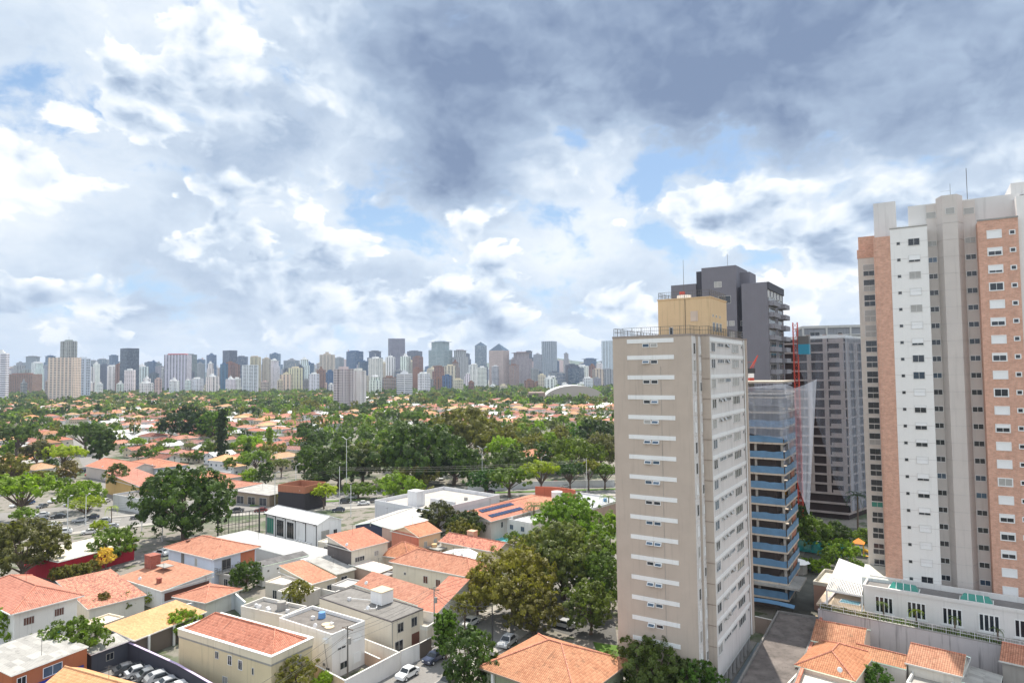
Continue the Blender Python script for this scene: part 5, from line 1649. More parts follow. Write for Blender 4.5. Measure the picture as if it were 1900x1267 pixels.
def quads_mesh(name, cen, nrm, size, tint, mat, aspect=0.7):
    """one small leaf quad per row"""
    n = len(cen)
    rs = np.random.RandomState(n % 9973)
    r = rs.normal(size=(n, 3))
    a = np.cross(nrm, r); a /= np.linalg.norm(a, axis=1)[:, None] + 1e-9
    b = np.cross(nrm, a); b /= np.linalg.norm(b, axis=1)[:, None] + 1e-9
    a = a * size[:, None]; b = b * size[:, None] * aspect
    v = np.stack([cen - a, cen - b * .9, cen + a, cen + b * .9], 1).reshape(-1, 3)
    me = bpy.data.meshes.new(name)
    me.vertices.add(4 * n); me.vertices.foreach_set('co', v.ravel())
    me.loops.add(4 * n); me.loops.foreach_set('vertex_index', np.arange(4 * n, dtype=np.int32))
    me.polygons.add(n); me.polygons.foreach_set('loop_start', np.arange(0, 4 * n, 4, dtype=np.int32))
    at = me.attributes.new('tint', 'FLOAT', 'POINT')
    at.data.foreach_set('value', np.repeat(tint, 4))
    me.materials.append(mat)
    me.update(calc_edges=True)
    return me

def crown_points(kind, n, rs, lobes, asp=1.0, per=60, tuft=.09):
    """unit crown: radius 1, z from 0 to 1 (scaled apart); clumps on an uneven body with gaps between"""
    C_, R_ = [], []
    for i in range(lobes):
        a = i * 2.39996 + rs.uniform(-.4, .4)
        if kind == 'flat':
            rr = sqrt((i + .5) / lobes) * .80; z = .58 + .24 * (1 - rr ** 2) + rs.uniform(-.16, .14); s = rs.uniform(.20, .36); sz = .42
        elif kind == 'cone':
            t = (i + .5) / lobes; rr = (1 - t) * .62 * rs.uniform(.5, 1); z = t * .92; s = .16 + .34 * (1 - t); sz = .8
        elif kind == 'column':
            t = (i + .5) / lobes; rr = .45 * rs.uniform(.2, 1); z = .08 + t * .84; s = rs.uniform(.35, .5); sz = .5
        elif kind == 'open':
            t = rs.uniform(-.75, 1); rr = sqrt(max(0, 1 - t * t)) * rs.uniform(.5, .86); z = .5 + t * .38; s = rs.uniform(.16, .30); sz = .75
        else:
            t = 1 - 1.75 * (i + .5) / lobes; rr = sqrt(max(0, 1 - t * t)) * rs.uniform(.42, .96); z = .46 + t * .42; s = rs.uniform(.17, .34); sz = .72
        C_.append((rr * cos(a), rr * sin(a), z)); R_.append((s, s * sz))
    C_ = np.array(C_) * np.array([1, 1, asp]); R_ = np.array(R_)
    R_[:, 1] = R_[:, 0] * (.55 if kind == 'flat' else .8)
    w = R_[:, 0] ** 2; w /= w.sum()
    # tufts on the surface of each clump, leaves on the surface of each tuft
    m = max(20, n // per)
    ks = rs.choice(lobes, m, p=w)
    ds = rs.normal(size=(m, 3)); ds[:, 2] = ds[:, 2] * .85 + .35; ds /= np.linalg.norm(ds, axis=1)[:, None]
    rd = 1 - np.abs(rs.normal(size=m)) * .14 - (rs.rand(m) < .2) * rs.rand(m) * .55
    sc = np.stack([R_[ks, 0], R_[ks, 0], R_[ks, 1]], 1)
    Q = C_[ks] + ds * sc * rd[:, None]
    rt = tuft * (.6 + .8 * rs.rand(m))
    j = rs.randint(0, m, n)
    d = rs.normal(size=(n, 3)) + ds[j] * .9; d /= np.linalg.norm(d, axis=1)[:, None]
    p = Q[j] + d * rt[j][:, None] * (.55 + .5 * rs.rand(n))[:, None]
    lobe_t = ((ks * 7919) % 13) / 13
    tint = np.clip(.26 + .16 * rs.rand(n) + (.22 * (lobe_t - .4) + .20 * (rs.rand(m) - .4))[j], 0.02, 1)
    nr = d * .8 + ds[j] * .7 + rs.normal(size=(n, 3)) * .35
    nr /= np.linalg.norm(nr, axis=1)[:, None]
    return p, nr, tint, C_, R_

CROWNS = {}
def crown_mesh(kind, lod, var, asp=1.0):
    key = (kind, lod, var, asp)
    if key in CROWNS: return CROWNS[key]
    import zlib
    rs = np.random.RandomState(zlib.crc32(repr(key).encode()) % 99991)
    n, sz, lobes = {0: (30000, .024, 74), 1: (11000, .036, 46), 2: (3200, .062, 28), 3: (700, .12, 16)}[lod]
    if kind in ('flat', 'open'): n = int(n * .8)
    if kind != 'flat': lobes = int(lobes * max(.8, asp ** .8)); n = int(n * max(.8, asp ** .7))
    p, nr, t, C_, R_ = crown_points(kind, n, rs, lobes, asp, {0: 70, 1: 45, 2: 22, 3: 8}[lod], {0: .075, 1: .09, 2: .11, 3: .13}[lod])
    if kind in ('cone', 'column'): sz *= 1.5
    size = sz * (.45 + 1.1 * rs.rand(n) ** 1.5)
    me = quads_mesh('crown', p, nr, size, t, M_leaf)
    limbs = [tuple(c) for c in C_[::max(1, lobes // (12 if lod < 2 else 6))]]
    CROWNS[key] = (me, limbs)
    return CROWNS[key]

def palm_crown(lod):
    key = ('palm', lod)
    if key in CROWNS: return CROWNS[key]
    rs = np.random.RandomState(5)
    cen, nr, sz, tt = [], [], [], []
    for f in range(17):
        a = f * 2.4; up = rs.uniform(.15, 1.1)
        for j in range(26):
            t = (j + 1) / 26
            r = t * cos(up * .8 - t * 1.1) ; z = t * up - t * t * 1.35 * (1.2 - up * .4)
            for s in (-1, 1):
                w = .13 * sin(min(1, t * 1.25) * pi * .9 + .25)
                cen.append((r * cos(a) - s * w * sin(a), r * sin(a) + s * w * cos(a), z - .04)); nr.append((-sin(a) * s * .5, cos(a) * s * .5, 1)); sz.append(.06); tt.append(.3 + .3 * t)
    cen = np.array(cen); nr = np.array(nr) + rs.normal(size=(len(nr), 3)) * .3
    nr /= np.linalg.norm(nr, axis=1)[:, None]
    me = quads_mesh('crown', cen, nr, np.array(sz), np.array(tt), M_leaf, .4)
    CROWNS[key] = (me, [])
    return CROWNS[key]

TRUNKS = {}
def trunk_mesh(kind, lod, var, limbs, r, hc, h0, hh):
    mb = MB()
    tr = max(.12, r * .06)
    n = 7 if lod < 2 else 5
    if kind == 'palm':
        mb.tube((0, 0, -.1), (r * .05, 0, hh), tr * 1.1, tr * .8, n=n)
        return mb.mesh('trunk', M_bark)
    top = h0 + hc * (.42 if kind != 'cone' else .85)
    mb.tube((0, 0, -.1), (r * .03, r * .02, h0 * .9 + .1), tr * 1.25, tr * .85, n=n)
    mb.tube((r * .03, r * .02, h0 * .9), (r * .02, -r * .02, top), tr * .85, tr * .45, n=n, caps=False)
    if lod < 3 and kind not in ('cone', 'column'):
        for c in limbs:
            e = (c[0] * r * .85, c[1] * r * .85, h0 + c[2] * hc * .95)
            mb.tube((r * .03, r * .02, h0 * .75 + (c[2] * .25) * hc), e, tr * .5, tr * .14, n=4, caps=False)
    return mb.mesh('trunk', M_bark)

G_DARK, G_MID, G_BRIGHT, G_OLIVE, G_GREY, G_YEL = (0.045, 0.085, 0.02), (0.085, 0.145, 0.026), (0.135, 0.225, 0.02), (0.13, 0.14, 0.04), (0.10, 0.13, 0.06), (0.20, 0.27, 0.025)
NTREE = [0]
def tree(label, x, y, r, h, kind='round', col=G_MID, trunk=.25, group=None, name='tree', cat='tree', lod=None, z=0.0):
    """crown radius r, full height h; trunk: share of the height below the crown"""
    D = hypot(x, y)
    if lod is None:
        s = r * FPX / D           # photo pixels of the crown's half width
        lod = 0 if s > 60 else 1 if s > 26 else 2 if s > 11 else 3
    var = NTREE[0] % 3; NTREE[0] += 1
    T = thing(name, label, cat, (x, y, z), RND.uniform(0, 6.28), group)
    jit = RND.uniform(.9, 1.12)
    colr = tuple(c * jit for c in col)
    if kind == 'palm':
        me, limbs = palm_crown(0)
        c = place('crown', me, T, (r * .05, 0, h * .93), None, colr); c.scale = (r, r, r * .8)
        place('trunk', trunk_mesh('palm', lod, 0, limbs, r, 0, 0, h * .93), T)
        return T
    if kind == 'flat': trunk = min(trunk, .22)
    h0 = h * trunk; hc = h - h0
    asp = min((.3, .5, .75, 1.0, 1.3, 1.7, 2.3, 3.2, 5.0, 7.0), key=lambda q: abs(math.log(q / (hc / r))))
    me, limbs = crown_mesh(kind, lod, var if lod > 0 else var % 2, asp)
    limbs = [(a_, b_, c_ / asp) for a_, b_, c_ in limbs]
    hc = asp * r
    c = place('crown', me, T, (0, 0, h0), None, colr); c.scale = (r, r, r)
    key = (kind, lod, round(r, 0), round(h / 2), round(trunk, 1), var)
    if key not in TRUNKS: TRUNKS[key] = trunk_mesh(kind, lod, var, limbs, r, hc, h0, h)
    place('trunk', TRUNKS[key], T)
    return T

PLACED = []
def ptree(label, u, v, wpx, ytop, kind='round', col=G_MID, trunk=.25, **k):
    x, y = G(u, v)
    r = wpx / 2 / FPX * y
    h = Dz(u, ytop, y)[2]
    PLACED.append((x, y, r))
    return tree(label, x, y, r, max(h, 1.0), kind, col, trunk, **k)

ptree('huge dense dark green tree beside the avenue left of the billboard frame', 343, 1004, 182, 876, 'round', (0.048, 0.092, 0.024), .12)
ptree('dark open crowned tree at the left edge above the white walled house', 38, 1082, 150, 978, 'open', (0.085, 0.095, 0.04), .15)
ptree('round green tree right of the red fascia roof', 212, 1046, 86, 986, 'round', G_MID, .15)
ptree('low bright shrub below the red fascia roof', 172, 1052, 44, 1020, 'round', G_BRIGHT, .1)
ptree('wide flat topped bright green tree at the left edge over the car park', 36, 968, 128, 878, 'flat', G_BRIGHT, .3)
ptree('bright airy tree between the car park and the side street', 150, 948, 78, 890, 'round', G_BRIGHT, .25)
ptree('small round lime green tree on the median by the junction', 160, 964, 64, 927, 'flat', G_YEL, .3)
ptree('small clipped lime tree on the near side of the avenue', 182, 1000, 38, 967, 'flat', G_YEL, .3)
ptree('small dark green median tree at the left of the avenue', 42, 986, 50, 943, 'flat', G_MID, .4)
ptree('small feathery palm beside the zebra crossing', 207, 976, 30, 937, 'palm', G_YEL, .5)
ptree('round dark green bush tree against the long white wall building', 457, 1096, 60, 1043, 'round', G_DARK, .08)
ptree('round olive green tree in the yard behind the gravel roofs', 554, 1130, 52, 1073, 'round', G_OLIVE, .15)
ptree('leaning bright green bush over the tan tiled roof on posts', 336, 1186, 72, 1134, 'round', G_BRIGHT, .1)
ptree('spreading glossy tree in front of the orange brick shop', 132, 1246, 120, 1146, 'open', (0.07, 0.12, 0.02), .3)
ptree('leaning side tree left of the spreading glossy tree', 72, 1240, 66, 1168, 'open', (0.07, 0.12, 0.02), .3)
ptree('bright broad leaved bush below the white walled house', 12, 1200, 62, 1128, 'round', G_BRIGHT, .1)
ptree('small reddish tipped tree in the courtyard of the chimney house', 192, 1147, 44, 1104, 'open', (0.10, 0.09, 0.03), .2)
ptree('small dark round tree in the courtyard of the chimney house', 236, 1140, 46, 1104, 'round', G_GREY, .2)
ptree('low yellow green shrub beside the white chimney house wall', 282, 1124, 30, 1096, 'round', G_YEL, .1)
for i, (u, v) in enumerate(((105, 1078), (122, 1076), (140, 1074), (156, 1070), (172, 1066))):
    ptree('olive shrub in the hedge behind the mottled orange roof', u, v, 30, v - 26, 'round', G_OLIVE, .05, group='shrubs of the hedge behind the mottled roof', name='shrub', cat='shrub')
for i, (u, v) in enumerate(((118, 1052), (134, 1048))):
    ptree('bright clipped hedge shrub under the red fascia', u, v, 24, v - 14, 'round', G_BRIGHT, .05, group='clipped shrubs under the red fascia', name='shrub', cat='shrub')
ptree('yellow flowering shrub by the big brick chimney', 196, 1062, 34, 1018, 'open', (0.45, 0.36, 0.10), .2)
ptree('olive tree at the bottom edge in front of the tan house', 548, 1300, 90, 1222, 'open', G_OLIVE, .3)
ptree('small bright shrub at the foot of the peach yard wall', 600, 1285, 40, 1246, 'round', G_BRIGHT, .1)
ptree('large brown tinged tree beside the street left of the beige tower', 952, 1152, 168, 1032, 'round', (0.15, 0.155, 0.045), .15)
ptree('large grey green tree touching the left edge of the beige tower', 1046, 1112, 148, 972, 'round', (0.105, 0.14, 0.06), .12)
ptree('tall bright green tree behind the grey green tree', 1058, 1040, 128, 922, 'round', (0.11, 0.20, 0.03), .12)
ptree('bright green tree squeezed against the beige tower', 1112, 1092, 84, 985, 'round', (0.10, 0.17, 0.03), .12)
ptree('shaggy green tree filling the foot of the beige tower', 1096, 1176, 96, 1068, 'round', (0.09, 0.13, 0.04), .12)
ptree('broad light olive tree between the two large trees', 1000, 1098, 116, 992, 'round', (0.14, 0.16, 0.05), .12)
ptree('lower brownish tree right above the bottom hip roof', 990, 1178, 110, 1088, 'round', (0.12, 0.125, 0.045), .15)
ptree('dark green tree between the grey green tree and the tower wall', 1118, 1132, 84, 1034, 'round', (0.07, 0.12, 0.035), .12)
ptree('golden tinted tree standing low over the cream house', 886, 1142, 72, 1052, 'open', (0.19, 0.18, 0.05), .2)
ptree('dark street tree with open branches by the white car', 862, 1172, 50, 1100, 'open', G_OLIVE, .4)
ptree('dark glossy street tree at the bottom beside the hip roofed house', 872, 1300, 104, 1162, 'round', (0.04, 0.078, 0.02), .12)
ptree('bright green street tree overhanging the white garage', 828, 1222, 62, 1132, 'column', (0.07, 0.14, 0.02), .15)
ptree('small lime shrub at the corner of the bottom hip roofed house', 922, 1285, 46, 1252, 'round', G_YEL, .05)
ptree('dense rounded tree at the foot of the beige tower', 1212, 1302, 150, 1184, 'round', (0.075, 0.115, 0.035), .1)
ptree('lower bright tree right of the dense rounded tree', 1292, 1310, 92, 1222, 'round', (0.065, 0.14, 0.025), .1)
ptree('round orange tree between the orange roofs at bottom right', 1625, 1290, 52, 1227, 'round', (0.05, 0.12, 0.02), .2)
ptree('leafy green tree behind the blue sheeted tower', 1507, 1024, 76, 955, 'round', G_MID, .2)
ptree('low bright tree by the playground', 1566, 1040, 62, 1003, 'round', G_BRIGHT, .15)
ptree('small dark tree left of the playground', 1538, 1052, 36, 1018, 'round', G_MID, .15)
for lab_, q_ in (('dense green tree at the foot of the netted block', (1548, 1012, 66, 968, 'round', G_DARK)), ('dark tree between the sheeted tower and the palm', (1486, 985, 50, 940, 'round', G_DARK)), ('bright bush beside the court fence', (1520, 1062, 40, 1040, 'round', G_BRIGHT)),
                 ('bushy tree left of the brick tower foot', (1602, 1020, 40, 975, 'round', G_MID)), ('low bush by the octagonal hut', (1500, 1058, 30, 1036, 'round', G_MID)), ('shrub beside the pergola corner', (1592, 1066, 34, 1040, 'round', G_MID))):
    ptree(lab_, *q_, .15)
ptree('dark palm at the foot of the netted concrete block', 1592, 990, 56, 912, 'palm', (0.02, 0.045, 0.02), .5)
ptree('dark palmy clump above the salmon house', 815, 992, 92, 930, 'open', (0.045, 0.055, 0.022), .15)
ptree('second palmy clump between the salmon house and the solar panels', 868, 1002, 84, 950, 'open', (0.04, 0.06, 0.022), .15)
ptree('bright tree right of the grey flat roofed building', 790, 985, 40, 946, 'round', G_BRIGHT, .2)
ptree('pale olive tree above the mottled red roof', 860, 1010, 56, 968, 'round', G_OLIVE, .2)
ptree('small green tree left of the cream house with red shutters', 742, 1052, 44, 1016, 'round', G_MID, .15)
ptree('drooping palm beside the solar panel house', 990, 985, 56, 934, 'palm', (0.05, 0.09, 0.02), .5)
ptree('small palm at the left edge of the beige tower', 1130, 962, 40, 918, 'palm', G_MID, .5)
ptree('bright tree behind the tower edge tree', 1132, 1010, 40, 945, 'round', G_BRIGHT, .2)
ptree('shrub row tree by the turquoise garden pool', 955, 1008, 36, 985, 'round', G_MID, .1)
# along and beyond the avenue
for q in [
    ('clipped lime street tree behind the white metal hall', 540, 936, 48, 912, 'flat', G_YEL, .35),
    ('clipped round lime tree beside the avenue poles', 601, 945, 54, 901, 'flat', G_YEL, .35),
    ('low dark hedge tree by the avenue below the dark wood', 665, 925, 70, 898, 'flat', G_MID, .2),
    ('bright feathery tree left of the parked cars beyond the avenue', 742, 925, 96, 880, 'round', (0.12, 0.2, 0.03), .15),
    ('olive tree behind the bright feathery tree', 772, 908, 92, 862, 'round', G_OLIVE, .2),
    ('small olive bush by the far car park', 798, 925, 36, 905, 'round', G_OLIVE, .1),
    ('broad dark green tree left of the tall lamp', 628, 905, 128, 822, 'round', (0.045, 0.08, 0.022), .15),
    ('silvery green tree right of the tall lamp', 672, 900, 96, 826, 'round', (0.09, 0.12, 0.05), .2),
    ('small dark round tree above the wooden shop front', 583, 905, 42, 873, 'round', G_DARK, .2),
    ('huge dark fig tree in the middle of the wood', 780, 900, 176, 792, 'round', (0.042, 0.080, 0.02), .2),
    ('dark tree on the right flank of the huge fig', 842, 900, 110, 822, 'round', (0.045, 0.085, 0.02), .2),
    ('tall olive eucalyptus behind the huge fig', 862, 860, 130, 758, 'open', (0.12, 0.13, 0.045), .2),
    ('second olive eucalyptus right of the first', 920, 868, 100, 775, 'open', (0.12, 0.13, 0.045), .2),
    ('olive tree leaning left of the eucalyptus pair', 815, 850, 90, 772, 'open', (0.11, 0.13, 0.04), .2),
    ('bright rounded tree left of the white two storey house', 932, 880, 66, 805, 'round', G_BRIGHT, .2),
    ('dark green tree in front of the white two storey house', 955, 898, 100, 828, 'round', (0.06, 0.10, 0.03), .2),
    ('teal green street tree beyond the parked white cars', 900, 918, 66, 868, 'round', (0.04, 0.10, 0.035), .25),
    ('broad low street tree over the avenue wall', 945, 922, 96, 868, 'flat', (0.075, 0.13, 0.02), .35),
    ('yellow green tree with orange flowers below', 1004, 918, 72, 854, 'flat', G_YEL, .35),
    ('bluish green street tree beyond the avenue', 1058, 912, 66, 862, 'flat', (0.045, 0.09, 0.045), .3),
    ('yellowish street tree left of the right hand poles', 1092, 910, 52, 852, 'flat', (0.14, 0.16, 0.03), .35),
    ('street tree touching the beige tower beyond the avenue', 1122, 908, 56, 866, 'flat', G_MID, .3),
    ('broad bright domed tree behind the street trees', 1062, 880, 112, 814, 'round', (0.085, 0.13, 0.02), .15),
    ('pale grey crowned tree beside the beige tower wall', 1116, 872, 66, 802, 'round', (0.10, 0.11, 0.06), .2),
    ('dark spreading tree high beside the beige tower', 1106, 838, 90, 780, 'open', (0.03, 0.055, 0.02), .2),
    ('intense green round tree left of the dark spreading tree', 1060, 825, 42, 788, 'round', (0.07, 0.16, 0.02), .1),
    ('tall slim cypress standing over the middle left houses', 411, 862, 30, 762, 'column', (0.03, 0.055, 0.028), .03),
    ('dark pine group above the middle left houses', 345, 822, 86, 753, 'round', (0.022, 0.045, 0.018), .15),
    ('bright green dome right of the dark pine group', 394, 822, 58, 766, 'round', (0.075, 0.15, 0.015), .15),
    ('umbrella tree with dense dark crown near the side street', 185, 865, 66, 795, 'column', (0.05, 0.09, 0.022), .3),
    ('wide flat yellow green tree beside the side street', 118, 878, 78, 828, 'flat', G_YEL, .4),
    ('dark branching tree left of the wide yellow green tree', 68, 880, 58, 818, 'open', (0.06, 0.065, 0.035), .35),
    ('round olive tree below the wide yellow green tree', 126, 900, 42, 852, 'round', (0.10, 0.09, 0.035), .2),
    ('broad green umbrella tree behind the side street', 160, 842, 90, 786, 'flat', (0.06, 0.11, 0.025), .4),
    ('dark umbrella tree at far left', 30, 850, 90, 796, 'flat', (0.045, 0.08, 0.022), .35),
    ('olive tree on the left edge above the car park', 20, 905, 70, 842, 'open', G_OLIVE, .3),
    ('green tree at the corner of the side street', 218, 918, 48, 864, 'open', (0.06, 0.09, 0.03), .3),
    ('bright flat tree right of the cypress', 462, 850, 62, 812, 'flat', G_BRIGHT, .3),
    ('yellow olive tree right of the cypress', 505, 860, 54, 826, 'flat', (0.12, 0.14, 0.03), .2),
    ('dark green tree in front of the orange roofed row', 492, 905, 38, 858, 'round', G_DARK, .15),
    ('bright bushy tree beside the dark one in front of the orange roofs', 462, 905, 44, 866, 'round', G_BRIGHT, .15),
    ('dark rounded tree in the middle of the orange roofs', 578, 850, 46, 806, 'round', G_DARK, .15),
    ('wide green umbrella tree left of the eucalyptus', 768, 800, 58, 766, 'flat', (0.08, 0.14, 0.02), .3)]:
    ptree(*q)
# podium garden palms and planting
for i, (u, v) in enumerate(((1640, 1132), (1701, 1146), (1772, 1162), (1852, 1184))):
    x, y = G(u, v + 14, 4.7)
    tree(('slim garden palm under the first podium window from the left', 'bright garden palm under the second podium window', 'garden palm hanging over the wall under the third podium window',
          'small garden palm under the fourth podium window')[i], x, y, 1.1 if i != 1 else 1.4, 2.6, 'palm', (G_MID, G_YEL, G_MID, G_DARK)[i], z=4.7, lod=1, cat='palm', name='palm')
for i in range(26):
    p = A0.lerp(B0, (i + .5) / 26)
    tree('low grassy clump in the planter on top of the stained retaining wall', p.x + .4, p.y + .9, .75, RND.uniform(.6, 1.1), 'round', G_OLIVE if i < 8 else G_MID, .02, z=4.7, lod=2,
         group='planter shrubs on the retaining wall', name='shrub', cat='shrub')

# ------------------------------------------------------------------ cars
def car_meshes(body_h=1.45, L=4.2, wd=1.72, suv=False):
    hh = 1.62 if suv else body_h
    prof = [(-L / 2, .35), (-L / 2 + .04, .78), (-L / 2 + .25, .92), (-L * .23, .98), (-L * .10, hh - .05), (L * .02, hh), (L * .24, hh - .03), (L * .38 if suv else L * .36, 1.02 if not suv else hh - .22),
            (L / 2 - .05, .95), (L / 2, .70), (L / 2, .35)]
    body, gl = MB(), MB()
    n = len(prof)
    def hw(z): return wd / 2 - max(0, z - .95) * .30
    for i in range(n - 1):
        (x0, z0), (x1, z1) = prof[i], prof[i + 1]
        body.face([(x0, -hw(z0), z0), (x1, -hw(z1), z1), (x1, hw(z1), z1), (x0, hw(z0), z0)][::-1])
        for s in (-1, 1):
            q = [(x0, s * hw(z0), z0), (x1, s * hw(z1), z1), (x1, s * wd / 2, .35), (x0, s * wd / 2, .35)]
            body.face(q if s > 0 else q[::-1])
    body.face([(-L / 2, -wd / 2, .35), (-L / 2, wd / 2, .35), (L / 2, wd / 2, .35), (L / 2, -wd / 2, .35)])
    o = .02
    def strip_(i, j, f0, f1):
        (x0, z0), (x1, z1) = prof[i], prof[j]
        a = (x0 + (x1 - x0) * f0, z0 + (z1 - z0) * f0); b = (x0 + (x1 - x0) * f1, z0 + (z1 - z0) * f1)
        gl.face([(a[0] - o, -hw(a[1]) * .88, a[1] + o), (a[0] - o, hw(a[1]) * .88, a[1] + o), (b[0] - o, hw(b[1]) * .88, b[1] + o), (b[0] - o, -hw(b[1]) * .88, b[1] + o)][::-1])
    strip_(3, 4, .06, .94)
    (x0, z0), (x1, z1) = prof[6], prof[7]
    gl.face([(x0 + .04, -hw(z0) * .85, z0 + o - .04), (x0 + .04, hw(z0) * .85, z0 + o - .04), (x1 + .03, hw(z1) * .85, z1 + .03), (x1 + .03, -hw(z1) * .85, z1 + .03)][::-1])
    for s in (-1, 1):
        q = [(-L * .17, 1.0), (-L * .085, hh - .14), (L * .22, hh - .14), (L * .31, 1.0)]
        f = [(a, s * (hw(b) + .012), b) for a, b in q]
        gl.face(f if s > 0 else f[::-1])
    wh = MB()
    wh.tube((0, -.1, 0), (0, .1, 0), .32, n=12)
    rim = MB(); rim.tube((0, -.11, 0), (0, .11, 0), .19, n=8)
    hl = MB().box(-.06, .02, -.16, .16, -.07, .07)
    return (body.mesh('body', M_car), gl.mesh('glass', M_carglass), wh.mesh('tyre', M_tyre), rim.mesh('rim', M_metalw), hl.mesh('headlight', M_metalw), L, wd)
CARM = [car_meshes(), car_meshes(suv=True, L=4.4, wd=1.8), car_meshes(L=3.8, wd=1.65, body_h=1.5)]
CARCOL = {'white': (.78, .78, .78), 'silver': (.45, .46, .48), 'grey': (.16, .17, .18), 'black': (.018, .018, .02), 'red': (.40, .02, .02), 'blue': (.03, .09, .22), 'dark blue': (.03, .04, .08), 'dark red': (.16, .015, .02), 'dark grey': (.06, .063, .07)}
def car(label, u, v, head, colname, kind=0, group=None, z=0.0):
    x, y = G(u, v)
    b, gl, wh, rim, hl, L, wd = CARM[kind]
    T = thing('parked_car' if 'park' in label else 'car', label, 'car', (x, y, z + .03), head, group)
    place('body', b, T, color=CARCOL[colname]); place('windows', gl, T)
    for sx in (-L * .31, L * .31):
        for sy in (-wd / 2 + .06, wd / 2 - .06):
            w = place('wheel', wh, T, (sx, sy, .32)); place('rim', rim, w)
    for sy in (-.6, .6): place('headlight', hl, T, (-L / 2 + .03, sy, .68))
    return T
AV = atan2(30, 52)        # avenue bearing on the left
AV2 = atan2(21, 88)
SB = GRID + pi / 2
for i, (u, v, cn) in enumerate(((238, 1247, 'dark grey'), (258, 1253, 'silver'), (278, 1258, 'grey'), (299, 1264, 'silver'), (318, 1273, 'silver'), (338, 1282, 'white'))):
    car(('dark grey car first on the left in the parked row below the dark wall', 'light silver hatchback second from the left in the parked row', 'grey hatchback third from the left in the parked row',
         'silver estate fourth from the left in the parked row', 'silver car fifth from the left in the parked row', 'white car at the right end of the parked row')[i], u, v, GRID + pi / 2 + pi - .25, cn, (0, 2, 2, 1, 0, 2)[i], 'cars parked below the dark wall')
car('white car driving down the street past the long white wall', 756, 1256, SB, 'white', 2)
car('dark blue car parked under the street tree by the white garage', 806, 1226, SB, 'dark blue', 0)
car('black topped car at the bottom edge below the glossy street tree', 832, 1272, SB, 'dark grey', 0)
car('white car parked beside the gabled house front', 872, 1160, SB, 'white', 0)
car('silver car parked under the big brown tinged tree', 942, 1196, SB + .1, 'silver', 1)
car('silver car parked by the tree near the beige tower', 1045, 1163, GRID, 'silver', 0)
car('white pickup parked on the shaded street beside the chimney house', 299, 1030, GRID + .2, 'white', 1)
AVC = [('white saloon on the avenue left lanes', 50, 979, 'white', 0), ('white car nearest the red fascia roof on the avenue', 118, 990, 'white', 1), ('white car at far left of the avenue', 12, 986, 'silver', 0),
       ('dark hatchback on the avenue behind the white saloon', 76, 968, 'dark grey', 2), ('blue roofed white car upper left of the avenue', 78, 958, 'white', 0), ('black car in the far lanes of the avenue left part', 108, 961, 'black', 0),
       ('silver car in the middle lanes before the junction', 148, 968, 'silver', 0), ('dark car following the silver one before the junction', 172, 962, 'dark blue', 2), ('white car beside the lime tree on the avenue', 94, 976, 'white', 0),
       ('grey van at the junction behind the small palm', 192, 970, 'silver', 1), ('silver car below the small palm', 206, 980, 'silver', 0), ('white car under the clipped lime tree', 166, 990, 'white', 0),
       ('black pickup emerging left of the huge dense tree', 256, 962, 'dark grey', 1), ('dark car on the far lanes above the billboard frame', 441, 949, 'dark grey', 0), ('red car above the right end of the billboard frame', 484, 950, 'dark red', 0),
       ('white car above the white metal hall', 567, 936, 'white', 0), ('second white car in front of the one above the hall', 572, 942, 'white', 2), ('dark red car beside the lime tree behind the hall', 567, 928, 'red', 1),
       ('dark blue car on the near lane right of the hall', 628, 949, 'dark blue', 0), ('black pickup in the far lanes behind the poles', 641, 933, 'black', 1), ('silver van in the far lanes behind the poles', 652, 925, 'silver', 1),
       ('white car right of the poles on the avenue', 675, 936, 'white', 0), ('dark car on the avenue left of the grey flat roofed building', 692, 931, 'dark grey', 0), ('white hatchback left of the junction with the wood', 906, 905, 'white', 0),
       ('dark car just below the white hatchback by the wood', 908, 915, 'dark blue', 0), ('silver car near the small motorbike on the avenue right part', 1048, 904, 'white', 0), ('black car at the kerb left of the right hand poles', 1010, 903, 'black', 0),
       ('red car behind the right hand poles', 1116, 898, 'red', 2), ('dark grey car touching the beige tower edge', 1132, 901, 'grey', 1), ('dark red car at the far kerb near the right hand poles', 1030, 898, 'dark red', 0)]
for (lab, u, v, cn, k) in AVC:
    car(lab, u, v, (AV if u < 300 else AV2) + (pi if u % 2 else 0), cn, k)
for i, (u, v, cn) in enumerate(((30, 940, 'white'), (52, 936, 'blue'), (78, 942, 'grey'), (100, 932, 'white'), (130, 938, 'silver'), (180, 926, 'silver'), (195, 932, 'white'), (228, 925, 'silver'), (214, 908, 'dark red'), (166, 882, 'red'), (156, 876, 'dark blue'))):
    car(('white van first on the left in the car park under the flat topped tree', 'blue car in the car park under the flat topped tree', 'grey car in the car park left of the airy tree', 'white car in the car park beside the airy tree',
         'silver car in the car park behind the lime tree', 'silver car parked at the corner of the side street', 'white car parked at the corner of the side street', 'silver car waiting on the side street at the crossing',
         'dark red car parked halfway up the side street', 'red car parked higher up the side street', 'dark blue car highest up the side street')[i], u, v, AV + .9, cn, i % 3)
for i, (u, v, cn) in enumerate(((806, 887, 'dark grey'), (820, 890, 'white'), (845, 893, 'dark red'), (858, 884, 'white'))):
    car(('dark car parked first under the huge fig', 'white car parked second under the huge fig', 'dark red car parked by the boundary wall under the fig', 'white car parked deepest under the fig')[i], u, v, AV2 + 1.2, cn, i % 3)

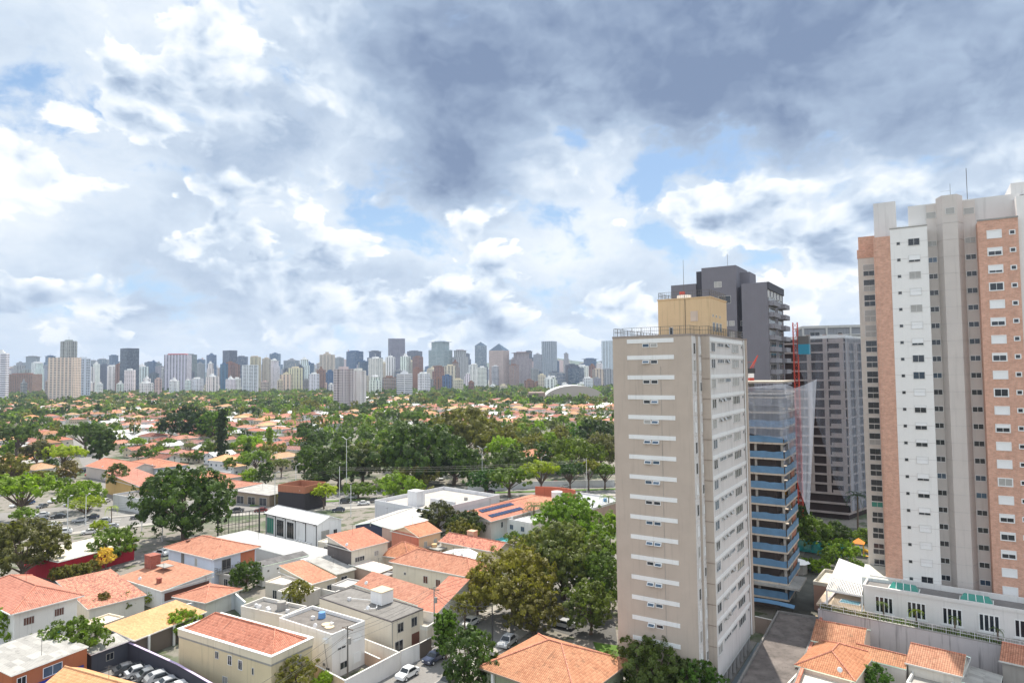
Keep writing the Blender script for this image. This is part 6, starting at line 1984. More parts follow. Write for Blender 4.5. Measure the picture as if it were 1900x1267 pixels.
# ------------------------------------------------------------------ poles, lamps, wires
def pole(label, u, v, h, arms=0, name='utility_pole', cat='pole', mat=None, lamp=False, twin=False, w=.14):
    x, y = G(u, v)
    T = thing(name, label, cat, (x, y, 0), GRID)
    MB().tube((0, 0, 0), (0, 0, h), w, w * .65, n=7).build('post', mat or M_conc, T)
    for k in range(arms):
        MB().box(-1.1, 1.1, -.06, .06, h - .5 - k * .8, h - .38 - k * .8).build('crossarm', M_bark, T)
    if arms:
        MB().tube((.35, 0, h - 2.6), (.35, 0, h - 1.7), .26, n=8).build('transformer', M_conc, T)
    if lamp:
        for s in ((-1, 1) if twin else (1,)):
            mb = MB(); mb.bar((0, 0, h), (s * 2.0, 0, h + .9), .12); mb.build('lamp_arm', M_metalw, T)
            MB().box(s * 2.0 - .4, s * 2.0 + .4, -.16, .16, h + .82, h + 1.0).build('lamp_head', M_metalw, T)
    return (x, y, h)
pa = pole('tall concrete utility pole rising beside the white garage', 806, 1196, 9.6, 1)
pb = pole('dark utility pole in front of the white block', 645, 1262, 8.0, 1, mat=M_rail)
pc = pole('slim dark pole beside the silver car under the brown tinged tree', 914, 1208, 7.5, 0, mat=M_dark)
pole('thin street pole beside the glossy street tree', 836, 1300, 8.0, 0, mat=M_rail)
def wire(a, b, sag, mb, r=.02):
    a, b = Vector(a), Vector(b); n = 12; pr = None
    for i in range(n + 1):
        t = i / n; p = a.lerp(b, t) - Vector((0, 0, sag * 4 * t * (1 - t)))
        if pr is not None: mb.tube(pr, p, r, n=3, caps=False)
        pr = p
for i, (dz, dd) in enumerate(((-.4, -.9), (-.4, .9), (-1.3, 0), (-2.2, .2))):
    mb = MB()
    q = Vector(pb[:2]) + ee * dd; p = Vector(pa[:2]) + ee * dd * .8
    far_ = Vector(pa[:2]) + bk * 34 + ee * dd; nr_ = q - bk * 30 + ee * 6
    wire((*nr_, 8 + dz), (*q, 8 + dz), .8, mb, .025); wire((*q, 8 + dz), (*p, 9.6 + dz), .5, mb, .025); wire((*p, 9.6 + dz), (*far_, 9 + dz), .7, mb, .025)
    tag(mb.build('power_line', M_rail), 'overhead power line strung between the utility poles over the white street wall', 'cable', 'power lines along the street')
for (ua, va, ha), (ub, vb, hb_), lab_ in (((510, 938, 10.6), (630, 942, 13.6), 'thin cables crossing the avenue behind the white metal hall'), ((630, 942, 13.6), (1089, 915, 12.6), 'long thin cables running above the avenue to the right hand poles'),
                                   ((263, 985, 8.8), (510, 938, 10.6), 'thin cables running past the huge dense tree'), ((914, 1208, 7.3), (806, 1196, 9.0), 'short cable from the utility pole to the slim dark pole'),
                                   ((125, 996, 10.6), (263, 985, 8.8), 'thin cables over the red fascia roof')):
    mb = MB()
    for o_ in (0, .35, .8): wire((*G(ua, va), ha - o_), (*G(ub, vb), hb_ - o_), 1.0 + o_, mb, .035)
    tag(mb.build('overhead_cable', M_rail), lab_, 'cable')
for q in [('tall twin headed lamp post before the dark wood', 643, 921, 21, 'tl'), ('tall twin headed lamp post left of the huge fig side', 895, 903, 15, 'tl'), ('single lamp post left of the tall lamp', 549, 925, 12, 'l'),
          ('slim lamp post behind the right hand street trees', 1005, 905, 12, 'l'), ('pale pole at the right of the avenue', 1089, 915, 13, ''), ('second pale pole at the right of the avenue', 1086, 903, 11, ''),
          ('avenue pole right of the white metal hall', 630, 942, 14, ''), ('dark pole left of the navy fronted shed', 651, 958, 10, ''), ('avenue pole left of the clipped lime tree', 510, 938, 11, 'l'),
          ('dark pole in front of the huge dense tree', 263, 985, 9, ''), ('thin pole on the near kerb by the red fascia roof', 125, 996, 11, 'l'), ('short street pole near the white cars', 159, 975, 9, 'l'),
          ('street pole left of the huge dense tree', 301, 1004, 8, ''), ('tall thin mast in the middle left houses', 249, 832, 16, 'l')]:
    pole(q[0], q[1], q[2], q[3], 0, 'street_lamp' if 'l' in q[4] else 'pole', 'street lamp' if 'l' in q[4] else 'pole', M_metalw, 'l' in q[4], 't' in q[4])
# shop fronts beyond the avenue
house('dark wooden shop front with reddish fascia beyond the avenue', (506, 912), (565, 914), (600, 904), 6.2, 'flat', (0.05, 0.045, 0.05), edge=(0.42, 0.17, 0.10), name='shop', cat='shop', parapet=2.0)
house('row of low workshops with pale roof and dark doors beyond the avenue', (430, 913), (500, 918), (540, 905), 4.0, 'shedl', (0.30, 0.24, 0.18), tile=M_fibre, rise=.6, name='workshop', cat='workshop',
      wins=[('f', f, .1, 3.4, 2.7, 'dark') for f in (.18, .5, .82)])
house('orange roofed yellow house with long ridge near the side street', (243, 880), (268, 905), (312, 894), 6.0, 'shedl', (0.55, 0.36, 0.14), rise=2.2, o=.5)
house('white shop with roof tanks at the corner of the side street', (230, 915), (256, 926), (300, 915), 4.5, 'flat', (0.62, 0.62, 0.62), edge=(.6, .6, .6))
house('white two storey house with orange roof in a gap of the wood', (975, 838), (1003, 850), (1026, 840), 7.0, 'hip', (0.66, 0.62, 0.6), rise=2.4, wins=[('f', .3, 4, 1.4, 1.4), ('r', .5, 4, 1.4, 1.4)])
house('big peach roofed house in the middle left', (180, 862), (232, 876), (292, 866), 5.0, 'gx', (0.6, 0.54, 0.5), rise=2.8, tint=(1.1, 1.05, 1.0))
house('orange roofed house right of the big peach roof', (262, 855), (290, 868), (340, 860), 5.6, 'hip', (0.42, 0.45, 0.5), rise=1.6)
house('white flat roofed house in front of the cypress', (328, 872), (372, 886), (402, 874), 5.0, 'flat', (0.74, 0.74, 0.74), edge=WHITE, wins=[('f', .2, 2.6, .6, .6), ('f', .5, 2.4, .6, .6)])
house('long orange roof above the workshops beyond the avenue', (362, 894), (432, 906), (478, 896), 4.6, 'hip', (0.6, 0.56, 0.52), rise=1.4)
house('second long orange roof in front of the cypress', (350, 880), (400, 890), (446, 882), 5.2, 'hip', (0.62, 0.58, 0.56), rise=1.2)

# ------------------------------------------------------------------ the low neighbourhood beyond the avenue
ORD = ['nearest', 'second nearest', 'third nearest', 'fourth nearest', 'fifth nearest', 'sixth nearest', 'seventh nearest', 'eighth nearest', 'ninth nearest', 'tenth nearest'] + [f'{i}th nearest' for i in range(11, 99)]
LANDMARKS = [('tall slim cypress', 411, 810), ('pink and white slab tower', 645, 745), ('broad cream tower', 106, 725), ('dark pine group', 345, 790), ('huge dark fig tree', 780, 840), ('eucalyptus pair', 890, 800),
             ('side street', 195, 880), ('white barrel roofed hall', 1060, 735), ('banded white tower', 748, 735), ('white balcony tower', 459, 725), ('big peach roofed house', 235, 850), ('bright tree in the wood', 932, 830),
             ('wide green umbrella tree', 768, 775), ('big beige tower', 1137, 780), ('dark glass tower', 232, 715), ('flat yellow green tree', 118, 840), ('row of low workshops', 485, 895),
             ('dark tree amid orange roofs', 578, 825), ('tall twin headed lamp', 643, 850), ('left photo edge', 0, 770), ('red topped white tower', 321, 715)]
def place_labels(items, noun):
    """items: (thing, u, v, look); the label says which landmark it is nearest to and on which side"""
    cells = {}
    for it in items:
        _, u, v, look = it
        lm = min(LANDMARKS, key=lambda m: ((m[1] - u)) ** 2 + ((m[2] - v) * 2.2) ** 2)
        side = 'right' if u > lm[1] else 'left'
        fb = 'beyond' if v < lm[2] else 'before'
        cells.setdefault((lm, side, fb, look), []).append((((lm[1] - u)) ** 2 + ((lm[2] - v) * 2.2) ** 2, it))
    for (lm, side, fb, look), lst in cells.items():
        lst.sort(key=lambda a: a[0])
        for i, (_, it) in enumerate(lst):
            it[0]['label'] = f"{look} {noun}, {ORD[i]} {fb} and {side} of the {lm[0]}"

M_hwin = facade('house_wall_windows', None, wu=3.4, wv=2.8, fu=.32, fv=.34)
HPRO = []
def house_proto(w, d, h, roof, rise, tile, l_wing=False):
    wl = MB().box(0, w, 0, d, 0, h - .02)
    if roof == 'gx':
        for x in (.05, w - .05):
            q = [(x, 0, h), (x, d, h), (x, d / 2, h + rise - .18)]; wl.face(q if x > 1 else q[::-1])
    rb, rg = roof_mesh(roof, w, d, h, rise, .55) if roof != 'flat' else (MB().box(-.1, w + .1, -.1, d + .1, h, h + .35), MB())
    if l_wing:
        wl.box(w, w + d * .7, 0, d * .65, 0, h * .62)
        r2, g2 = roof_mesh('hip', d * .7, d * .65, h * .62, rise * .6, .4)
        n0 = len(rb.v)
        rb.v.extend([(x + w, y, z) for x, y, z in r2.v]); rb.f.extend([tuple(i + n0 for i in f) for f in r2.f]); rb.mi.extend(r2.mi)
    return (wl.mesh('wall', M_hwin), rb.mesh('roof', [tile, M_wall]), rg.mesh('ridge_tiles', tile) if rg.v else None, w, d, roof)
rp = random.Random(11)
for i in range(14):
    w, d = rp.uniform(9, 15), rp.uniform(7.5, 11)
    rf = ['hip', 'hip', 'gx', 'hip', 'gx', 'hip', 'flat'][i % 7]  # roof kinds
    HPRO.append(house_proto(w, d, rp.choice([3.4, 4.2, 6.2]), rf, d * rp.uniform(.16, .24), M_fibre if rf == 'flat' else M_sheet if i in (4, 9) else [M_tile, M_tile, M_tile_m, M_tile_l][i % 4], i % 3 == 0))

def in_street(x, y):
    pts = [(-138, 238), (-204, 328), (-290, 450), (-420, 640)]
    for a, b in zip(pts[:-1], pts[1:]):
        a, b, p = Vector(a), Vector(b), Vector((x, y)); d = b - a
        t = max(0, min(1, (p - a).dot(d) / d.dot(d)))
        if (a + d * t - p).length < 14: return True
    return False
def nothing_near(x, y, r):
    for (a, b, q) in PLACED:
        if (a - x) ** 2 + (b - y) ** 2 < (q * .75 + r) ** 2: return False
    for (a, b, w, d, yw) in HOUSES:
        if (a + w * .4 - x) ** 2 + (b + d * .2 - y) ** 2 < (max(w, d) * .6 + r) ** 2: return False
    return True
def pn(x, y, s):      # smooth patches over the district
    return sin(x * s + 1.3) * cos(y * s * .8 + x * s * .4) + .5 * sin(x * s * 2.3 - y * s * 1.7)

ra = random.Random(21)
cand_h, cand_t = [], []
ga, sx, sy = radians(-30), 17.0, 18.5
for i in range(-150, 150):
    for j in range(-110, 130):
        gx, gy = i * sx + ra.uniform(-1.5, 1.5), j * sy + ra.uniform(-1.5, 1.5)
        x, y = gx * cos(ga) - gy * sin(ga), gx * sin(ga) + gy * cos(ga)
        if y < 262 or y > 1650: continue
        q = x / y
        if q < -.86 or q > .175: continue
        u, v = px((x, y, 0))
        if y < 285 and x > -110: continue
        if i % 7 == 0 and ra.random() < .8:           # streets between the blocks, shaded by trees
            cand_t.append((x, y, ra.uniform(3.2, 5), ra.uniform(6, 9), 'flat' if ra.random() < .5 else 'round')); continue
        wood = 560 < u < 1140 and 775 < v < 935
        green = (v < 762 and 0 < u < 610 and ra.random() < .38) or (v < 760 and u > 760 and ra.random() < .68) or (v < 745 and u > 600 and ra.random() < .62)
        if wood and y < 620 and not (pn(x, y, .016) > .9):
            if u > 560 and v > 800: cand_t.append((x, y, ra.uniform(4.5, 7.5), ra.uniform(8, 14), 'round')); continue
        dens = pn(x, y, .011)
        if green or (dens < -.25 and ra.random() < .8):
            cand_t.append((x, y, ra.uniform(4, 8), ra.uniform(7, 13.5), ra.choice(['round', 'round', 'flat', 'open']))); continue
        cand_h.append((x, y))
        n_ = ra.random()
        for _k in range(2 if n_ < .5 else 1 if n_ < .9 else 0):
            a = ra.uniform(0, 6.28)
            cand_t.append((x + 9.5 * cos(a), y + 9.5 * sin(a), ra.uniform(2.2, 5.2), ra.uniform(4.5, 10.5), ra.choice(['round', 'round', 'flat', 'open', 'column', 'palm'] if ra.random() < .5 else ['round', 'flat'])))
cand_h.sort(key=lambda p: p[1]); cand_t.sort(key=lambda p: p[1] - p[2] * 25)
TINTS = [((.9, .88, .88), 'orange roofed'), ((1.1, 1.15, 1.15), 'pale orange roofed'), ((.62, .56, .56), 'dark orange roofed'), ((.95, .8, .75), 'orange roofed'), ((.8, .95, 1.1), 'dusty orange roofed')]
WALLS = [(.74, .73, .71), (.66, .60, .50), (.72, .70, .66), (.60, .50, .38), (.62, .62, .64)]
far_items, far_h = [], []
for (x, y) in cand_h:
    if in_street(x, y) or not nothing_near(x, y, 5): continue
    pr = HPRO[ra.randrange(14)]
    tint, look = ra.choice(TINTS)
    if pr[5] == 'flat': look = 'flat grey roofed'
    elif pr[1].materials[0] is M_sheet: look = 'white sheet roofed'
    elif pr[1].materials[0] is M_tile_l: look = 'sandy roofed'
    elif pr[1].materials[0] is M_tile_m: look = 'mottled roofed'
    yaw = ga + ra.choice([0, pi / 2, pi, -pi / 2]) + ra.uniform(-.08, .08)
    cx = x - (pr[3] / 2) * cos(yaw) + (pr[4] / 2) * sin(yaw); cy = y - (pr[3] / 2) * sin(yaw) - (pr[4] / 2) * cos(yaw)
    if len(far_items) < 290 and y < 760:
        T = thing('house', 'x', 'house', (cx, cy, 0), yaw, 'houses of the low district beyond the avenue')
        place('wall', pr[0], T, color=ra.choice(WALLS)); r_ = place('roof', pr[1], T, color=tint)
        if pr[2] and y < 480: place('ridge_tiles', pr[2], r_, color=(1.3, 1.3, 1.3))
        u, v = px((x, y, 4)); far_items.append((T, u, v, look))
    else:
        far_h.append((cx, cy, yaw, pr, tint))
place_labels(far_items, 'house')
# the rest of the district, one object
def merge(rows, k):
    V, F, Mi, off = [], [], [], 0
    mats = []
    for (x, y, yaw, pr, tint) in rows:
        me = pr[k]
        n = len(me.vertices); co = np.empty(n * 3); me.vertices.foreach_get('co', co); co = co.reshape(-1, 3)
        c, s = cos(yaw), sin(yaw)
        w = np.stack([x + co[:, 0] * c - co[:, 1] * s, y + co[:, 0] * s + co[:, 1] * c, co[:, 2]], 1)
        V.append(w)
        for p in me.polygons:
            m = me.materials[p.material_index]
            if m not in mats: mats.append(m)
            F.append(tuple(i + off for i in p.vertices)); Mi.append(mats.index(m))
        off += n
    me = bpy.data.meshes.new('distant_houses')
    me.from_pydata(np.concatenate(V).tolist(), [], F)
    for m in mats: me.materials.append(m)
    me.polygons.foreach_set('material_index', Mi); auto_uv(me)
    return me
for k, nm, colr, rows_ in [(0, 'distant_house_walls', (.70, .67, .62), far_h)] + [(1, 'distant_roofs', t_, [q for q in far_h if q[4] is t_]) for t_, _l in TINTS]:
    o = place(nm, merge(rows_, k), color=colr)
    tag(o, 'mass of small pale walls of the low houses far beyond the avenue' if k == 0 else 'mass of small orange roofs far beyond the avenue', 'houses', kind='stuff')
print('houses', len(far_items), len(far_h))

COLS = [(G_DARK, 'dark green'), (G_MID, 'leafy green'), (G_MID, 'leafy green'), (G_BRIGHT, 'bright green'), (G_OLIVE, 'olive'), (G_GREY, 'grey green'), (G_DARK, 'dark green')]
KN = {'round': 'rounded', 'flat': 'flat', 'open': 'loose', 'column': 'slim', 'palm': 'spiky'}
tree_items, far_t = [], []
for (x, y, r, h, kind) in cand_t:
    if in_street(x, y) or not nothing_near(x, y, r * .35): continue
    (col, cn) = ra.choice(COLS)
    if kind in ('column',): r *= .5; h *= 1.4
    if kind == 'palm': r = 2.2; h = 9
    if len(tree_items) < 175 and y < 620:
        T = tree('x', x, y, r, h, kind, col, .2, 'trees of the low district beyond the avenue', lod=None)
        u, v = px((x, y, h * .6)); tree_items.append((T, u, v, cn + ' ' + KN[kind]))
    else: far_t.append((x, y, r, h, 'round' if kind in ('palm', 'column') else kind, col))
place_labels(tree_items, 'tree')
# belt of trees at the foot of the skyline
for i in range(420):
    y = ra.uniform(1250, 2000); x = ra.uniform(-.84, .17) * y
    far_t.append((x, y, ra.uniform(6, 10), ra.uniform(7, 12), 'round', ra.choice([G_DARK, G_DARK, G_MID])))
def tree_mass(name, rows, lod_n, size, col, label):
    rs = np.random.RandomState(3)
    P, Nn, S, Tt = [], [], [], []
    for (x, y, r, h, kind, _c) in rows:
        n = max(40, int(lod_n * min(1.0, (600 / y) ** 1.3) * (r / 6)))
        p, nr, t, _a, _b = crown_points(kind, n, rs, 9, 1.0, 8, .14)
        yy = .12 * h
        P.append(p * np.array([r, r, h * .88]) + np.array([x, y, yy])); Nn.append(nr); Tt.append(np.clip(t + rs.uniform(-.12, .12), 0, 1))
        S.append(np.full(n, size * sqrt(y / 600) * (r / 6)) * (.6 + .8 * rs.rand(n)))
    me = quads_mesh(name, np.concatenate(P), np.concatenate(Nn), np.concatenate(S), np.concatenate(Tt), M_leaf)
    tag(place(name, me, color=col), label, 'trees', kind='stuff')
for (col, cn) in ((G_DARK, 'dark'), (G_MID, 'green'), (G_BRIGHT, 'bright green'), (G_OLIVE, 'olive'), (G_GREY, 'grey green')):
    rows = [q for q in far_t if q[5] is col]
    if rows: tree_mass('distant_trees', rows, 330, 1.0, col, f'mass of small {cn} trees among the far houses')
print('trees', len(tree_items), len(far_t))

# barrel roofed hall, far lawn
x0, y0 = G(1012, 746); x1, y1 = G(1112, 742)
T = thing('sports_hall', 'white barrel roofed hall low on the horizon left of the beige tower', 'hall', (x0, y0, 0), 0)
Wd = x1 - x0; mb = MB(); n = 16
pr = None
for i in range(n + 1):
    t = i / n; p = (Wd * t, 9 + 15 * (4 * t * (1 - t)) ** .7)
    if pr: mb.face([(pr[0], 0, pr[1]), (p[0], 0, p[1]), (p[0], 60, p[1]), (pr[0], 60, pr[1])]); mb.face([(pr[0], 0, 0), (p[0], 0, 0), (p[0], 0, p[1]), (pr[0], 0, pr[1])], 1)
    pr = p
mb.build('roof', [plain('pale_membrane', (.66, .68, .68), .6), plain('hall_front', (.42, .36, .32), .8)], T)
MB().box(-24, 0, 2, 50, 0, 14).build('side_wall', plain('brown_side', (.28, .2, .17), .9), T)
polygon('park_lawn', ccw([G(955, 757), G(985, 757), G(982, 749), G(958, 749)]), M_grass, .03)

# ------------------------------------------------------------------ skyline
FM = {
    'grid': facade('tower_windows', None, wu=4.2, wv=3.2, fu=.55, fv=.5, win=(.02, .03, .045)),
    'bays': facade('tower_bays', None, wu=3.6, wv=3.2, fu=.7, fv=.5, stripes=3, win=(.02, .03, .045)),
    'band': facade('tower_bands', None, wu=40, wv=3.3, fu=.97, fv=.42, win=(.045, .06, .08)),
    'vert': facade('tower_stripes', None, wu=8.0, wv=3.2, fu=.40, fv=.69, win=(.05, .06, .075)),
    'glass': facade('tower_curtain_wall', None, wu=3.0, wv=3.6, fu=.9, fv=.66, win=(.035, .075, .14), rough=.12, jitter=.6),
    'dark': facade('tower_dark_glass', None, wu=2.4, wv=3.6, fu=.86, fv=.62, win=(.02, .04, .07), rough=.15, jitter=.35),
    'small': facade('tower_small_windows', None, wu=4.2, wv=2.9, fu=.24, fv=.3),
    'balc': facade('tower_balconies', None, wu=6.0, wv=3.0, fu=.6, fv=.5, win=(.10, .11, .13), band=.14, bcol=(.62, .62, .62)),
}
SW, GY, BG, PK, BR, SL, BL, CR = (.84, .84, .83), (.36, .37, .39), (.58, .50, .40), (.62, .48, .44), (.30, .17, .12), (.13, .15, .19), (.09, .17, .30), (.74, .66, .50)
CN = {SW: 'white', GY: 'grey', BG: 'beige', PK: 'pinkish', BR: 'brown', SL: 'slate', BL: 'blue', CR: 'cream'}
SKY = []
def skytower(u0, u1, yt, D, col, style, label=None, top=1, yaw=None, shape=0):
    a, _, _ = Dz(u0, 690, D); b, _, _ = Dz(u1, 690, D)
    zt = Dz((u0 + u1) / 2, yt, D)[2]
    Wd = b - a
    rr = random.Random(int(u0 * 7 + yt))
    yaw = radians(rr.choice([-34, -30, 12, -34])) if yaw is None else yaw
    c, s = cos(yaw), abs(sin(yaw))
    k = rr.uniform(.6, 1.0)
    w = Wd / (c + k * s); d = w * k
    cx = (a + b) / 2
    T = thing('apartment_tower' if style not in ('glass', 'dark', 'band') else 'office_tower', label or 'x', 'tower', (cx, D + Wd * .4, 0), yaw, 'towers of the distant skyline')
    mb = MB()
    x0, x1, y0, y1 = -w / 2, w / 2, -d / 2, d / 2
    hb = zt - (4 if top else 0)
    if shape == 1:      # recessed centre
        mb.prism([(x0, y0), (x0 + w * .38, y0), (x0 + w * .38, y0 + 1.6), (x1 - w * .38, y0 + 1.6), (x1 - w * .38, y0), (x1, y0), (x1, y0 + d * .4), (x1 - 1.6, y0 + d * .4), (x1 - 1.6, y1 - d * .4), (x1, y1 - d * .4), (x1, y1), (x0, y1)], 0, hb)
    elif shape == 2:    # stepped top
        mb.box(x0, x1, y0, y1, 0, hb * .82); mb.box(x0 * .72, x1 * .72, y0 * .8, y1 * .8, hb * .82, hb)
    else:
        mb.box(x0, x1, y0, y1, 0, hb)
    mb.build('facade', FM[style], T, color=tuple(q * rr.uniform(.92, 1.06) for q in col))
    if shape == 3:
        r = MB(); 
        for q in range(4):
            cc = [(x0, y0), (x1, y0), (x1, y1), (x0, y1)]; r.face([(*cc[q], hb), (*cc[(q + 1) % 4], hb), (0, 0, hb + w * .42)])
        r.build('pyramid_roof', M_glassb, T)
    elif top:
        t = MB(); t.box(x0 * .5, x1 * .45, y0 * .5, y1 * .5, hb, zt); t.box(x0 * .96, x1 * .96, y0 * .96, y1 * .96, hb, hb + 1.0)
        if rr.random() < .35: t.box(x0 * .25, x1 * .2, y0 * .3, y1 * .3, zt, zt + rr.uniform(2, 6))
        if rr.random() < .3: t.box(x0 * .9, x0 * .6, y0 * .5, y1 * .5, hb, hb + 3.5)
        if rr.random() < .5: t.tube((0, 0, zt), (0, 0, zt + 8), .3, n=4)
        t.build('roof_block', M_wall, T, color=tuple(q * .9 for q in col))
    if not label: SKY.append((T, (u0 + u1) / 2, (yt + 715) / 2, CN[col]))
    return T
DB = lambda yb: G(950, yb - .0 * 1, 0)[1]
LT = [
    (83, 131, 663, 1150, CR, 'balc', 'broad cream tower with two dark vertical strips at far left', 0, radians(10), 0),
    (103, 134, 630, 1500, (.40, .43, .40), 'grid', 'tall grey green tower rising behind the broad cream tower', 1, None, 1),
    (134, 161, 662, 1300, (.62, .66, .72), 'bays', 'white mottled tower right of the broad cream tower', 1, None, 0),
    (-14, 7, 652, 1200, SW, 'band', 'white banded tower cut by the left edge of the photo', 1, None, 0),
    (216, 249, 646, 1750, SL, 'dark', 'dark glass tower with curved top between white towers', 0, None, 0),
    (300, 343, 658, 1800, (.58, .58, .62), 'vert', 'white tower with a red top storey', 0, radians(8), 0),
    (443, 475, 677, 1500, (.74, .75, .77), 'bays', 'bright white tower with balconies and an open crown', 0, None, 1),
    (733, 764, 690, 1200, (.74, .74, .75), 'band', 'white tower with dark horizontal bands near the middle', 1, radians(8), 0),
    (716, 751, 628, 2300, (.24, .25, .31), 'grid', 'tall plain slate tower standing highest near the middle', 0, None, 0),
    (793, 838, 632, 2200, (.42, .50, .56), 'band', 'broad tall office tower with pale green horizontal bands', 1, None, 2),
    (881, 903, 641, 2400, (.36, .42, .44), 'glass', 'grey green tower with a glass dome top', 0, None, 3),
    (907, 945, 650, 2000, PK, 'grid', 'pinkish tower with glass pyramid roof', 0, None, 3),
    (948, 988, 652, 2000, (.40, .33, .34), 'grid', 'broad pinkish grey tower right of the pyramid roofed one', 1, None, 2),
    (1006, 1035, 633, 2400, (.34, .37, .42), 'vert', 'tall grey tower with dark central strip', 0, None, 0),
    (1118, 1140, 632, 2200, (.58, .63, .70), 'bays', 'tall pale glass tower touching the beige tower', 0, None, 0),
    (640, 671, 650, 2300, BL, 'glass', 'blue glass tower with sloping red mast', 1, None, 0),
    (838, 868, 648, 2200, (.45, .43, .46), 'vert', 'ribbed mauve tower right of the banded office tower', 1, None, 2),
    (409, 435, 650, 2300, SL, 'dark', 'high slate tower above the brown tower left of centre', 0, None, 0),
]
for q in LT:
    skytower(q[0], q[1], q[2], q[3], q[4], q[5], q[6], q[7], q[8], q[9])
# pink and white twin slab near the centre
ax, ay = G(641, 762)
for (u0, u1, yt, D, col, st, lab) in ((616, 652, 680, 830, (.60, .52, .52), 'grid', 'pink slab tower with rows of small windows, left half of the twin slab'),
                                      (650, 677, 683, 870, (.70, .69, .66), 'small', 'white slab tower, right half of the twin slab')):
    skytower(u0, u1, yt, D, col, st, lab, 1, None, 1)
MID = [(10, 57, 692, 1800, BR, 'grid'), (40, 66, 660, 2700, GY, 'grid'), (75, 98, 659, 2600, BL, 'glass'), (53, 71, 671, 2300, SW, 'bays'), (170, 182, 673, 2000, SW, 'small'), (178, 196, 665, 2400, GY, 'glass'), (195, 216, 658, 2900, BL, 'dark'),
       (196, 217, 677, 1900, SW, 'bays'), (249, 270, 678, 1900, SW, 'vert'), (254, 279, 708, 1450, SW, 'grid'), (274, 289, 670, 2600, BL, 'dark'), (338, 361, 656, 2100, GY, 'dark'), (360, 376, 673, 2400, GY, 'grid'), (380, 398, 657, 2600, BL, 'glass'),
       (352, 373, 700, 1550, SW, 'bays'), (378, 402, 696, 1500, SW, 'vert'), (433, 456, 660, 2500, SL, 'glass'), (416, 433, 670, 1900, BR, 'grid'), (461, 481, 660, 1850, BG, 'bays'), (484, 500, 663, 1850, BG, 'bays'), (496, 516, 667, 1950, SW, 'grid'),
       (516, 541, 692, 1550, CR, 'vert'), (531, 558, 680, 1550, CR, 'vert'), (553, 572, 665, 1900, SW, 'vert'), (522, 553, 667, 2400, GY, 'glass'), (571, 590, 691, 1500, SW, 'bays'), (585, 603, 684, 1700, BR, 'grid'), (589, 619, 656, 2100, (BG), 'bays'),
       (605, 618, 686, 1600, BL, 'grid'), (619, 636, 662, 2400, GY, 'grid'), (662, 681, 668, 2000, BL, 'dark'), (679, 708, 650, 2600, SL, 'glass'), (682, 708, 662, 1700, SW, 'balc'), (714, 732, 660, 1800, SW, 'vert'), (741, 761, 659, 1900, SW, 'vert'),
       (754, 782, 650, 2600, SL, 'grid'), (763, 785, 660, 1900, BR, 'band'), (708, 733, 697, 1400, BR, 'balc'), (765, 781, 681, 1450, BR, 'small'), (774, 797, 690, 1300, SW, 'grid'), (800, 827, 678, 1700, BR, 'grid'), (823, 846, 676, 1600, CR, 'vert'),
       (820, 838, 694, 1500, BL, 'vert'), (872, 888, 674, 1700, SW, 'bays'), (886, 903, 679, 1650, SW, 'grid'), (683, 706, 696, 1350, (SW), 'vert'), (655, 682, 694, 1300, BG, 'balc'), (975, 990, 650, 2500, SL, 'vert'), (990, 1007, 656, 2700, GY, 'grid'),
       (1046, 1057, 655, 3000, GY, 'grid'), (1055, 1085, 680, 1700, SL, 'glass'), (1081, 1112, 664, 2600, BL, 'dark'), (1083, 1101, 699, 1450, SW, 'grid'), (1100, 1121, 683, 1700, BG, 'vert'), (998, 1013, 693, 1500, CR, 'grid'), (1018, 1034, 697, 1500, SW, 'vert'),
       (1034, 1050, 690, 1700, GY, 'glass'), (985, 1000, 682, 1800, GY, 'grid'), (1107, 1119, 672, 2000, SW, 'grid'), (857, 874, 655, 2900, SL, 'grid'), (929, 947, 668, 2500, GY, 'grid'), (140, 170, 668, 2600, GY, 'grid'), (285, 302, 678, 2400, GY, 'vert'),
       (560, 580, 672, 2500, BL, 'glass'), (497, 518, 655, 2900, BL, 'glass'), (20, 40, 676, 2500, GY, 'vert'), (228, 246, 684, 1600, SW, 'grid')]
for q in MID:
    rr = random.Random(int(q[0]))
    skytower(*q, None, 1, None, rr.choice([0, 0, 1, 2]))
rf = random.Random(33)
for i in range(130):
    u = -20 + 1165 * (i + rf.random()) / 130
    D = rf.uniform(2500, 4200)
    w = rf.uniform(9, 20)
    yt = rf.gauss(677, 5.5)
    skytower(u, u + w, yt, D, rf.choice([SW, SW, GY, GY, BG, BL, SL, CR, PK]), rf.choice(['grid', 'bays', 'vert', 'glass', 'small', 'dark']), None, 1, None, rf.choice([0, 1, 2]))
for i in range(44):
    u = -10 + 1150 * (i + rf.random()) / 44
    skytower(u, u + rf.uniform(13, 24), rf.uniform(666, 692), rf.uniform(1750, 2300), rf.choice([SW, SW, SW, CR, PK, GY, BR, BL, SL]), rf.choice(['grid', 'bays', 'vert', 'balc', 'glass', 'dark']), None, 1, None, rf.choice([0, 1, 1, 2]))
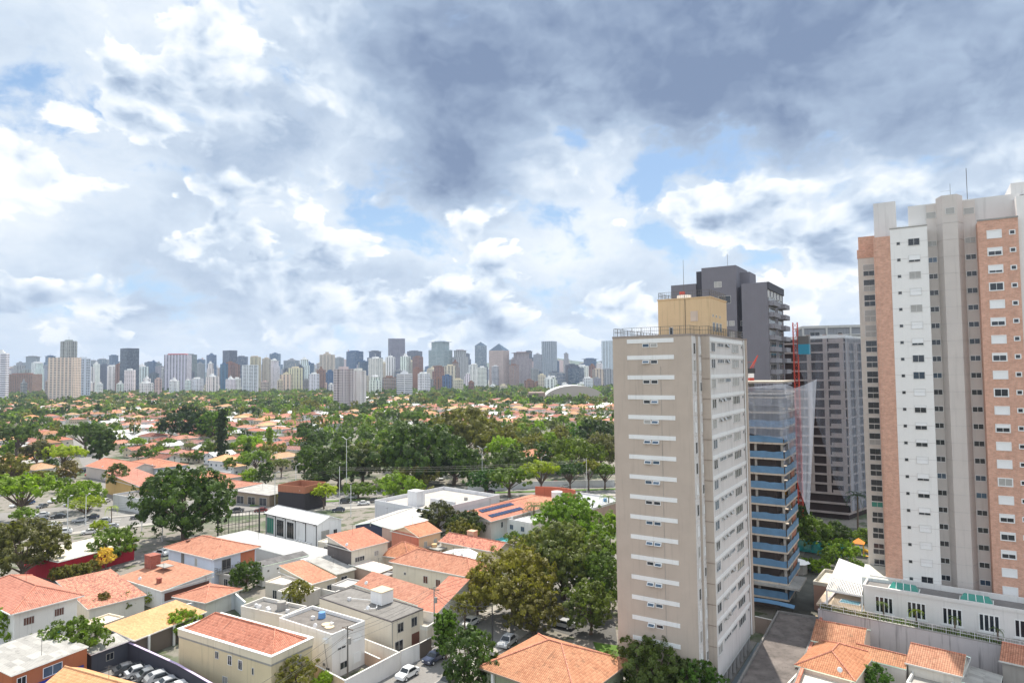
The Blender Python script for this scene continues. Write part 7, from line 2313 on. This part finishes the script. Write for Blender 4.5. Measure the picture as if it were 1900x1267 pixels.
for i in range(36):
    u = 20 + 1110 * (i + rf.random()) / 36
    skytower(u, u + rf.uniform(10, 20), rf.uniform(697, 713), rf.uniform(1350, 1700), rf.choice([SW, SW, CR, PK, GY, BR]), rf.choice(['grid', 'band', 'bays', 'vert']), None, 1, None, rf.choice([0, 1]))
for _t, _n in (('pink and white slab tower', 0),): pass
place_labels(SKY, 'tower')
T = [o for o in C.objects if o.get('label', '') == 'white tower with a red top storey'][0]
MB().box(-22, 22, -14, 14, 101, 106).build('red_top', plain('red_cladding', (.42, .06, .06), .6), T)
T = [o for o in C.objects if o.get('label', '') == 'blue glass tower with sloping red mast'][0]
MB().tube((-20, 0, 60), (-34, 0, 130), 2.2, 1.2, n=5).build('sloping_mast', plain('rust_mast', (.35, .14, .12), .6), T)
# hills closing the horizon
hm = MB()
for (xa, ya, wa, da, ha) in ((300, 6200, 1900, 700, 150), (-2600, 6800, 2600, 700, 75), (1500, 7000, 3500, 800, 110), (-5200, 6500, 2600, 800, 95), (4200, 6800, 3000, 900, 130)):
    n = 28
    for i in range(n):
        t0, t1 = -1 + 2 * i / n, -1 + 2 * (i + 1) / n
        z0, z1 = ha * cos(t0 * pi / 2) ** 1.2 * (1 + .12 * sin(t0 * 23)), ha * max(0, cos(t1 * pi / 2)) ** 1.2 * (1 + .12 * sin(t1 * 23))
        hm.face([(xa + wa * t0, ya - da, -1), (xa + wa * t1, ya - da, -1), (xa + wa * t1, ya, z1), (xa + wa * t0, ya, z0)])
struct('hills', hm, plain('wooded_hill', (.06, .09, .04), .95, var=.4, scale=.01))

# ------------------------------------------------------------------ air
hz = MB().box(-9000, 9000, -900, 9200, -2.0, 290)
HM = bpy.data.materials.new('air'); HM.use_nodes = True
NH = NT(HM.node_tree)
ho = NH.n('ShaderNodeOutputMaterial'); pv = NH.n('ShaderNodeVolumePrincipled')
pv.inputs['Color'].default_value = (0.62, 0.74, 0.94, 1)
pv.inputs['Density'].default_value = 0.000085
pv.inputs['Anisotropy'].default_value = 0.3
NH.t.links.new(pv.outputs[0], ho.inputs['Volume'])
tag(hz.build('haze', HM), 'thin blue air over the whole city', 'haze', kind='stuff')
